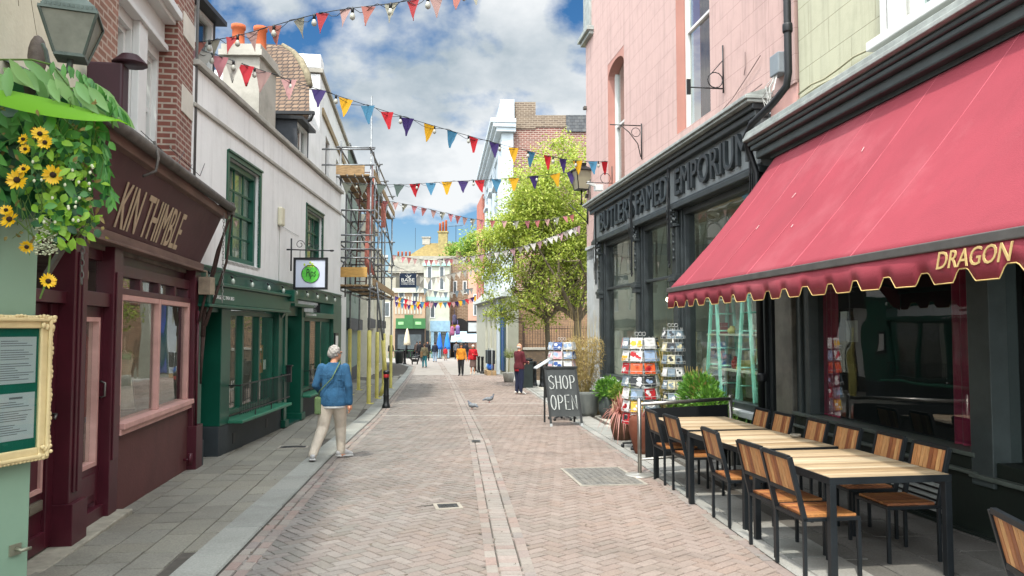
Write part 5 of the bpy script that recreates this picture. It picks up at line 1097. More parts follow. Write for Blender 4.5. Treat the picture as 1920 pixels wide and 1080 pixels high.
def make_chair():
    "local: back towards -x, seat faces +x"
    t = thing('chair', 'x', 'chair', (0,0,0), 0, GRP_C); w, dpt = .44, .44
    sm = MB()
    for k in range(7): sm.box(-dpt/2+.03, dpt/2-.02, -w/2+.03+k*.055, -w/2+.03+k*.055+.048, .43, .448)
    sm.build('seat', m_seat, t)
    b = MB(); b.box(-dpt/2, dpt/2, -w/2, -w/2+.025, .405, .43); b.box(-dpt/2, dpt/2, w/2-.025, w/2, .405, .43); b.box(dpt/2-.025, dpt/2, -w/2+.025, w/2-.025, .405, .43); b.box(-dpt/2, -dpt/2+.025, -w/2+.025, w/2-.025, .405, .43)
    b.build('seat_frame', m_frame, t, bevel=.002)
    for sx, sy in ((1,1),(1,-1),(-1,1),(-1,-1)):
        b = MB(); x = sx*(dpt/2-.0125); y = sy*(w/2-.0125); b.bar((x, y, .405), (x, y, 0), .025, .025); b.build('leg', m_frame, t, bevel=.002)
    lean = lambda z: -dpt/2+.0125-(z-.43)*.24
    b = MB()
    for sy in (-1, 1): b.bar((lean(.41), sy*(w/2-.0125), .41), (lean(.86), sy*(w/2-.0125), .86), .025, .035, up=(1, 0, 0))
    for z in (.60, .855): b.bar((lean(z), -w/2+.025, z), (lean(z), w/2-.025, z), .03, .03)
    b.build('back_frame', m_frame, t, bevel=.002)
    b = MB()
    for k in range(8):
        y = -w/2+.03+k*.0485; x0, x1 = lean(.612), lean(.845)
        b.hexa([(x0-.008, y, .612), (x0+.008, y, .612), (x0+.008, y+.042, .612), (x0-.008, y+.042, .612), (x1-.008, y, .845), (x1+.008, y, .845), (x1+.008, y+.042, .845), (x1-.008, y+.042, .845)])
    b.build('backrest', m_slatv, t)
    return t
def make_table():
    t = thing('table', 'x', 'table', (0,0,0), 0, 'slatted café tables with black steel frames'); L_, w = 1.22, .94; h = .745
    b = MB(); n = 15
    for k in range(n): b.box(-w/2+.012, w/2-.012, -L_/2+.012+k*(L_-.024)/n, -L_/2+.012+(k+.9)*(L_-.024)/n, h-.02, h)
    b.build('tabletop', m_top, t, bevel=.0015)
    b = MB(); b.box(-w/2, w/2, -L_/2, -L_/2+.012, h-.05, h-.002); b.box(-w/2, w/2, L_/2-.012, L_/2, h-.05, h-.002); b.box(-w/2, -w/2+.012, -L_/2+.012, L_/2-.012, h-.05, h-.002); b.box(w/2-.012, w/2, -L_/2+.012, L_/2-.012, h-.05, h-.002)
    for k in (-.3, 0, .3): b.box(-w/2+.012, w/2-.012, k-.02, k+.02, h-.045, h-.022)
    b.build('frame', m_frame, t)
    for sx, sy in ((1,1),(1,-1),(-1,1),(-1,-1)):
        b = MB(); x = sx*(w/2-.026); y = sy*(L_/2-.026); b.bar((x, y, h-.051), (x, y, 0), .05, .05); b.build('leg', m_frame, t, bevel=.003)
    return t
proto = make_table()
for i, (x, y, lb) in enumerate(((2.61, 6.13, 'nearest slatted wooden table, biggest in view, bare top with a small knot'), (2.42, 7.64, 'middle slatted wooden table with a glass ashtray on it'), (2.32, 9.2, 'farthest slatted wooden table beside the black windbreak'))):
    t = proto if i == 0 else copy_tree(proto); t.location = (x, y, gz(x, y)-.006); t.rotation_euler = (0, 0, math.radians((8, 11, 7)[i])); t['label'] = lb
b = MB(); p_ = Vector((2.82, 7.72, g(7.7)+.742)); b.lathe(tuple(p_), [(.03, 0), (.05, .004), (.055, .03), (.048, .03), (.04, .01), (.0, .01)], 14); b.build('ashtray', M('cloudy glass', '#7b7365', .15, .3, 20), None, 'small round glass ashtray on the middle slatted table', 'ashtray')
chairs = [(2.25, 5.77, 8, 0, 'street side chair nearest the camera, tucked under the nearest table'), (2.22, 6.31, 7, 0, 'street side chair second from the camera, at the nearest table'), (2.16, 7.30, 8, 0, 'street side chair third from the camera, at the middle table'),
 (2.08, 8.72, 6, 0, 'street side chair nearer of the two at the farthest table'), (1.99, 9.42, 8, 0, 'street side chair farthest from the camera, next to the steel barrier post'),
 (3.04, 6.16, 186, 0, 'window side chair nearest the camera, its slatted back to the louvred vent'), (3.06, 6.86, 188, 0, 'window side chair second from the camera, at the nearest table'), (2.98, 7.52, 184, 0, 'window side chair third from the camera, under the wide dark window'), (2.92, 8.14, 187, 0, 'window side chair fourth from the camera, under the window corner'), (2.84, 8.92, 186, 0, 'window side chair fifth from the camera, in front of the marble pier'), (2.80, 9.56, 188, 0, 'window side chair farthest from the camera, by the shelves window'),
 (2.57, 3.48, -10, 0, 'lone chair cut off by the lower right corner, pale light on its top rail')]
proto = make_chair()
for i, (x, y, a, _, lb) in enumerate(chairs):
    t = proto if i == 0 else copy_tree(proto); t.location = (x, y, gz(x, y)+.004); t.rotation_euler = (0, 0, math.radians(a+[0, 2.5, -3, 3, -2, 1, -2.5, 3, -1.5, 2, -3, 0][i])); t['label'] = lb
# windbreak barrier
m_steel = M('brushed steel', '#8d8a84', .32, .2, 8, .1, 60, metal=.85)
t = thing('barrier', 'brushed steel post barrier with black fabric windbreak closing off the tables', 'barrier', (0, 0, 0)); x0, y0, x1, y1 = 1.63, 9.92, 2.98, 10.55
for x, y in ((x0, y0), (x1, y1)):
    z = gz(x, y); b = MB(); b.tube([(x, y, z+.01), (x, y, z+.97)], .026, 12); b.ball((x, y, z+.97), (.027, .027, .012), 10, 6); o = b.build('post', m_steel, t)
    b = MB(); b.lathe((x, y, z+.004), [(.19, 0), (.19, .008), (.17, .014), (.04, .02), (.03, .03)], 24); b.build('base', M('scuffed steel plate', '#a9a7a0', .4, .2, metal=.7), o)
z0, z1 = g(y0), g(y1)
b = MB(); b.tube([(x0, y0, z0+.90), (x1, y1, z1+.93)], .024, 10); b.build('top_rail', m_steel, t); b = MB(); b.tube([(x0, y0, z0+.2), (x1, y1, z1+.2)], .014, 8); b.build('bottom_rail', m_steel, t)
b = MB(); b.bar((x0+.08, y0+.03, z0+.53), (x1-.05, y1-.03, z1+.545), .012, .62); b.build('windbreak', M('black canvas', '#111416', .8, .2, 6, .2, 60), t)

# ---- A-board ----
t = thing('chalkboard_sign', 'grey chalkboard A-frame with hand lettered SHOP OPEN on the road edge', 'sign', (1.04, 16.15, gz(1.04, 16.15)), math.radians(6))
m_cb = M('chalkboard grey', '#3d4040', .7, .25, 4, .1, 20, dirt='#565a58', dirtamt=.5); H_, W_ = 1.2, .68
def tilt(x, y, z): return (x-.06*(z/H_)*0-.10*z/H_+.06, -.22+.2*z/H_-y, z)
b = MB(); b.hexa([tilt(-W_/2, 0, .2), tilt(W_/2, 0, .2), tilt(W_/2, .025, .2), tilt(-W_/2, .025, .2), tilt(-W_/2, 0, H_), tilt(W_/2, 0, H_), tilt(W_/2, .025, H_), tilt(-W_/2, .025, H_)][::1]); pn = b.build('panel', m_cb, t, recalc=True)
b = MB()
for sx in (-1, 1):
    x = sx*(W_/2-.02); b.bar(tilt(x, .02, .03), tilt(x, .02, H_), .045, .03); 
    b.bar((x-.03*0, .3, .03), tilt(x, -.05, H_-.02), .04, .03)
b.bar(tilt(-W_/2-.02, .03, H_+.0), tilt(W_/2+.02, .03, H_+.0), .04, .045); b.build('frame', M('dark timber frame', '#2c2e2e', .6, .3), t)
for sx in (-1, 1): b = MB(); x = sx*(W_/2-.02); b.bar(tilt(x, .02, .0), tilt(x, .02, .06), .05, .035); b.build('white_foot', m_lgrey, t)
# hand drawn chalk letters as strokes
ST = {'S': [[(.9,.85),(.6,1),(.2,.92),(.08,.72),(.3,.55),(.7,.45),(.92,.25),(.7,.03),(.3,0),(.05,.15)]], 'H': [[(.1,0),(.1,1)],[(.9,0),(.9,1)],[(.1,.5),(.9,.5)]], 'O': [[(.5+.45*math.cos(i*.524),.5+.5*math.sin(i*.524)) for i in range(13)]],
 'P': [[(.15,0),(.15,1),(.6,1),(.9,.85),(.9,.62),(.6,.48),(.15,.48)]], 'E': [[(.9,1),(.15,1),(.15,0),(.9,0)],[(.15,.52),(.75,.52)]], 'N': [[(.1,0),(.1,1),(.9,0),(.9,1)]]}
b = MB()
for word, z_, hh in (('SHOP', .76, .27), ('OPEN', .34, .29)):
    x = -.28
    for ch in word:
        for s_ in ST[ch]:
            for dx in (0, .006): b.tube([tilt(x+dx+q_[0]*.115, .030, z_+q_[1]*hh) for q_ in s_], .009, 4)
        x += .145
b.build('chalk_lettering', M('chalk', '#b5b8b5', .95, .25, 30), pn)

# ---- greeting card spinners ----
m_wire = M('white wire', '#b9bab8', .45, .1, metal=.2)
CARD = [('#c8572f', 'orange'), ('#c9a03a', 'yellow'), ('#a3262b', 'red'), ('#c9c9c6', 'white'), ('#2f3236', 'black'), ('#cf9fa4', 'pink'), ('#8fa3bd', 'pale blue'), ('#6d7c86', 'grey'), ('#33518a', 'blue'), ('#b7b08f', 'cream')]
TN = ['lowest', 'second lowest', 'third', 'fourth', 'fifth', 'sixth', 'topmost']
def spinner(x, y, h, rad, tiers, z0, name, pal, seed, cw=.125, chh=.15, rows_vis=None, dark=False):
    z = gz(x, y); q = random.Random(seed); t = thing('card_spinner', name, 'card rack', (x, y, z))
    b = MB(); b.tube([(0, 0, .08), (0, 0, h)], .014, 8); b.build('pole', m_steel, t)
    b = MB()
    for k in range(5):
        a = k*1.2566+.3; b.tube([(0, 0, .1), (.3*math.cos(a), .3*math.sin(a), .07)], .016, 6); b.lathe((.3*math.cos(a), .3*math.sin(a), 0), [(.02, 0), (.03, .015), (.03, .045), (.02, .06)], 8)
    b.build('wheeled_base', m_black, t)
    n = 8; b = MB(); zs = [z0+(h-z0-.1)*i/(tiers-1)-.08 for i in range(tiers)]
    for zt in zs:
        for dz, rr in ((0, rad-.035), (.05, rad+.012), (.15, rad-.02)): b.tube([(rr*math.cos(a_*math.pi/8), rr*math.sin(a_*math.pi/8), zt+dz) for a_ in range(17)], .0035, 4)
        for a_ in range(16): aa = a_*math.pi/8; b.tube([(rad*.85*math.cos(aa), rad*.85*math.sin(aa), zt+.15), ((rad-.04)*math.cos(aa), (rad-.04)*math.sin(aa), zt), ((rad+.014)*math.cos(aa), (rad+.014)*math.sin(aa), zt+.01), ((rad+.014)*math.cos(aa), (rad+.014)*math.sin(aa), zt+.05)], .003, 4)
        for a_ in range(4): aa = a_*math.pi/2; b.tube([(0, 0, zt+.15), (rad*.9*math.cos(aa), rad*.9*math.sin(aa), zt+.15)], .004, 4)
    for a_ in range(8): aa = a_*math.pi/4; b.tube([(rad*.82*math.cos(aa), rad*.82*math.sin(aa), zs[0]), (rad*.82*math.cos(aa), rad*.82*math.sin(aa), h+.02)], .004, 4)
    for i in range(3): b.tube([(-.06+.06*i+.03*math.cos(a*.7), 0, h+.06+.03*math.sin(a*.7)) for a in range(10)], .004, 4)
    b.build('wire_tiers', m_wire, t)
    short = name.split(',')[0]
    for ti, zt in enumerate(zs):
        for k in range(n):
            a = (k+.5)*2*math.pi/n-.0; vx, vy = math.cos(a), math.sin(a)
            if vx*(-x)+vy*(-y) < -.25*math.hypot(x, y): continue
            ci = pal[(ti*3+k*2+q.randint(0, 2)) % len(pal)]; c_, cn = CARD[ci]; w = cw*(rad/.2)*.98; b = MB(); r0 = rad-.01; T_ = Vector((-vy, vx, 0)); Nn = Vector((vx, vy, 0)); c0 = Vector((x, y, z+zt+.01))+Nn*r0
            lean_ = Nn*-.03
            lo, hi = c0, c0+Vector((0, 0, chh))+lean_
            b.hexa([lo-T_*w/2, lo+T_*w/2, lo+T_*w/2+Nn*.006, lo-T_*w/2+Nn*.006, hi-T_*w/2, hi+T_*w/2, hi+T_*w/2+Nn*.006, hi-T_*w/2+Nn*.006])
            b.mi = 1    # printed motif
            for m_ in range(3):
                u_, v_ = q.uniform(-.3, .3)*w, q.uniform(.25, .7); c1 = lo.lerp(hi, v_)+T_*u_+Nn*.0065; s_ = q.uniform(.12, .3)*w; b.prism([(s_*math.cos(g_*1.257+m_), s_*.9*math.sin(g_*1.257+m_)) for g_ in range(5)], c1, T_, (hi-lo).normalized(), Nn, .001)
            c2 = CARD[q.choice(pal)][0]
            b.build('greeting_card', [M('card '+c_, c_, .55, .12, 12), M('card '+c2, c2, .55, .12, 12)], None, '%s greeting card in the %s tier of the %s' % (cn, TN[min(ti, 6)] if ti < tiers-1 else 'topmost', short), 'card', 'greeting cards in the %s' % short)
    return t
spinner(2.08, 12.5, 1.78, .3, 7, .48, 'tall white wire card spinner, in front of the terracotta pot', [3, 3, 0, 3, 1, 3, 7, 6, 3, 2, 4], 1, cw=.13, chh=.17)
spinner(2.84, 13.6, 1.95, .2, 6, .75, 'dark filled card spinner, beside the shop window', [4, 7, 3, 9, 4, 7], 2, cw=.13)
spinner(1.12, 17.3, 1.74, .31, 6, .62, 'far white wire card spinner, behind the chalkboard', [3, 3, 5, 3, 6, 8, 3], 3, cw=.13, chh=.16)

# ---- foliage helpers ----
def leafmat(name, c1, c2, tr=.35):
    if name in MATS: return MATS[name]
    m, t, b, o = bsdf(name); gi = N(t, 'ShaderNodeNewGeometry'); c = mixc(t, gi.outputs['Random Per Island'], lin(c1), lin(c2)); t.links.new(c, b.inputs['Base Color']); b.inputs['Roughness'].default_value = .5
    ts = N(t, 'ShaderNodeBsdfTranslucent'); t.links.new(c, ts.inputs[0]); ms = N(t, 'ShaderNodeMixShader', i_Fac=tr); t.links.new(b.outputs[0], ms.inputs[1]); t.links.new(ts.outputs[0], ms.inputs[2]); t.links.new(ms.outputs[0], o.inputs[0]); MATS[name] = m; return m
def leaf(mb, p, d, n, L, w, bend=.15, seg=2):
    "pointed leaf of length L from p along d, folded on its midrib"
    d = Vector(d).normalized(); n = Vector(n); s = d.cross(n)
    if s.length < 1e-4: s = Vector((1, 0, 0))
    s.normalize(); n = s.cross(d)
    if seg == 1:
        mb.add([p, p+d*L*.5+s*w*.5+n*w*.12, p+d*L, p+d*L*.5-s*w*.5+n*w*.12], [(0, 1, 2, 3)]); return
    pr = [(.0, .05), (.25, .8), (.55, 1.), (.8, .6), (1., .03)]; vs = []
    for t_, ww in pr:
        c = p+d*L*t_-n*bend*L*t_*t_; vs += [c-s*w*.5*ww+n*w*.12*ww, c, c+s*w*.5*ww+n*w*.12*ww]
    sm = mb.smooth; mb.smooth = True
    mb.add(vs, [f for i in range(len(pr)-1) for f in ((3*i, 3*i+1, 3*i+4, 3*i+3), (3*i+1, 3*i+2, 3*i+5, 3*i+4))]); mb.smooth = sm
def blades(mb, c, n, h, spread, w, q, droop=.5, seg=5):
    for k in range(n):
        a = q.uniform(0, 6.283); L_ = h*q.uniform(.6, 1.1); r = q.uniform(0, spread*.3); out = q.uniform(.15, 1)*spread; dx, dy = math.cos(a), math.sin(a); vs = []; pv = Vector((-dy, dx, 0))*w/2
        for i in range(seg+1):
            t_ = i/seg; c1 = Vector(c)+Vector((dx*(r+out*t_**1.3), dy*(r+out*t_**1.3), L_*(t_-droop*(out/spread)*t_*t_*1.1))); ww = (1-t_**2)*1.0+.03; vs += [c1-pv*ww, c1+pv*ww]
        mb.add(vs, [(2*i, 2*i+1, 2*i+3, 2*i+2) for i in range(seg)])
def bush(mb, c, r, n, L, w, q, seg=1):
    for k in range(n):
        v = Vector((q.gauss(0, 1), q.gauss(0, 1), q.gauss(0, 1))).normalized(); rr = q.uniform(.35, 1)**.6; p = Vector(c)+Vector((v.x*r[0], v.y*r[1], v.z*r[2]))*rr
        leaf(mb, p, v+Vector((q.uniform(-.5, .5), q.uniform(-.5, .5), q.uniform(-.2, .6))), (q.uniform(-1, 1), q.uniform(-1, 1), 1), L*q.uniform(.7, 1.2), w, seg=seg)
def pot(name, lb, x, y, prof, col, cat='plant pot', z=None):
    z = gz(x, y)+.004 if z is None else z; t = thing('potted_plant', lb, 'potted plant', (x, y, z)); b = MB(); b.lathe((0, 0, 0), prof+[(prof[-1][0]-.03, prof[-1][1]), (prof[-1][0]-.04, prof[-1][1]-.05), (0, prof[-1][1]-.05)], 22)
    b.build('pot', M('pot '+col, col, .8, .22, 5, .4, 22, dirt='#6f6a5c', dirtamt=.35), t); return t, prof[-1][1]-.05
q = random.Random(21)
straw = leafmat('dry straw leaves', '#b29a5e', '#8f7f4a', .3); gr1 = leafmat('fresh green blades', '#5d8f2c', '#88ad48', .35); gr2 = leafmat('mid green leaves', '#3b6a24', '#6f9a38', .35); redl = leafmat('bronze red blades', '#8f4a3c', '#b98478', .3); dkl = leafmat('dark green leaves', '#1f4d22', '#3d7030', .25)
t, zt = pot('', 'tall straw coloured bamboo in a big grey tub behind the chalkboard', 1.72, 18.3, [(.26, 0), (.3, .1), (.33, .5), (.35, .58)], '#6b6f6c')
b = MB()
for k in range(46):
    a = q.uniform(0, 6.28); o_ = q.uniform(.02, .42); hh = q.uniform(.9, 2.1); b.tube([(.1*math.cos(a), .1*math.sin(a), zt), (.5*o_*math.cos(a)+.1*math.cos(a), .5*o_*math.sin(a), zt+hh*.5), (o_*math.cos(a)+q.uniform(-.08, .08), o_*math.sin(a)+q.uniform(-.08, .08), zt+hh)], [.007, .005, .002], 4)
b.build('canes', M('dry cane', '#a5925f', .7, .2, 8), t)
b = MB()
for k in range(3200):
    a = q.uniform(0, 6.28); h_ = q.uniform(.05, 1)**.8; rr = .12+.34*math.sin(min(1, h_*1.4)*1.5)*q.uniform(.3, 1); leaf(b, Vector((rr*math.cos(a), rr*math.sin(a), zt+h_*1.3)), (q.uniform(-1, 1), q.uniform(-1, 1), q.uniform(-1.0, .7)), (0, q.uniform(-1, 1), 1), q.uniform(.08, .15), .013, seg=1)
b.build('foliage', straw, t)
specs = [('small tan pot of low green leaves between the grey tub and a dark urn', 2.1, 18.6, [(.14, 0), (.2, .2), (.17, .38)], '#9a8a6e', 'g'), ('dark glazed urn with leafy green plant, third pot from the chalkboard', 2.2, 17.6, [(.15, 0), (.24, .2), (.23, .42), (.2, .5)], '#3c4240', 'l'),
         ('ribbed cream pot with yellowing green plant near the shop sill', 2.45, 17.2, [(.16, 0), (.24, .18), (.23, .36), (.2, .42)], '#a39272', 'y'), ('wide cream bowl half hidden behind the bronze flax', 2.52, 15.9, [(.18, 0), (.27, .14), (.26, .28)], '#b0a183', 'g')]
for lb, x, y, pr, col, kd in specs:
    t, zt = pot('', lb, x, y, pr, col); b = MB()
    if kd == 'g': blades(b, (0, 0, zt), 90, .34, .26, .016, q); bush(b, (0, 0, zt+.12), (.2, .2, .14), 160, .09, .035, q)
    elif kd == 'l': bush(b, (0, 0, zt+.2), (.3, .3, .24), 520, .12, .045, q); blades(b, (0, 0, zt), 40, .5, .3, .02, q)
    else: blades(b, (0, 0, zt), 120, .55, .4, .016, q, .8); bush(b, (0, 0, zt+.22), (.26, .26, .22), 380, .1, .04, q)
    b.build('foliage', leafmat('yellow green leaves', '#8a9a3c', '#5f8030', .35) if kd == 'y' else gr1 if kd == 'g' else gr2, t)
t, zt = pot('', 'bronze red flax drooping from a brown pot at the kerb', 1.93, 13.6, [(.14, 0), (.2, .2), (.2, .36), (.17, .42)], '#5c3f2f'); b = MB(); blades(b, (0, 0, zt), 130, .72, .5, .03, q, 1.5, 8); b.build('foliage', redl, t)
t, zt = pot('', 'tall glossy terracotta urn standing behind the steel barrier post', 1.98, 11.85, [(.1, 0), (.12, .06), (.2, .36), (.19, .5), (.16, .58)], '#5f3322'); b = MB(); blades(b, (0, 0, zt), 30, .3, .2, .012, q); b.build('foliage', redl, t)
def trough(lb, s0, s1, d0, kinds):
    p0 = PK.w(s0, d0, 0); t = thing('planter', lb, 'planter', (p0.x, p0.y, gz(p0.x, p0.y)+.004), PK.root.rotation_euler[2]); L_ = s1-s0; b = MB(); b.box(0, L_, -.18, .18, 0, .42); b.box(-.01, L_+.01, -.19, .19, .42, .46); b.build('box', M('dark planter', '#2a2d2b', .7, .2), t, bevel=.01)
    b = MB(); [f(b, L_) for f in kinds]; return t, b
t, b = trough('long dark planter with grass and leafy shrub under the shelves window', .9, 3.2, .42, [lambda b, L: [blades(b, (L*k/9+.1, 0, .45), 60, .6, .34, .012, q, .9) for k in range(9)]])
b.build('grass', gr1, t); b = MB(); bush(b, (.9, 0, .75), (.55, .3, .42), 1500, .1, .04, q); bush(b, (.25, .05, .66), (.4, .26, .32), 700, .1, .04, q); b.build('shrub', gr2, t)
b = MB(); 
for k in range(60): a = q.uniform(-.35, .35); b.tube([(1.0+a*.3, 0, .45), (1.0+a, q.uniform(-.15, .15), q.uniform(.9, 1.3))], .004, 4)
b.build('flower_stems', straw, t)
t, b = trough('narrow dark planter with tall olive bamboo beside the middle pilaster', 3.5, 4.3, .3, [lambda b, L: bush(b, (.4, 0, 1.0), (.26, .2, .6), 1500, .1, .022, q)])
b.build('bamboo', leafmat('olive bamboo', '#5b5f2e', '#7d7a3c', .3), t); b = MB()
for k in range(16): x_ = q.uniform(.2, .6); b.tube([(x_, q.uniform(-.1, .1), .4), (x_+q.uniform(-.15, .15), q.uniform(-.1, .1), q.uniform(1.2, 1.75))], .006, 4)
b.build('canes', M('dry cane', '#a5925f'), t)
t, b = trough('low planter of pale grasses directly behind the windbreak', -.3, .8, .55, [lambda b, L: [blades(b, (L*k/5+.1, 0, .42), 40, .36, .28, .012, q, .9) for k in range(5)]]); b.build('grass', gr1, t)

# ---- bollards ----
def bollard(lb, x, y, h, r, ring=True, grp=None):
    t = thing('bollard', lb, 'bollard', (x, y, gz(x, y)), 0, grp); b = MB(); pr = [(r*1.45, 0), (r*1.5, .04), (r*1.25, .1), (r*1.05, .12), (r, .3), (r*1.12, .32), (r*.95, .36), (r*.86, h*.76), (r*1.05, h*.78), (r*.95, h*.8), (r*.95, h*.9), (r*1.15, h*.92), (r*1.2, h*.96), (r*.9, h*.99), (r*.2, h)]
    b.lathe((0, 0, 0), pr, 16); b.build('post', M('bollard black', '#141617', .35, .3, 8), t)
    if ring: b = MB(); b.lathe((0, 0, h*.805), [(r*.97, 0), (r*1.0, .005), (r*1.0, h*.085), (r*.97, h*.09)], 16); b.build('red_band', M('red reflective band', '#8f1f22', .4, .1), t)
    return t
bollard('black cast iron bollard with red band at the left kerb by the scaffolding', -3.34, 20.55, 1.0, .075)
for lb, x, y in (('dark bollard nearer the man in the maroon jacket, behind his back', .93, 31.8), ('dark bollard right of the first by the courtyard, shorter looking', 1.2, 31.0), ('dark bollard half hidden behind the far card spinner', 1.55, 32.5), ('black bollard just right of the woman in red', -2.05, 47.5), ('second black bollard beyond the woman in red', -2.4, 50.2), ('third black bollard past the woman in red, closest to the arched shop', -1.75, 45.6)):
    bollard(lb, x, y, 1.02, .085, False, 'bollards along the right kerb')
bollard('lone black bollard on the left kerb beside the little black dog', -8.55, 61.5, 1.15, .1, False)
t = thing('litter_bin', 'dark ribbed litter bin at the bend of the left pavement', 'bin', (-9.2, 63, gz(-9.2, 63))); b = MB(); b.lathe((0, 0, 0), [(.25, 0), (.32, .1), (.36, .9), (.39, 1.0), (.3, 1.05)], 12); b.build('drum', M('bin green', '#1d2523', .5, .3), t); b = MB(); b.lathe((0, 0, .86), [(.37, 0), (.39, .04), (.37, .08)], 12); b.build('band', m_black, t)
t = thing('litter_bin', 'square dark green bin with a bag, right of the man in the maroon jacket', 'bin', (.62, 30.4, gz(.6, 30.4))); b = MB(); b.box(-.2, .2, -.2, .2, .0, .95); b.box(-.22, .22, -.22, .22, .95, 1.05); b.build('body', M('bin green', '#1d2523', .5, .3), t, bevel=.02); b = MB(); b.ball((.05, -.05, 1.1), (.16, .12, .07), 8, 6); b.build('lid', m_black, t)
t = thing('info_lectern', 'sloping pale information panel on a dark post by the courtyard wall', 'sign', (1.1, 24.5, gz(1.1, 24.5)), .2); b = MB(); b.box(-.04, .04, -.04, .04, 0, 1.05); b.build('post', m_black, t); b = MB(); b.hexa([(-.38, -.2, .92), (.3, -.2, 1.32), (.3, .2, 1.32), (-.38, .2, .92), (-.38, -.2, .96), (.3, -.2, 1.36), (.3, .2, 1.36), (-.38, .2, .96)]); b.build('panel', M('pale panel', '#b4b9bd', .3), t)

# ---- small things ----
def pigeon(lb, x, y, rz, head=0):
    z = gz(x, y); b = MB(); b.ball((0, 0, .11), (.115, .055, .055), 12, 8); b.ball((.07, 0, .14), (.055, .045, .055), 10, 7); b.tube([(.09, 0, .15), (.115, 0, .2), (.125, 0, .225+head)], [.035, .024, .022], 8); b.ball((.13, 0, .235+head), (.026, .02, .021), 8, 6); b.tube([(-.07, 0, .11), (-.2, 0, .085)], [.038, .022], 6)
    me = smooth_union(b, .007, 3); t = link('pigeon', me, M('pigeon grey', '#5b6068', .7, .35, 22), None, label=lb, cat='pigeon'); t.location = (x, y, z); t.rotation_euler = (0, 0, rz)
    b = MB(); b.tube([(.15, 0, .235+head), (.178, 0, .226+head)], [.007, .001], 6); b.build('beak', M('beak', '#35302e'), t)
    for s_ in (-1, 1):
        b = MB(); b.ball((-.03, s_*.045, .12), (.12, .016, .042), 10, 6); b.build('wing', M('wing grey', '#74787c', .7, .3, 30), t)
        b = MB(); b.tube([(0, s_*.025, .07), (.005, s_*.028, .004)], .005, 5); b.tube([(.0, s_*.028, .004), (.035, s_*.03, .004)], .004, 4); b.tube([(.0, s_*.028, .004), (-.02, s_*.03, .004)], .004, 4); b.build('leg', M('pink leg', '#8b4a46'), t)
pigeon('grey pigeon walking near the drainage channel, nearer of the two', -1.03, 20.0, 2.5, -.02); pigeon('grey pigeon standing upright, farther of the two', -.66, 22.4, .2, .01)
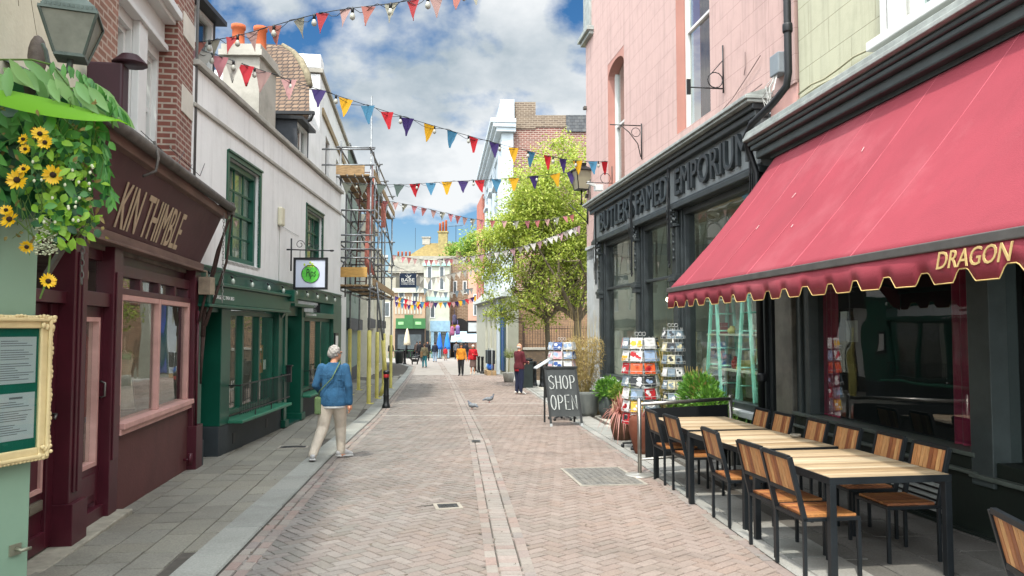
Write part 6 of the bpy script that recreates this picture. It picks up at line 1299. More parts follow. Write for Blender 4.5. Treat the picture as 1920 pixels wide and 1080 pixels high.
# ================= PEOPLE =================
m_skin = M('skin', '#b98468', .55, .08, 12); 
def person(lb, x, y, rz, H, J, cols, hair='#8f8f8c', near=False, top_extra=None, shoes='#2a2a2a', bag=None, build=1.0, skirt=None, hat=None, bald=False, sleeve=1.0, glasses=False):
    """J: joint overrides in body heights, local x right, y forward, z up. cols = (top, trousers)"""
    z = gz(x, y); t = thing('person', lb, 'person', (x, y, z), rz)
    D_ = dict(pel=(0,0,.525), waist=(0,0,.60), chest=(0,.005,.725), neck=(0,0,.835), head=(0,.015,.925),
      ls=(-.1,0,.80), rs=(.1,0,.80), le=(-.14,-.02,.635), re=(.14,-.02,.635), lw=(-.14,.04,.49), rw=(.14,.04,.49),
      lh=(-.05,0,.51), rh=(.05,0,.51), lk=(-.052,.01,.275), rk=(.052,.01,.275), la=(-.055,-.01,.045), ra=(.055,-.01,.045), lt=(-.06,.10,.012), rt=(.06,.10,.012)); D_.update(J)
    j = {k: Vector(v)*H for k, v in D_.items()}; bw = build; vox = .0085 if near else .02; it = 3 if near else 2
    def limb(b, pts, rs): 
        n = 14 if near else 8
        b.tube([j[p] if isinstance(p, str) else p for p in pts], [r*H for r in rs], n)
        for p, r in zip(pts, rs): b.ball(j[p] if isinstance(p, str) else p, r*H*.99, n, 8)
    def hand(b, w, e, s_):
        d = (w-e).normalized(); side = Vector((-s_*1.0, 0, 0)); side = (side-d*side.dot(d)).normalized(); fw = d.cross(side)*s_
        if not near: b.ball(w+d*.035*H, (.018*H, .024*H, .036*H), 8, 6); return
        b.tube([w-d*.01, w+d*.03*H, w+d*.052*H], [.017*H, .023*H, .021*H], 10)
        for k, (o_, L_) in enumerate(((-.019, .037), (-.007, .044), (.006, .042), (.018, .033))):
            r0 = w+d*.05*H+fw*o_*H; r1 = r0+d*L_*.5*H+side*.004*H; r2 = r1+(d*.7+side*.7).normalized()*L_*.5*H; b.tube([r0-d*.012*H, r0, r1, r2], [.0075*H*.9]*2+[.0068*H*.9, .0052*H*.9], 7)
        r0 = w+d*.018*H-fw*.016*H; b.tube([r0, r0-fw*.016*H+d*.014*H, r0-fw*.018*H+d*.034*H+side*.006*H], [.0085*H, .0075*H, .005*H], 7)
    hd = j['head']; face = Vector(D_.get('face', (0, 1, 0))).normalized(); fr = Vector((face.y, -face.x, 0)).normalized(); up = Vector((0, 0, 1))
    # body: one continuous surface from the feet to the crown
    b = MB()
    def lim(a): limb(b, *a)
    for s_, S in ((-1, 'l'), (1, 'r')):
        lim(((S+'h', S+'k', S+'a'), (.048, .030, .019))); lim(((S+'s', S+'e', S+'w'), (.031, .024, .016))); hand(b, j[S+'w'], j[S+'e'], s_)
        b.tube([j[S+'a']-Vector((0, .02*H, .02*H)), (j[S+'a']+j[S+'t'])/2, j[S+'t']], [.017*H, .016*H, .011*H], 8)
    for c, r in ((j['pel'], (.085, .06, .06)), (j['waist'], (.07, .05, .07)), (j['chest'], (.085, .055, .08)), ((j['ls']+j['rs'])/2, (.10, .045, .035))): b.ball(c, tuple(q_*H for q_ in r), 14, 9)
    b.tube([j['neck']-up*.03*H, j['neck'], hd-up*.02*H], [.042*H, .032*H, .03*H], 10)
    def he(off, r): b.ball(hd+fr*off[0]*H+face*off[1]*H+up*off[2]*H, tuple(q_*H for q_ in r), 12, 9)
    he((0, -.005, .01), (.043, .050, .055)); he((0, .018, -.022), (.034, .034, .036)); he((0, .034, -.045), (.016, .014, .014)); he((0, .052, -.012), (.007, .012, .011)); he((-.045, 0, -.008), (.006, .011, .016)); he((.045, 0, -.008), (.006, .011, .016)); he((0, .042, .012), (.03, .01, .008)); he((0, .047, -.03), (.014, .006, .005))
    me = smooth_union(b, vox, it); link('body', me, m_skin, t)
    top, trou = cols
    # trousers
    b = MB(); lg = skirt is None
    for S in ('l', 'r'):
        a_ = j[S+'a']+up*.012*H; k_ = j[S+'k']
        limb(b, (S+'h', k_, a_), (.062*bw, .046*bw, .036)) if lg else limb(b, (S+'h', k_), (.058, .05))
        if near:
            for f_, r_ in ((.55, .041), (.62, .038), (.8, .036), (.93, .041), (.98, .039)): b.ball(k_.lerp(a_, f_)+Vector((.004*math.sin(f_*40), .003, 0)), (r_*H, r_*H, .012*H), 12, 6)
    b.ball(j['pel'], (.098*H*bw, .073*H*bw, .062*H), 14, 9); b.ball(j['waist'], (.085*H*bw, .062*H*bw, .05*H), 14, 9)
    if skirt: b.lathe(tuple(Vector((j['pel'].x, j['pel'].y, .25*H))), [(.12*H, 0), (.10*H, .2*H), (.085*H, .32*H)], 16, 1, .7)
    me = smooth_union(b, vox, it); link('skirt' if skirt else 'trousers', me, M('trousers '+trou, trou, .9, .15, 9, .8, 35), t)
    # top / jacket
    b = MB(); zl = .47 if near else .49
    for S, s_ in (('l', -1), ('r', 1)):
        w_ = j[S+'e'].lerp(j[S+'w'], .93*sleeve); limb(b, (S+'s', S+'e', w_), (.038*bw, .031*bw, .026*bw))
        if near:
            for f_, r_ in ((.08, .034), (.3, .03), (.9, .028)): b.ball(j[S+'e'].lerp(w_, f_), (r_*H,)*3, 10, 6)
            b.ball(j[S+'s'].lerp(j[S+'e'], .93), (.035*H,)*3, 10, 6)
    px_, py_ = j['pel'].x, j['pel'].y; nx_, ny_ = j['neck'].x, j['neck'].y; b.smooth = True; ns = 22; rings = []
    for z_, rx, ry, f_ in ((zl, .104*bw, .076*bw, 0), (zl+.03, .108*bw, .08*bw, 0), (.57, .104*bw, .077*bw, .2), (.63, .099, .074, .4), (.69, .1, .075, .6), (.74, .105, .075, .8), (.785, .105, .066, 1), (.812, .088, .054, 1), (.832, .06, .046, 1), (.848, .044, .042, 1)):
        rings.append([Vector((px_+(nx_-px_)*f_+rx*H*math.cos(6.2832*k/ns), py_+(ny_-py_)*f_+ry*H*math.sin(6.2832*k/ns), z_*H)) for k in range(ns)])
    vs_ = [v for r_ in rings for v in r_]; m_ = len(rings); b.add(vs_, [(i*ns+k, i*ns+(k+1)%ns, (i+1)*ns+(k+1)%ns, (i+1)*ns+k) for i in range(m_-1) for k in range(ns)]+[tuple(range(ns-1, -1, -1)), tuple((m_-1)*ns+k for k in range(ns))])
    if near:
        qf = random.Random(5)
        for k in range(16):     # soft creases
            z_ = qf.uniform(.52, .7); a_ = qf.uniform(0, 6.28); c_ = Vector((px_+.094*H*math.cos(a_), py_+.07*H*math.sin(a_), z_*H)); d_ = Vector((-math.sin(a_), math.cos(a_), qf.uniform(-.6, .9))).normalized(); b.tube([c_-d_*.05, c_, c_+d_*.05], [.004, .012, .004], 6)
    me = smooth_union(b, vox, it); tp = link('jacket', me, M('jacket '+top, top, .9, .3, 7, .8, 40), t)
    b = MB(); b.lathe(tuple(j['neck']-up*.028*H), [(.052*H, 0), (.047*H, .02*H), (.041*H, .038*H), (.036*H, .038*H), (.036*H, 0)], 14); b.build('collar', M('jacket '+top, top), tp)
    # shoes
    for S in ('l', 'r'):
        b = MB(); a_ = j[S+'a']; t_ = j[S+'t']; he_ = a_+(a_-t_)*.28; he_.z = min(he_.z, a_.z-.012*H); hz = Vector((0, 0, .012*H))
        b.tube([he_+hz, a_.lerp(t_, .35)+hz*1.0, t_+hz*.4], [.023*H, .028*H, .02*H], 10); b.ball(he_+hz, .024*H, 8, 6); b.ball(t_+hz*.4, (.024*H, .028*H, .017*H), 10, 6); b.tube([a_, he_.lerp(a_, .6)], [.026*H, .026*H], 8)
        me = smooth_union(b, .008 if near else .02, 2); link('shoe', me, M('shoe '+shoes, shoes, .45, .15, 18, .2, 60), t)
        if near:
            b = MB(); d_ = (t_-he_); zz_ = min(t_.z, he_.z)-.006*H; b.bar(he_-d_*.12-up*.012*H, t_+d_*.12-up*.008*H, .048*H, .014*H); b.build('sole', M('sole white', '#b9b9b6', .6, .1), t, bevel=.006)
    if not bald:
        b = MB(); c = hd+up*.018*H-face*.008*H; b.ball(c, (.051*H, .057*H, .052*H), 14, 10); b.ball(c-face*.022*H-up*.02*H, (.046*H, .04*H, .045*H), 12, 8)
        q_ = random.Random(3)
        if near:
            for k in range(60):
                v_ = Vector((q_.gauss(0, 1), q_.gauss(0, 1), q_.gauss(.3, 1))).normalized()
                if v_.dot(face) > .45 and v_.z < .5: continue
                b.ball(c+Vector((v_.x*.048, v_.y*.052, v_.z*.05))*H, (.012*H, .012*H, .012*H), 6, 5)
        me = smooth_union(b, .006 if near else .015, 1); link('hair', me, M('hair '+hair, hair, .85, .4, 45, 1., 110), t)
    elif bald:
        b = MB(); b.ball(hd-face*.02*H-up*.01*H, (.0465*H, .042*H, .032*H), 12, 8); b.build('hair', M('hair '+hair, hair, .9), t)
    if glasses:
        b = MB()
        for s_ in (-1, 1): c = hd+face*.048*H+fr*s_*.019*H+up*.004*H; b.tube([c+(fr*math.cos(a*.524)*.013+up*math.sin(a*.524)*.011)*H for a in range(13)], .0022, 5); b.tube([c+fr*s_*.013*H, hd+fr*s_*.045*H+up*.004*H], .0022, 5)
        b.build('glasses', m_black, t)
    if hat: b = MB(); b.lathe(tuple(hd+up*.03*H), [(.075*H, 0), (.075*H, .006*H), (.05*H, .01*H), (.046*H, .045*H), (.02*H, .055*H)], 14); b.build('hat', M('hat '+hat, hat), t)
    if bag:
        col_, s_, z0, sc_ = bag; b = MB(); c = Vector((s_*.125*H, .0, z0*H)); b.box(c.x-.028*H*sc_, c.x+.028*H*sc_, c.y-.06*H*sc_, c.y+.06*H*sc_, c.z-.075*H*sc_, c.z+.075*H*sc_)
        o = b.build('shoulder_bag', M('bag '+col_, col_, .8, .2, 10), t, bevel=.02); b = MB(); oth = j['rs' if s_ < 0 else 'ls']
        b.tube([c+up*.07*H, Vector((s_*.11*H, -.07*H, .6*H)), Vector((0, -.092*H, .715*H)), Vector((-s_*.052*H, -.06*H, .83*H)), Vector((-s_*.06*H, -.0, .855*H)), Vector((-s_*.05*H, .05*H, .82*H)), Vector((0, .095*H, .70*H)), Vector((s_*.11*H, .075*H, .58*H)), c+up*.07*H], .008, 6); b.build('strap', M('bag '+col_, col_), o)
    return t, j
# the woman in denim, mid-stride away from the camera, looking to the right
wom, wj = person('woman in blue denim jacket and cream trousers walking away, green bag strap across her back', -2.60, 11.25, math.radians(6), 1.66,
    dict(lk=(-.085,.0,.28), la=(-.15,-.13,.055), lt=(-.165,-.03,.012), rk=(.055,.10,.285), ra=(.06,.12,.045), rt=(.135,.19,.02), lh=(-.05,0,.51), rh=(.05,0,.51),
         le=(-.15,-.015,.65), lw=(-.11,.09,.575), re=(.137,-.03,.64), rw=(.142,.0,.485), head=(.012,.02,.925), face=(.75,.6,0)),
    ('#27506f', '#bdb2a2'), '#98948e', True, shoes='#aaa9a8', bag=('#5b7048', -1, .475, 1.0), build=1.1, glasses=True)
b = MB(); b.lathe((0, 0, .452*1.66), [(.107*1.66, 0), (.108*1.66, .04)], 20, 1, .75); b.build('shirt_hem', M('white shirt', '#c9c9c6', .8), wom)
sm_ = M('denim seam', '#3a6484', .8)
b = MB(); HH = 1.66
b.tube([(-.105*HH, -.055*HH, .745*HH), (-.05*HH, -.088*HH, .75*HH), (.05*HH, -.088*HH, .75*HH), (.105*HH, -.055*HH, .745*HH)], .0018, 4)
for s_ in (-1, 1): b.tube([(s_*.05*HH, -.088*HH, .75*HH), (s_*.045*HH, -.09*HH, .6*HH), (s_*.04*HH, -.083*HH, .51*HH)], .0018, 4)
b.build('stitching', sm_, wom)
person('balding man in maroon leather jacket and dark blue trousers standing in profile facing right', .24, 26.2, math.radians(-50), 1.74, dict(rw=(.07,.16,.62), re=(.13,.03,.64), lw=(-.07,.16,.60), le=(-.13,.03,.64), face=(.1,1,-.1), la=(-.05,-.02,.045), ra=(.05,.0,.045)), ('#4f1820', '#1b2036'), '#a6a29c', shoes='#c0bcb4', bald=True, build=1.15)
b = MB(); b.lathe((0, 0, .79), [(.185, 0), (.19, .06), (.18, .12)], 16, 1, .72); b.build('shirt_hem', M('bright red hem', '#a61f2b', .8), [o for o in bpy.data.objects if o.get('label', '').startswith('balding')][0])
person('person in mustard jacket and blue top walking this way with a long white bag', -2.8, 42.5, math.radians(175), 1.78, dict(lk=(-.05,.05,.28), la=(-.05,.04,.045), ra=(.055,-.05,.05), rw=(.1,.1,.5), lw=(-.16,.02,.5)), ('#b7741f', '#17171a'), '#6a4a36', hat='#3a3026')
person('woman in bright red top and patterned skirt beside the mustard jacket', -2.25, 44.5, math.radians(170), 1.72, dict(lw=(-.05,.14,.66), ra=(.05,.05,.045)), ('#a3161f', '#5d4a44'), '#c3b5ab', skirt=True, shoes='#b8a591', build=1.15)
person('person in olive jacket and teal trousers walking away with a brown bag', -6.3, 55.5, math.radians(10), 1.75, dict(lk=(-.05,.06,.28), ra=(.07,-.07,.05)), ('#5d5743', '#23616a'), '#4a3527', bag=('#6a5238', -1, .55, 1.6))
for i, (x, y, c1, c2, lb, hh) in enumerate(((-9.0, 73, '#3a2f2a', '#1f2226', 'person in dark brown coat beside the closed cream parasol', 1.7), (-5.2, 72, '#55585c', '#20242c', 'person in grey coat left of the archway', 1.72), (-4.2, 70, '#20242c', '#3c4656', 'person in navy coat standing before the archway', 1.7), (-12.4, 74, '#7a7468', '#2a2c30', 'person in beige coat at the far left bend', 1.7), (-8.0, 67, '#17181c', '#16171b', 'person all in black, left of the pair walking away', 1.8), (-7.5, 68.5, '#1b1c22', '#16171b', 'person all in black, right of the pair walking away', 1.78), (-6.6, 66, '#1e2433', '#7d8fa3', 'person in dark jacket and pale jeans walking away past the blue parasols', 1.74),
        (-10.9, 64, '#1b2030', '#1d2433', 'person in navy walking at the left pavement bend', 1.78), (-11.0, 70, '#17181b', '#17181b', 'person in black with a pale bag beside the cream parasol', 1.65), (-6.0, 69.5, '#a3242c', '#8a7466', 'child in red top by the blue parasols', 1.25), (-1.9, 56, '#b07a9a', '#54463f', 'person in lilac coat by the shop awning', 1.68), (-3.1, 60, '#4d4436', '#2c2a28', 'person in brown at the far shop front', 1.7))):
    person(lb, x, y, (math.radians(8), math.radians(185))[i % 3 == 2 and i != 2], hh, dict(lk=(-.05,.05,.28), ra=(.06,-.05,.05)), (c1, c2), ['#2a2320', '#4a3a2c', '#1e1b1a'][i % 3])
person('shop visitor in white top behind the middle window', *PK.w(4.6, -1.0, 0).xy, 2.2, 1.68, dict(lw=(-.06,.14,.6), rw=(.06,.16,.6)), ('#b9b8b2', '#33332f'), '#4a3a2e')
# dog
b = MB(); b.ball((0, 0, .26), (.22, .09, .1), 12, 8); b.tube([(.15, 0, .28), (.26, 0, .38)], [.075, .05], 8); b.ball((.29, 0, .4), (.07, .05, .055), 8, 6); b.tube([(.32, 0, .39), (.39, 0, .375)], [.035, .022], 7); b.tube([(-.19, 0, .3), (-.28, 0, .42), (-.26, 0, .5)], [.025, .016, .01], 6)
for x_ in (.14, -.16):
    for y_ in (-.055, .055): b.tube([(x_, y_, .24), (x_-.02 if x_ < 0 else x_+.01, y_, .12), (x_, y_, .0)], [.045, .025, .02], 7)
for y_ in (-.035, .035): b.tube([(.27, y_, .43), (.255, y_*1.3, .49)], [.02, .006], 5)
dg_ = link('dog', smooth_union(b, .014, 2), M('black fur', '#1b1918', .9, .3, 20), None, label='small black dog standing on the road at the far left kerb', cat='dog'); dg_.location = (-7.7, 61, gz(-7.7, 61)); dg_.rotation_euler = (0, 0, math.radians(170)); dg_.scale = (1.3, 1.3, 1.3)
b = MB(); b.tube([(-7.9, 61, g(61)+.6), (-7.2, 59, g(59)+.75), (-6.5, 55.6, g(55)+.95)], .012, 5); b.build('dog_lead', m_lgrey, None, 'pale lead running from the black dog to the person in olive', 'lead')

# ================= COURTYARD, TREES, CHURCH =================
m_cbr = brickmat('church brick', '#7d4a40', '#643c34', '#9c8c80', .34, .115, .02, dirt='#6a4a40', var=.2)
m_tan = brickmat('tan courtyard brick', '#8a6b50', '#775c46', '#61503f', .3, .1, .014, dirt='#6d5743')
CH = Fac('church', 'tall red brick church with white classical front standing behind the trees', 'church', -.62, 45.0, -5.3, 'R')
def wbox(mb, root, x0, x1, y0, y1, z0, z1):
    mb.hexa(toloc(root, [(x0,y0,z0),(x1,y0,z0),(x1,y1,z0),(x0,y1,z0),(x0,y0,z1),(x1,y0,z1),(x1,y1,z1),(x0,y1,z1)]))
b = MB(); wbox(b, CH.root, .08, 7.5, 45, 60, 3, 13.9); b.build('side_wall', m_cbr, CH.root, recalc=True)
b = MB(); wbox(b, CH.root, .08, 7.5, 45.05, 60, -1.2, 3); b.build('lower_wall', m_tan, CH.root, recalc=True)
b = MB(); wbox(b, CH.root, .1, 1.4, 44.95, 46.4, 13.9, 15.1); wbox(b, CH.root, 1.4, 3.2, 44.94, 46, 13.6, 14.3); wbox(b, CH.root, .1, 1.4, 44.93, 44.99, 13.5, 13.9); b.build('weathered_parapet', brickmat('weathered brick', '#6f5f50', '#5a4b40', '#8a7d6c', .34, .115, .02, dirt='#4c4238'), CH.root, recalc=True)
b = MB(); wbox(b, CH.root, 3.2, 7.5, 44.9, 47, 13.3, 14.3); b.build('slate_cap', m_slate, CH.root, recalc=True)
m_chw = M('church white stucco', '#b3bcc2', .7, .1, 1, .2, 10, dirt='#8f989c', dirtamt=.4)
CH.wall('front_wall', m_chw, 0, 17, -1.2, 13.2, 0, [(2.2, 4.0, 6.2, 10.2), (6.4, 8.4, 6.2, 10.6), (10.8, 12.6, 6.2, 10.2), (6.2, 8.6, 1.0, 5.2)], .35, topback=1)
b = MB(); wbox(b, CH.root, -.62, .08, 44.7, 46, -1.2, 13.2); wbox(b, CH.root, -.7, .14, 44.6, 46, 13.9, 15.15); wbox(b, CH.root, -.6, .04, 44.56, 44.6, 14.1, 14.9); b.build('corner_pier', m_chw, CH.root, bevel=.02, recalc=True)
CH.boxes('cornice', m_chw, [(-.6, 17, -.8, .35, 13.2, 13.45), (-.7, 17, -.8, .55, 13.45, 13.7), (-.75, 17, -.8, .7, 13.7, 13.95), (0, 17, -.8, .12, 13.95, 15.0), (0, 17, -.2, .25, 5.6, 5.9), (0, 17, -.2, .12, 12.2, 12.4)], bevel=.02)
CH.boxes('pilaster', m_chw, [(a, a+.8, 0, .18, 5.9, 12.2) for a in (.1, 4.8, 9.2, 13.4)]+[(a, a+.9, 0, .22, -1, 5.6) for a in (.1, 4.8, 9.2, 13.4)], bevel=.02)
for q_ in ((2.2, 4.0, 6.2, 10.2), (6.4, 8.4, 6.2, 10.6), (10.8, 12.6, 6.2, 10.2)):
    CH.window(*q_, -.2, m_chw, 3, 3, sash=False, fw=.12, bar=.06)
    CH.boxes('hood', m_chw, [(q_[0]-.3, q_[1]+.3, 0, .35, q_[3]+.2, q_[3]+.45)], bevel=.03)
CH.boxes('door', M('dark church door', '#2f2b27', .6), [(6.2, 8.6, -.4, -.3, -1, 5.2)])
CH2 = Fac('brick_house', 'terracotta red rendered house beyond the church', 'house', *CH.w(17.1, .2, 0).xy, -7, 'R')
CH2.wall('wall', M('red render', '#a8695a', .85, .15, 2, dirt='#80473a'), 0, 6, -1.5, 12.6, 0, [(1, 2, 7, 9), (3.5, 4.5, 7, 9), (1, 2, 3, 5), (3.5, 4.5, 3, 5)], .15)
for q_ in ((1, 2, 7, 9), (3.5, 4.5, 7, 9), (1, 2, 3, 5), (3.5, 4.5, 3, 5)): CH2.window(*q_, -.05, m_whitew, 2, 2)
# low wall and railings in front of the church side
t = thing('courtyard_wall', 'low dark brick courtyard wall carrying iron railings under the trees', 'wall', (.55, 37.2, g(37.2))); b = MB(); b.box(0, 3.6, -.15, .15, -.2, 1.45); b.build('brickwork', brickmat('dark tan brick', '#5d4c3a', '#4d4032', '#453a30', .3, .1, .014), t); b = MB(); b.box(-.03, 3.6, -.2, .2, 1.45, 1.56); b.build('coping', m_conc, t, bevel=.01)
t2 = thing('railings', 'rusty iron railings standing on the courtyard wall', 'railings', (.55, 37.2, g(37.2)+1.56)); b = MB()
for k in range(28): b.tube([(.05+k*.13, 0, 0), (.05+k*.13, 0, 1.0), (.05+k*.13, 0, 1.08)], [.013, .013, .002], 5)
b.build('bars', M('rusty iron', '#3a2b24', .8, .4, 20), t2); b = MB(); b.box(0, 3.6, -.02, .02, .12, .15); b.box(0, 3.6, -.02, .02, .9, .93); b.box(-.05, .05, -.05, .05, -1.5, 1.25); b.build('rails', M('rusty iron', '#3a2b24'), t2)
# side return shop with arches and blue doors
AS = Fac('arched_shop', 'white shop with tall blind arches, blue shutters and lead roof at the church corner', 'shop', -.28, 42.3, -8.6, 'R')
m_asw = M('shop white', '#a8a89b', .75, .1, 2, .2, 14); m_olive = M('olive grey wall', '#77776a', .8, .1, 2)
b = MB(); wbox(b, AS.root, -.25, .36, 42.3, 44.8, -1.2, 3.5); b.build('end_wall', m_olive, AS.root, recalc=True)
AS.wall('wall', m_asw, 0, 16, -1.4, 3.5, 0, [(.4, 2.6, -.75, 3.0), (4.2, 5.4, -.2, 2.9), (6.6, 7.8, -.2, 2.9), (9, 10.2, -.2, 2.9)], .12, topback=.6)
for k, (a, cl) in enumerate(((.42, '#0f2f33'), (.95, '#17456e'), (1.5, '#2447a3'), (2.05, '#1d4f57'))): AS.boxes('blue_shutter', M('shutter '+cl, cl, .4, .15), [(a, a+.46, -.1, .03+.03*(k % 2), -.7, 2.95)], bevel=.01)
for a in (4.2, 6.6, 9): b = MB(); pts = [(a, 3.1), (a, 2.3)]+[(a+.6-.6*math.cos(math.pi*i/8), 2.3+.55*math.sin(math.pi*i/8)) for i in range(9)]+[(a+1.2, 2.3), (a+1.2, 3.1)]; b.prism(pts, (0, -.115, 0), (1, 0, 0), (0, 0, 1), (0, 1, 0), .14); b.build('arch', m_asw, AS.root, recalc=True)
AS.boxes('arch_panel', M('cream panel', '#a9a793', .8), [(a, a+1.2, -.13, -.1, -.2, 2.9) for a in (4.2, 6.6, 9)])
AS.boxes('red_base', M('dark red base', '#4a2422', .6), [(3.4, 4.1, 0, .06, -1.3, .1), (5.5, 6.5, 0, .06, -1.3, .1), (7.9, 8.9, 0, .06, -1.3, .1)])
b = MB(); b.hexa([AS.p(-.1, .35, 3.45), AS.p(16, .35, 3.45), AS.p(16, -.2, 3.45), AS.p(-.1, -.2, 3.45), AS.p(-.1, .1, 3.75), AS.p(16, .1, 3.75), AS.p(16, -.5, 4.3), AS.p(-.1, -.5, 4.3)]); b.build('lead_roof', m_leadp, AS.root, recalc=True)
t = thing('clothes_rail', 'rail of dark clothes over blue bags outside the blue shutters', 'clothes rail', AS.w(1.4, .75, 0)+Vector((0, 0, g(43.5))), AS.root.rotation_euler[2]); b = MB(); b.tube([(-.8, 0, 0), (-.8, 0, 1.5), (.8, 0, 1.5), (.8, 0, 0)], .018, 6); b.build('rail', m_lgrey, t)
for k in range(9): b = MB(); x_ = -.65+k*.16; b.box(x_-.03, x_+.05, -.2, .2, .65, 1.4); cl = ['#1d2024', '#3c4a4a', '#15161a', '#6a7276', '#23262e'][k % 5]; b.build('garment', M('garment '+cl, cl, .9), t, bevel=.02)
b = MB(); b.box(-.8, .8, -.25, .25, 0, .28); b.build('wooden_tub', m_deck, t, bevel=.02)
for k, cl in enumerate(('#2a5aa8', '#5f97c9', '#c7c9cc')): b = MB(); p_ = AS.w(.9+k*.4, .8, g(43)+.28); b.ball((p_.x, p_.y, p_.z+.2), (.18, .15, .22), 8, 6); b.build('carrier_bag', M('bag '+cl, cl, .5), None, '%s carrier bag at the foot of the clothes rail' % ('royal blue', 'light blue', 'white')[k], 'bag')
t = thing('potted_plant', 'wispy pale green palm by the olive wall behind the man in maroon', 'potted plant', (-.15, 35, g(35))); b = MB(); b.lathe((0, 0, 0), [(.2, 0), (.28, .4), (.26, .45)], 12); b.build('pot', m_conc, t); b = MB(); b.tube([(0, 0, .3), (.03, 0, 1.3)], .02, 6); b.build('cane', straw, t); b = MB(); blades(b, (0.03, 0, 1.1), 70, .75, .6, .03, random.Random(2), 1.0); b.build('foliage', leafmat('pale palm', '#a3ab6a', '#77824a', .3), t)
# trees
m_tbark = M('grey tree bark', '#5f5546', .95, .3, 6, .8, 30, stretch=(1, 1, .3)); spring = leafmat('fresh spring leaves', '#9fae3e', '#c6cd6c', .45); spring2 = leafmat('darker spring leaves', '#78922f', '#a3b14b', .45)  # second leaf tone is a darker green, mixed in at random
def tree(name, lb, x, y, fork, cr, seed, nleaf, lsize, trunk_r, ncl=0, lean=(0, 0), twigs=True, mats=(spring, spring2), depth=5, maxx=99):
    q = random.Random(seed); t = thing(name, lb, 'tree', (x, y, gz(x, y))); tb = MB(); tips = []
    cx, cy, cz, rx, ry, rz_ = cr
    def inside(p): return ((p.x-cx)/rx)**2+((p.y-cy)/ry)**2+((p.z-cz)/rz_)**2 < 1.0
    def grow(p, d, L, r, dep):
        pts = [p]; rs = [r]; d = d.normalized(); n = 3
        for i in range(n):
            d = (d+Vector((q.gauss(0, .14), q.gauss(0, .14), q.gauss(.02, .08)))).normalized(); pts.append(pts[-1]+d*L/n); rs.append(r*(1-.3*(i+1)/n))
        tb.tube(pts, rs, 7 if r > .04 else 4, False)
        if dep <= 2: tips.extend(pts[1:])
        if dep == 0 or not inside(pts[-1]): tips.append(pts[-1]); return
        for k in range(q.choice((2, 3, 3)) if dep > 1 else 3):
            a = q.uniform(0, 6.283); sp = q.uniform(.35, .85); o_ = d.orthogonal(); o_.rotate(Matrix.Rotation(a, 3, d)); nd = (d*math.cos(sp)+o_*math.sin(sp)+Vector((0, 0, .08))); grow(pts[-1], nd, L*q.uniform(.68, .88), rs[-1]*q.uniform(.6, .78), dep-1)
    p0 = Vector((0, 0, -.1)); p1 = Vector((lean[0]*.5, lean[1]*.5, fork*.6)); p2 = Vector((lean[0], lean[1], fork)); tb.tube([p0, Vector((0, 0, .3)), p1, p2], [trunk_r*1.25, trunk_r, trunk_r*.85, trunk_r*.75], 10, False)
    for k in range(5):
        a = k*1.257+q.uniform(-.3, .3); grow(p2, Vector((math.cos(a)*.8, math.sin(a)*.8, q.uniform(.5, 1.1))), rz_*.55, trunk_r*.55, depth)
    grow(p2, Vector((0, 0, 1)), rz_*.7, trunk_r*.6, depth)
    tw = MB(); sk = [p for p in tips]
    for k in range(ncl):
        while 1:
            v = Vector((q.uniform(-1, 1), q.uniform(-1, 1), q.uniform(-1, 1)))
            if v.length < 1 and v.length > q.uniform(.2, .75): break
        c = Vector((cx+v.x*rx, cy+v.y*ry, cz+v.z*rz_)); nr = min(sk, key=lambda p: (p-c).length_squared); mid = nr.lerp(c, .5)+Vector((0, 0, -.1)); tw.tube([nr, mid, c], [.016, .011, .005], 4, False); tips += [c, c.lerp(nr, .15)]*2
    tb.add(tw.v, tw.f); tb.build('trunk', m_tbark, t)
    lm = MB(); tips = [p for p in tips if ((p.x-cx)/rx)**2+((p.y-cy)/ry)**2+((p.z-cz)/rz_)**2 < 1.25]
    for k in range(nleaf):
        c = q.choice(tips); p = c+Vector((q.gauss(0, .18), q.gauss(0, .18), q.gauss(0, .14)))*(lsize/.16)**.8; lm.mi = 0 if q.random() < .6 else 1
        if x+p.x > maxx: continue
        leaf(lm, p, (q.uniform(-1, 1), q.uniform(-1, 1), q.uniform(-1, .5)), (q.uniform(-1, 1), q.uniform(-1, 1), 1), lsize*q.uniform(.6, 1.3), lsize*.45, seg=1)
    lm.build('crown', list(mats), t); return t
tree('street_tree', 'spring green tree with slim forked trunk left of the pair in the courtyard', 1.5, 31.0, 2.7, (-.7, 0, 4.9, 2.85, 2.4, 2.7), 5, 36000, .14, .13, 260, (-.1, 0), maxx=3.2)
tree('street_tree', 'spring green tree with thicker leaning trunk nearer the pink building', 2.45, 29.8, 2.6, (-.35, .2, 6.2, 2.7, 2.4, 3.5), 12, 29000, .14, .19, 240, (.1, 0), maxx=3.9)
tree('woodland_tree', 'bright green hillside tree rising behind the far rooftops', -5.0, 92, 5, (0, 0, 11, 5.2, 4, 4.6), 3, 9000, .45, .3, mats=(leafmat('hill leaves', '#7d9c3c', '#5c8030', .4), spring2), depth=4)
tree('woodland_tree', 'darker green hillside tree right of the bright one', -1.0, 96, 5, (0, 0, 10, 5.5, 4, 5), 8, 7000, .45, .3, mats=(dkl, leafmat('hill leaves', '#7d9c3c', '#5c8030', .4)), depth=4)
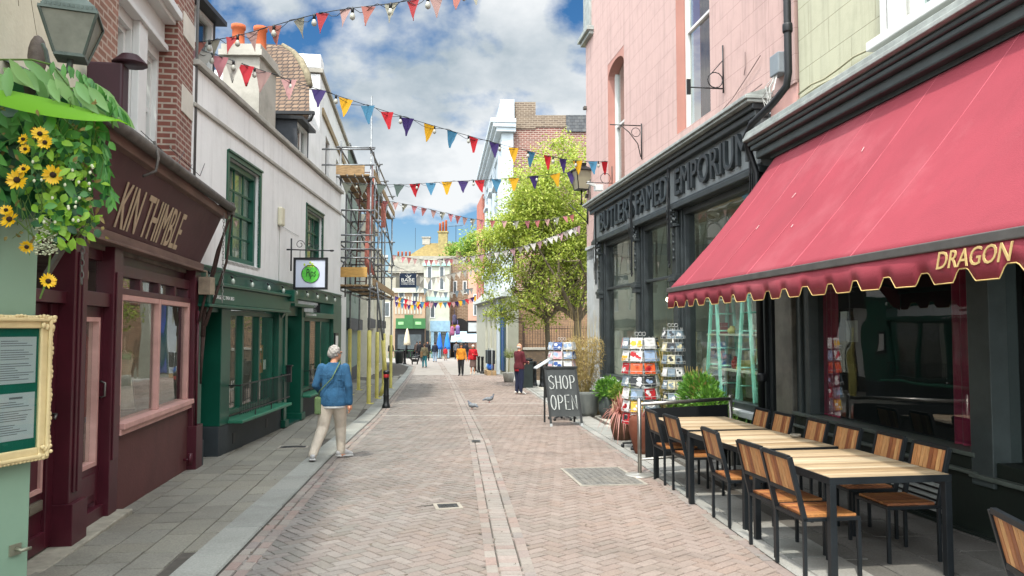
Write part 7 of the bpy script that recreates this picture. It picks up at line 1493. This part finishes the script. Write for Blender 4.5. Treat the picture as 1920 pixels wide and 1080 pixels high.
# corner street lantern on the pink building
t = thing('wall_lantern', 'black framed street lantern with scrolled bracket on the corner of the pink building', 'lantern', P(1090, 355, 21.6), math.radians(20)); b = MB(); frustum(b, .15, .25, 0, .5); b.build('glass', M('cream lantern glass', '#b9b49c', .3, .1, trans=.5), t); b = MB()
for i, j_ in ((-1,-1),(1,-1),(1,1),(-1,1)): b.bar((i*.155, j_*.155, 0), (i*.26, j_*.26, .51), .022)
frustum(b, .16, .16, -.03, 0); frustum(b, .29, .29, .5, .53); frustum(b, .28, .1, .53, .66); frustum(b, .1, .12, .66, .74); b.tube([(0, 0, -.03), (0, 0, -.42)], .02, 7); b.build('frame', m_black, t)
ci = t.rotation_euler.to_matrix().inverted(); C0 = lambda v: ci @ (v-Vector(t.location)); e_ = PK.w(10.9, .02, 0); b = MB(); zb = t.location.z-.42
b.tube([C0(Vector((t.location.x-.05, t.location.y, zb))), C0(Vector((e_.x, e_.y, zb)))], .022, 6); 
for k in range(3): b.tube([C0(Vector((t.location.x+.25+.13*k+.09*math.cos(a*.524), t.location.y, zb-.1-.06*k+.09*math.sin(a*.524)))) for a in range(12)], .012, 5)
b.tube([C0(Vector((e_.x, e_.y, zb+.1))), C0(Vector((e_.x, e_.y, zb-.55)))], .025, 6); b.tube([C0(Vector((e_.x, e_.y, zb-.5))), C0(Vector((e_.x-.2, e_.y, zb-.3))), C0(Vector((e_.x-.5, e_.y, zb)))], .015, 6); b.build('bracket', m_black, t)

# ================= FAR END OF THE STREET =================
def fronty(name, lb, cat, px0, px1, pyt, Y, col, wins, rise_=0, deg=0, base=-1.6, roofc=None, dirt='#8a8478'):
    a = P(px0, pyt, Y); c_ = P(px1, pyt, Y); t = thing(name, lb, cat, (a.x, a.y, 0), deg); w_ = c_.x-a.x; b = MB(); b.box(0, w_, 0, 5, base, a.z); mm = M('wall '+col, col, .85, .12, 1.5, .2, 12, dirt=dirt, dirtamt=.4) if isinstance(col, str) else col; b.build('wall', mm, t)
    for (u0, u1, z0, z1) in wins:
        b = MB(); b.box(u0*w_, u1*w_, -.05, .0, z0, z1); o = b.build('window', m_whitew, t); b = MB(); b.box(u0*w_+.09, u1*w_-.09, -.06, -.045, z0+.09, z1-.09); b.build('pane', M('dark window pane', '#4c5356', .15, .2), o)
    return t, w_, a.z
FY = 79.0
t, w_, zt_ = fronty('shop_building', 'peach upper floored shop with bright green fascia at the street end', 'shop', 738, 797, 540, FY, '#a08870', [(.15, .35, 4.3, 5.6), (.6, .8, 4.3, 5.6)])
def bx(root, name, mat, L, **k):
    b = MB()
    for q_ in L: b.box(*q_)
    return b.build(name, mat, root, **k)
bx(t, 'cornice', m_asw, [(-.1, w_+.1, -.3, 0, zt_-.5, zt_)]); bx(t, 'fascia', M('bright green fascia', '#33653a', .5, .1), [(.3, w_+.1, -.35, -.05, 1.7, 2.75), (1.2, 2.1, -.4, -.35, 1.7, 3.1)]); bx(t, 'fascia_panel', M('pale green panel', '#86b57d', .5), [(.55, 1.1, -.38, -.36, 2.1, 2.4), (2.3, 2.9, -.38, -.36, 2.1, 2.4)]); bx(t, 'shop_front', m_black, [(.2, w_, -.12, -.02, -1.3, 1.7)]); bx(t, 'shop_pane', M('dark window pane', '#4c5356'), [(.5, 1.3, -.2, -.13, -.4, 1.1), (1.5, 2.9, -.2, -.13, -.4, 1.1)]); bx(t, 'stripes', m_asw, [(k*.32+.2, k*.32+.34, -.08, -.0, 3.2, 5) for k in range(9)])
t, w_, zt_ = fronty('house', 'slim white three storey house with pale blue shop below', 'house', 795, 843, 486, 80, '#a9ac9d', [(.12, .32, 5.7, 8.2), (.6, .8, 5.7, 8.2), (.25, .45, 2.8, 4.6)])
bx(t, 'cornice', M('pale teal trim', '#8fb5ad', .6), [(-.1, w_+.1, -.25, 0, zt_-.7, zt_-.4), (-.1, w_, -.15, 0, 4.6, 5.0)]); bx(t, 'shop_fascia', M('pale blue paint', '#7c9aab', .6), [(.7, w_+.1, -.3, -.02, 1.4, 2.5), (.8, 1.1, -.25, -.02, -1.3, 1.4), (1.5, 1.8, -.25, -.02, -1.3, 1.4), (2.5, 2.7, -.25, -.02, -1.3, 1.4)]); bx(t, 'shop_pane', M('dark window pane', '#4c5356'), [(1.1, 1.5, -.1, -.03, -1, 1.2), (1.8, 2.5, -.1, -.03, -1, 1.2), (0, .6, -.1, -.02, -1.2, 1.5)])
t, w_, zt_ = fronty('timbered_house', 'brown brick house with dark archway and black timbered bay', 'house', 841, 884, 495, 82, brickmat('brown far brick', '#7d6650', '#6b5644', '#94836e', .5, .16, .03, dirt='#54463a'), [(.2, .38, 5.4, 6.8), (.62, .8, 5.4, 6.8)])
b = MB(); b.prism([(.1, -1.5), (.1, 1.6)]+[(1.2-1.1*math.cos(math.pi*i/8), 1.6+1.2*math.sin(math.pi*i/8)) for i in range(9)]+[(2.3, -1.5)], (0, -.02, 0), (1, 0, 0), (0, 0, 1), (0, -1, 0), .05); b.build('archway', m_black, t, recalc=True)
bx(t, 'timber', m_black, [(-.5, -.35, -.6, 0, .5, 8), (0, .12, -.5, -.45, 2.8, 4.6), (-1.2, 0, -.6, -.5, 2.9, 3.05), (-1.2, 0, -.6, -.5, 4.1, 4.25)]); bx(t, 'yellow_panel', M('ochre panel', '#b8923c', .6), [(-1.2, 0, -.55, -.3, 4.3, 4.8), (-1.2, 0, -.55, -.3, 2.6, 2.9), (.3, 1.2, -.5, -.3, 1.7, 2.1)]); bx(t, 'infill', m_asw, [(-1.15, -.05, -.5, -.2, 3.05, 4.1)])
t, w_, zt_ = fronty('house', 'narrow peach pink house beside the archway', 'house', 878, 902, 500, 78, '#b98f7c', [(.4, .7, 3.0, 5.2)])
bx(t, 'sign_board', m_black, [(-.1, 1.2, -.5, -.3, 1.2, 2.5)]); bx(t, 'sign_face', m_lgrey, [(.05, 1.05, -.53, -.5, 1.4, 2.3)])
b = MB(); b.hexa([(-1.6, -2.2, .35), (1.2, -2.2, .35), (1.2, -.0, 1.35), (-1.6, -.0, 1.35), (-1.6, -2.2, .42), (1.2, -2.2, .42), (1.2, -.0, 1.42), (-1.6, -.0, 1.42)]); b.build('awning', M('pale blue canvas', '#a9bfc9', .8, trans=.3), t)
# roofs behind
t, w_, zt_ = fronty('house', 'grey roofed houses row with chimney pots left of the hipped roof', 'houses', 735, 800, 512, 88, '#615e57', [])
b = MB(); b.hexa([(-.5, -.3, zt_), (w_+6, -.3, zt_), (w_+6, 6, zt_), (-.5, 6, zt_), (-.5, 2.5, zt_+2.2), (w_+6, 2.5, zt_+2.2), (w_+6, 3.2, zt_+2.2), (-.5, 3.2, zt_+2.2)]); b.build('roof', M('lichened roof', '#6d6a60', .95, .3, 2, .5, 8), t, recalc=True)
for k in range(4): b = MB(); b.lathe((.3+k*.45, 2.8, zt_+2.2), [(.12, 0), (.11, .5), (.13, .55)], 8); b.build('chimney_pot', m_pot, t)
A_ = P(762, 487, 100); B_ = P(862, 487, 100); t = thing('hip_roofed_house', 'house with ochre hipped roof and tall brick chimney crowning the street end', 'house', (A_.x, A_.y, 0)); w_ = B_.x-A_.x; z1 = A_.z; zr = P(800, 452, 100).z
b = MB(); b.box(0, w_, 0, 7, -1, z1); b.build('wall', m_asw, t); b = MB(); b.add([(-.4, -.5, z1), (w_+.4, -.5, z1), (w_+.4, 7.5, z1), (-.4, 7.5, z1), (2.6, 2.5, zr), (w_-.6, 2.5, zr)], [(0, 1, 5, 4), (1, 2, 5), (2, 3, 4, 5), (3, 0, 4), (3, 2, 1, 0)]); b.build('roof', M('ochre tiles', '#75663f', .95, .25, 3, .6, 10), t)
b = MB(); b.box(4.0, 5.2, 1.4, 2.4, zr-1.3, zr+1.3); b.box(3.9, 5.3, 1.3, 2.5, zr+1.3, zr+1.5); o = b.build('chimney', M('old chimney', '#8d8056', .9, .3, 3), t)
for k in range(3): b = MB(); b.lathe((4.2+k*.4, 1.9, zr+1.5), [(.16, 0), (.14, 1.0+.2*k), (.17, 1.1+.2*k)], 8); b.build('chimney_pot', m_pot, o)
b = MB(); b.box(1.8, 2.8, 2.2, 3, zr-.2, zr+.7); b.box(1.7, 2.9, 2.1, 3.1, zr+.7, zr+.85); b.build('chimney', m_conc, t)
b = MB(); b.tube([(6.3, 2, zr-.3), (6.3, 2, zr+2.4)], .03, 4); b.tube([(5.3, 2, zr+2.2), (7.2, 2, zr+2.3)], .03, 4); b.build('aerial', m_black, t); b = MB(); b.tube([(.9, 2, zr-.9), (.9, 2, zr+2)], .02, 4); b.build('aerial', m_black, t)
t, w_, zt_ = fronty('house', 'dull brick house half hidden by the hillside trees', 'house', 855, 905, 470, 90, '#7f6a58', [(.2, .4, 6, 7.5)])
t, w_, zt_ = fronty('house', 'plain cream house closing the left bend of the street', 'house', 690, 742, 520, 84, '#918e80', [(.2, .4, 3, 4.6), (.6, .8, 3, 4.6)])
# hanging dark blue sign over the left pavement
t = thing('hanging_sign', 'dark blue hanging sign with white lettering beyond the scaffolding', 'sign', P(765, 526, 35)); b = MB(); b.box(-.38, .38, -.02, .02, -.33, .33); pn = b.build('panel', M('navy sign', '#122238', .5, .1), t)
b = fit_text('BABE', .6, .15, lambda x, y, z: (-.3+x, -.024+z*.2, -.05+y), 0, .004); m2 = fit_text('COFFEE HOUSE', .6, .06, lambda x, y, z: (-.3+x, -.024+z*.2, -.19+y), 0, .004); b.add(m2.v, m2.f); b.tube([(-.3, -.024, -.09), (.3, -.024, -.09)], .006, 4)
q = random.Random(1)
for k in range(6): b.tube([(q.uniform(-.05, .1), -.024, .1), (q.uniform(-.12, .2), -.024, q.uniform(.18, .28))], .008, 4)
b.build('lettering', M('white lettering', '#cfcfcb'), pn); b = MB(); b.tube([(-1.6, 0, .4), (.4, 0, .4)], .015, 5); b.tube([(-.3, 0, .4), (-.3, 0, .33)], .01, 4); b.tube([(.3, 0, .4), (.3, 0, .33)], .01, 4); b.build('bracket', m_black, t)
# parasols, stall pieces
def parasol(lb, x, y, h, r, col, grp=None):
    t = thing('parasol', lb, 'parasol', (x, y, gz(x, y)), 0, grp); b = MB(); b.tube([(0, 0, 0), (0, 0, h)], .03, 6); b.lathe((0, 0, 0), [(.25, 0), (.25, .06), (.03, .1)], 10); b.build('pole', m_black, t); b = MB(); b.lathe((0, 0, h-1.6), [(r, 0), (r*.95, .3), (r*.7, .9), (r*.35, 1.4), (.04, 1.62)], 10); b.build('canopy', M('parasol '+col, col, .8, .15, 4), t)
parasol('closed cream parasol in front of the green shop at the street end', -10.2, 75, 2.9, .34, '#b9ae95'); parasol('closed royal blue parasol, left one beside the striped shop', -7.0, 74.5, 2.5, .3, '#1f62b8', 'closed blue parasols'); parasol('closed royal blue parasol, right one nearest the archway', -6.3, 75, 2.5, .32, '#2a76c9', 'closed blue parasols')
t = thing('cafe_seating', 'green metal café tables and chairs cluttered before the far green shop', 'seating', (-10, 76, g(76))); q = random.Random(4)
for k in range(5):
    b = MB(); x_ = -1.6+k*.8; b.lathe((x_, 0, 0), [(.2, 0), (.03, .05), (.03, .7), (.35, .72), (.35, .75)], 10)
    for s_ in (-.4, .4): b.box(x_+s_-.15, x_+s_+.15, -.2, .15, .43, .47); b.box(x_+s_-.15, x_+s_+.15, .13, .17, .47, .9); [b.tube([(x_+s_+u_, v_, 0), (x_+s_+u_, v_, .43)], .015, 4) for u_ in (-.13, .13) for v_ in (-.17, .13)]
    b.build('table_set', M('green garden metal', '#3f6a4a', .5, .2), t)
for k, (px_, py_, Y_, c_, lb) in enumerate(((852, 598, 76, '#3d3a4d', 'dark printed garment hung high by the archway'), (848, 620, 75, '#8c4f6b', 'pinkish bundle of hung clothes by the archway'), (858, 618, 75.5, '#6c5a8c', 'violet bundle of hung clothes right of the pink one'))):
    p_ = P(px_, py_, Y_); b = MB(); b.lathe((p_.x, p_.y, p_.z-.5), [(.2, 0), (.26, .25), (.2, .6), (.22, .8), (.04, .95)], 7, 1, .5); b.tube([p_+Vector((0, 0, .5)), p_+Vector((0, 0, .95))], .02, 4); b.build('hung_clothes', M('hung '+c_, c_, .9, .4, 3), None, lb, 'clothes')

# ================= BUNTING =================
fl = {}
def flagmesh(col, w, h):
    k = (col, w, h)
    if k in fl: return fl[k]
    q = random.Random(len(fl)); b = MB(); n = 4; vs = []
    for j_ in range(n+1):
        t_ = j_/n
        for i in range(3): x_ = (i-1)*w/2*(1-t_*.97); vs.append((x_+.06*w*t_*q.uniform(-1, 1), .05*h*math.sin(t_*3+i*1.1), -h*t_))
    b.smooth = True; b.add(vs, [(3*j_+i, 3*j_+i+1, 3*j_+i+4, 3*j_+i+3) for j_ in range(n) for i in (0, 1)]); fl[k] = b.mesh('pennant', M('flag '+col, col, .8, .05, 3, trans=.35)); return fl[k]
bulb_me = None
def bunting(lb, pts, n, cols, fw, fh, seed, bulbs=0, r=.006, cat='bunting', skip=0):
    global bulb_me
    q = random.Random(seed); t = thing('bunting', lb, cat, tuple(pts[0])); o0 = Vector(pts[0]); P_ = [Vector(p)-o0 for p in pts]
    def at(u_):      # smooth curve through the points
        m = len(P_)-1; x = min(max(u_, 0), .99999)*m; i = int(x); f = x-i; p0, p1, p2, p3 = P_[max(i-1, 0)], P_[i], P_[i+1], P_[min(i+2, m)]
        return .5*((2*p1)+(p2-p0)*f+(2*p0-5*p1+4*p2-p3)*f*f+(3*p1-p0-3*p2+p3)*f**3)
    b = MB(); N_ = 60; b.tube([at(i/N_) for i in range(N_+1)], r, 5); b.tube([at(i/N_)+Vector((0, 0, -.03+.05*math.sin(i*1.3)))  for i in range(N_+1)], r*.8, 4); b.build('cord', m_black, t)
    dirv = (P_[-1]-P_[0]).normalized(); yaw = math.atan2(dirv.y, dirv.x)
    for k in range(n):
        u_ = (k+.6)/n; 
        if u_ < skip: continue
        me = flagmesh(cols[k % len(cols)], fw, fh); o = bpy.data.objects.new('pennant', me); C.objects.link(o); o.parent = t; o.location = at(u_); d_ = at(min(1, u_+.01))-at(max(0, u_-.01)); o.rotation_euler = (q.uniform(-.25, .25), -math.atan2(d_.z, math.hypot(d_.x, d_.y))*.8+q.uniform(-.12, .12), yaw*.45+q.uniform(-.35, .35))
    for k in range(bulbs):
        if bulb_me is None:
            bb = MB(); bb.lathe((0, 0, -.16), [(.003, 0), (.03, .02), (.036, .05), (.02, .09), (.015, .1)], 10); bb.mi = 1; bb.lathe((0, 0, -.065), [(.02, 0), (.02, .06), (.008, .08)], 8); bulb_me = bb.mesh('bulb', [M('milky bulb', '#9c9c92', .3), m_black])
        o = bpy.data.objects.new('bulb', bulb_me); C.objects.link(o); o.parent = t; o.location = at((k+.35)/bulbs)
    return t
old = ['#a9857f', '#8f8d7e', '#b06f74', '#9a5a58']; bright = ['#332458', '#c6951f', '#3f7390', '#a81c26']
bunting('faded pink and grey bunting slanting over the top left corner of the sky', [P(345, 82, 10.9), P(440, 68, 10.4), P(600, 25, 9.8), P(760, 2, 9.2), P(900, -30, 8.8)], 15, ['#a98a84', '#9a6258', '#8f8d7e', '#a23c40'], .19, .27, 1, 9)
bunting('long bunting from the maroon shop to the pink building, purple yellow blue and red flags', [P(348, 84, 11), P(420, 108, 11.4), P(500, 135, 12), P(650, 185, 13.2), P(760, 220, 14.4), P(880, 255, 15.6), P(985, 282, 17), P(1070, 300, 18.4), P(1140, 303, 19.6)], 23, ['#a9858a', '#9a9890', '#b3757c', '#a9a79f', '#b52f39', '#a98a84', '#b58a88']+bright*4, .25, .34, 2, 15)
bunting('taut bunting crossing from the scaffolding to the lantern corner', [P(640, 342, 21.2), P(745, 346, 21), P(850, 340, 21), P(960, 334, 21.2), P(1080, 322, 21.6)], 14, ['#5d6157', '#5d6157', '#4d5650', '#46544f', '#a81c26', '#3f7390', '#c6951f', '#332458', '#a81c26', '#3f7390', '#c6951f', '#332458', '#c6951f', '#332458'], .3, .36, 3, 4)
bunting('small faded pink pennants slung from scaffolding into the treetop', [P(665, 372, 24), P(745, 380, 24.5), P(830, 398, 25), P(900, 412, 26), P(1000, 414, 27), P(1075, 402, 27.5)], 24, old, .2, .26, 4, 6)
bunting('white and pink pennants draped across the front of the tree', [P(820, 486, 27), P(900, 478, 27), P(980, 462, 26.5), P(1040, 442, 26.2), P(1084, 424, 26)], 22, ['#b5b0a9', '#a9858a', '#8f877c', '#c3bfb9'], .22, .26, 5, 8)
bunting('distant grey pennants above the roofs at the street end', [P(736, 478, 50), P(800, 487, 50), P(860, 484, 50), P(905, 474, 50)], 20, old, .3, .4, 6)
bunting('distant pale pennants in front of the white house, upper row', [P(740, 498, 62), P(800, 520, 62), P(850, 512, 62), P(900, 500, 62)], 16, ['#8f8d84', '#a39c90'], .45, .6, 7)
bunting('distant bright pennants strung low between the end houses', [P(742, 556, 66), P(790, 566, 66), P(850, 566, 66), P(890, 556, 66)], 22, bright+['#b58a88'], .4, .5, 8)
bunting('distant bright pennants just above the green shop fascia', [P(742, 566, 74), P(775, 572, 74), P(802, 566, 74)], 12, bright, .4, .55, 9)
bunting('distant grey triangular pennants over the street end, lowest row', [P(780, 535, 70), P(830, 548, 70), P(885, 540, 70)], 12, ['#6d7a80', '#8f8d84'], .45, .6, 10)

# ================= FLOWER GARLAND =================
t = thing('flower_garland', 'thick garland of artificial leaves with yellow sunflowers hanging at the top left', 'flower garland', P(90, 300, 4.55)); GO = Vector(t.location); q = random.Random(77)
def L(px, py, Y): return P(px, py, Y)-GO
mA, mB, mC, mD = leafmat('broad green leaf', '#2f6b2c', '#5d9644', .35), leafmat('deep leaf', '#12401f', '#235c2c', .3), leafmat('lime leaf', '#7aa82c', '#98bf45', .45), leafmat('pale willow leaf', '#6d9a5a', '#86ab6a', .35)
b = MB()
b.mi = 3
for k in range(30):
    px_, py_ = q.uniform(-30, 215), 0; py_ = 118+max(0, px_-60)*.42+q.uniform(-10, 20); leaf(b, L(px_, py_, q.uniform(4.35, 4.7)), (q.uniform(.1, .8), q.uniform(-.3, .3), q.uniform(-1, -.45)), (q.uniform(-.3, .3), -1, .3), q.uniform(.16, .24), .062, .15)
b.mi = 0
for k in range(95):
    px_, py_ = q.uniform(-30, 190), q.uniform(190, 360); leaf(b, L(px_, py_, q.uniform(4.4, 4.75)), (q.uniform(-.6, .8), q.uniform(-.5, .3), q.uniform(-1, -.1)), (q.uniform(-.5, .5), -1, q.uniform(-.2, .6)), q.uniform(.12, .2), .055, .2)
b.mi = 1
for k in range(240):
    px_, py_ = q.uniform(-40, 150), q.uniform(180, 385); leaf(b, L(px_, py_, q.uniform(4.65, 4.95)), (q.uniform(-1, 1), q.uniform(-.6, .2), q.uniform(-1, .4)), (q.uniform(-.6, .6), -1, q.uniform(-.3, .6)), q.uniform(.1, .15), .085, .2)
b.mi = 2
for k in range(420):
    b.mi = q.choice((2, 2, 2, 0, 0, 1))
   
    f = q.random(); px_ = q.gauss(128, 30); py_ = 250+190*f+q.uniform(-20, 20); px_ += (f-.4)*-10; leaf(b, L(px_, py_, q.uniform(4.35, 4.65)), (q.uniform(-1, 1), q.uniform(-.6, .2), q.uniform(-1, .3)), (q.uniform(-.6, .6), -1, q.uniform(-.3, .6)), q.uniform(.04, .085), .042, .2)
for s0, s1 in (((175, 225), (212, 385)), ((100, 115), (235, 215)), ((160, 230), (205, 330))):
    for k in range(26):
        f = k/26; leaf(b, L(s0[0]+(s1[0]-s0[0])*f**.6, s0[1]+(s1[1]-s0[1])*f, 4.45), (q.uniform(-.7, .7), -.2, -1), (q.uniform(-.6, .6), -1, .2), q.uniform(.06, .12), .03, .2)
b.mi = 4
for k in range(70): leaf(b, L(q.uniform(-10, 200), q.uniform(180, 450), q.uniform(4.3, 4.6)), (q.uniform(-1, 1), q.uniform(-.4, .2), q.uniform(-1, .2)), (q.uniform(-.6, .6), -1, q.uniform(-.5, .6)), q.uniform(.02, .06), .02, .4)
b.build('foliage', [mA, mB, mC, mD, leafmat('dried brown leaf', '#6b5a2c', '#8d8148', .3)], t)
b = MB()
for k in range(60):
    x_, y_ = q.uniform(0, 190), q.uniform(170, 400); b.tube([L(x_, y_, 4.5), L(x_+q.uniform(-30, 30), y_+q.uniform(10, 50), 4.4), L(x_+q.uniform(-40, 40), y_+q.uniform(40, 90), 4.45)], .0022, 4)
b.build('fine_stems', leafmat('stem green', '#5d7a35', '#5d7a35'), t)
b = MB(); vs = []; n = 14      # one big glossy banana leaf
for i in range(n+1):
    f = i/n; px_ = -40+270*f; py_ = 165+62*f; ww = .1*math.sin(math.pi*min(1, .25+f*.75))**.6*(1.0 if f < .95 else .5); c = L(px_, py_, 4.36); u_ = Vector((.15, -.25, .9)).normalized()
    vs += [c-u_*ww*.8+Vector((0, -.05, 0)), c, c+u_*ww*.5+Vector((0, .12, 0))]
b.smooth = True; b.add(vs, [(3*i+k, 3*i+3+k, 3*i+4+k, 3*i+1+k) for i in range(n) for k in (0, 1)]); b.build('banana_leaf', leafmat('bright banana leaf', '#6fae1f', '#7dbb2a', .5), t)
b = MB()
for pts in ([(0, 112), (60, 112), (100, 122), (128, 160)], [(128, 165), (180, 172), (205, 190), (212, 240)], [(60, 190), (110, 215), (150, 250), (140, 330)], [(70, 330), (110, 400), (125, 440)], [(20, 400), (60, 440), (88, 470)], [(95, 470), (90, 520), (75, 560)]): b.tube([L(px_, py_, 4.5) for px_, py_ in pts], .006, 5)
b.build('stem', leafmat('stem green', '#5d7a35', '#5d7a35'), t)
m_pet = leafmat('sunflower petal', '#d9a800', '#e3bd1c', .3); m_core = M('dark flower centre', '#2a1a10', .95, .3, 40, .8, 80)
for px_, py_, r_, tx, ty in ((33, 338, .078, .1, .1), (100, 328, .074, .3, -.1), (20, 412, .07, -.3, .3), (90, 528, .06, .9, .5), (50, 462, .05, .6, -.7), (75, 252, .06, .5, .4), (85, 268, .055, .2, .2), (45, 262, .045, -.2, .3), (48, 280, .04, .1, .1), (45, 318, .045, .1, .5), (12, 395, .045, .2, .5)):
    o = thing('sunflower', '', ''); 
    for k_ in ('label', 'category'):
        if k_ in o: del o[k_]
    bpy.data.objects.remove(o); r_ *= .7; c = L(px_, py_, 4.34); nn_ = Vector((tx, -1, ty)).normalized(); a_ = nn_.orthogonal().normalized(); b2 = nn_.cross(a_); b = MB(); b.mi = 0
    for k in range(22):
        an = k*6.283/22+q.uniform(-.1, .1); d_ = a_*math.cos(an)+b2*math.sin(an)+nn_*q.uniform(.0, .35); leaf(b, c+d_*r_*.3, d_, nn_, r_*q.uniform(.75, .95), r_*.3, -.1)
    b.mi = 1
    sm = MB(); 
    b.ball(c+nn_*.008, (r_*.33, r_*.33, r_*.33), 10, 8); b.build('sunflower', [m_pet, m_core], t)
b = MB()
for k in range(260):
    f = q.random(); px_ = 75+q.uniform(-10, 32); py_ = 408+70*f; b.ball(L(px_, py_, q.uniform(4.42, 4.5)), (.009, .006, .005), 4, 3)
for k in range(26): b.ball(L(q.uniform(60, 175), q.uniform(300, 440), 4.36), (.009, .007, .011), 5, 4)
b.build('white_blossom', M('white blossom', '#b9bd9f', .7, .1), t)
b = MB(); b.bar(P(120, 462, 4.9)-GO, P(84, 520, 4.95)-GO, .03); b.build('support_bar', m_gutter, t)
t = thing('wall_speaker', 'dull green cylindrical fitting half hidden under the sunflowers', 'wall fitting', P(50, 395, 4.92)); b = MB(); b.lathe((0, 0, -.05), [(.04, 0), (.075, .03), (.08, .12), (.04, .16)], 12); b.build('housing', M('fitting green', '#3f5b4d', .5, .2), t)
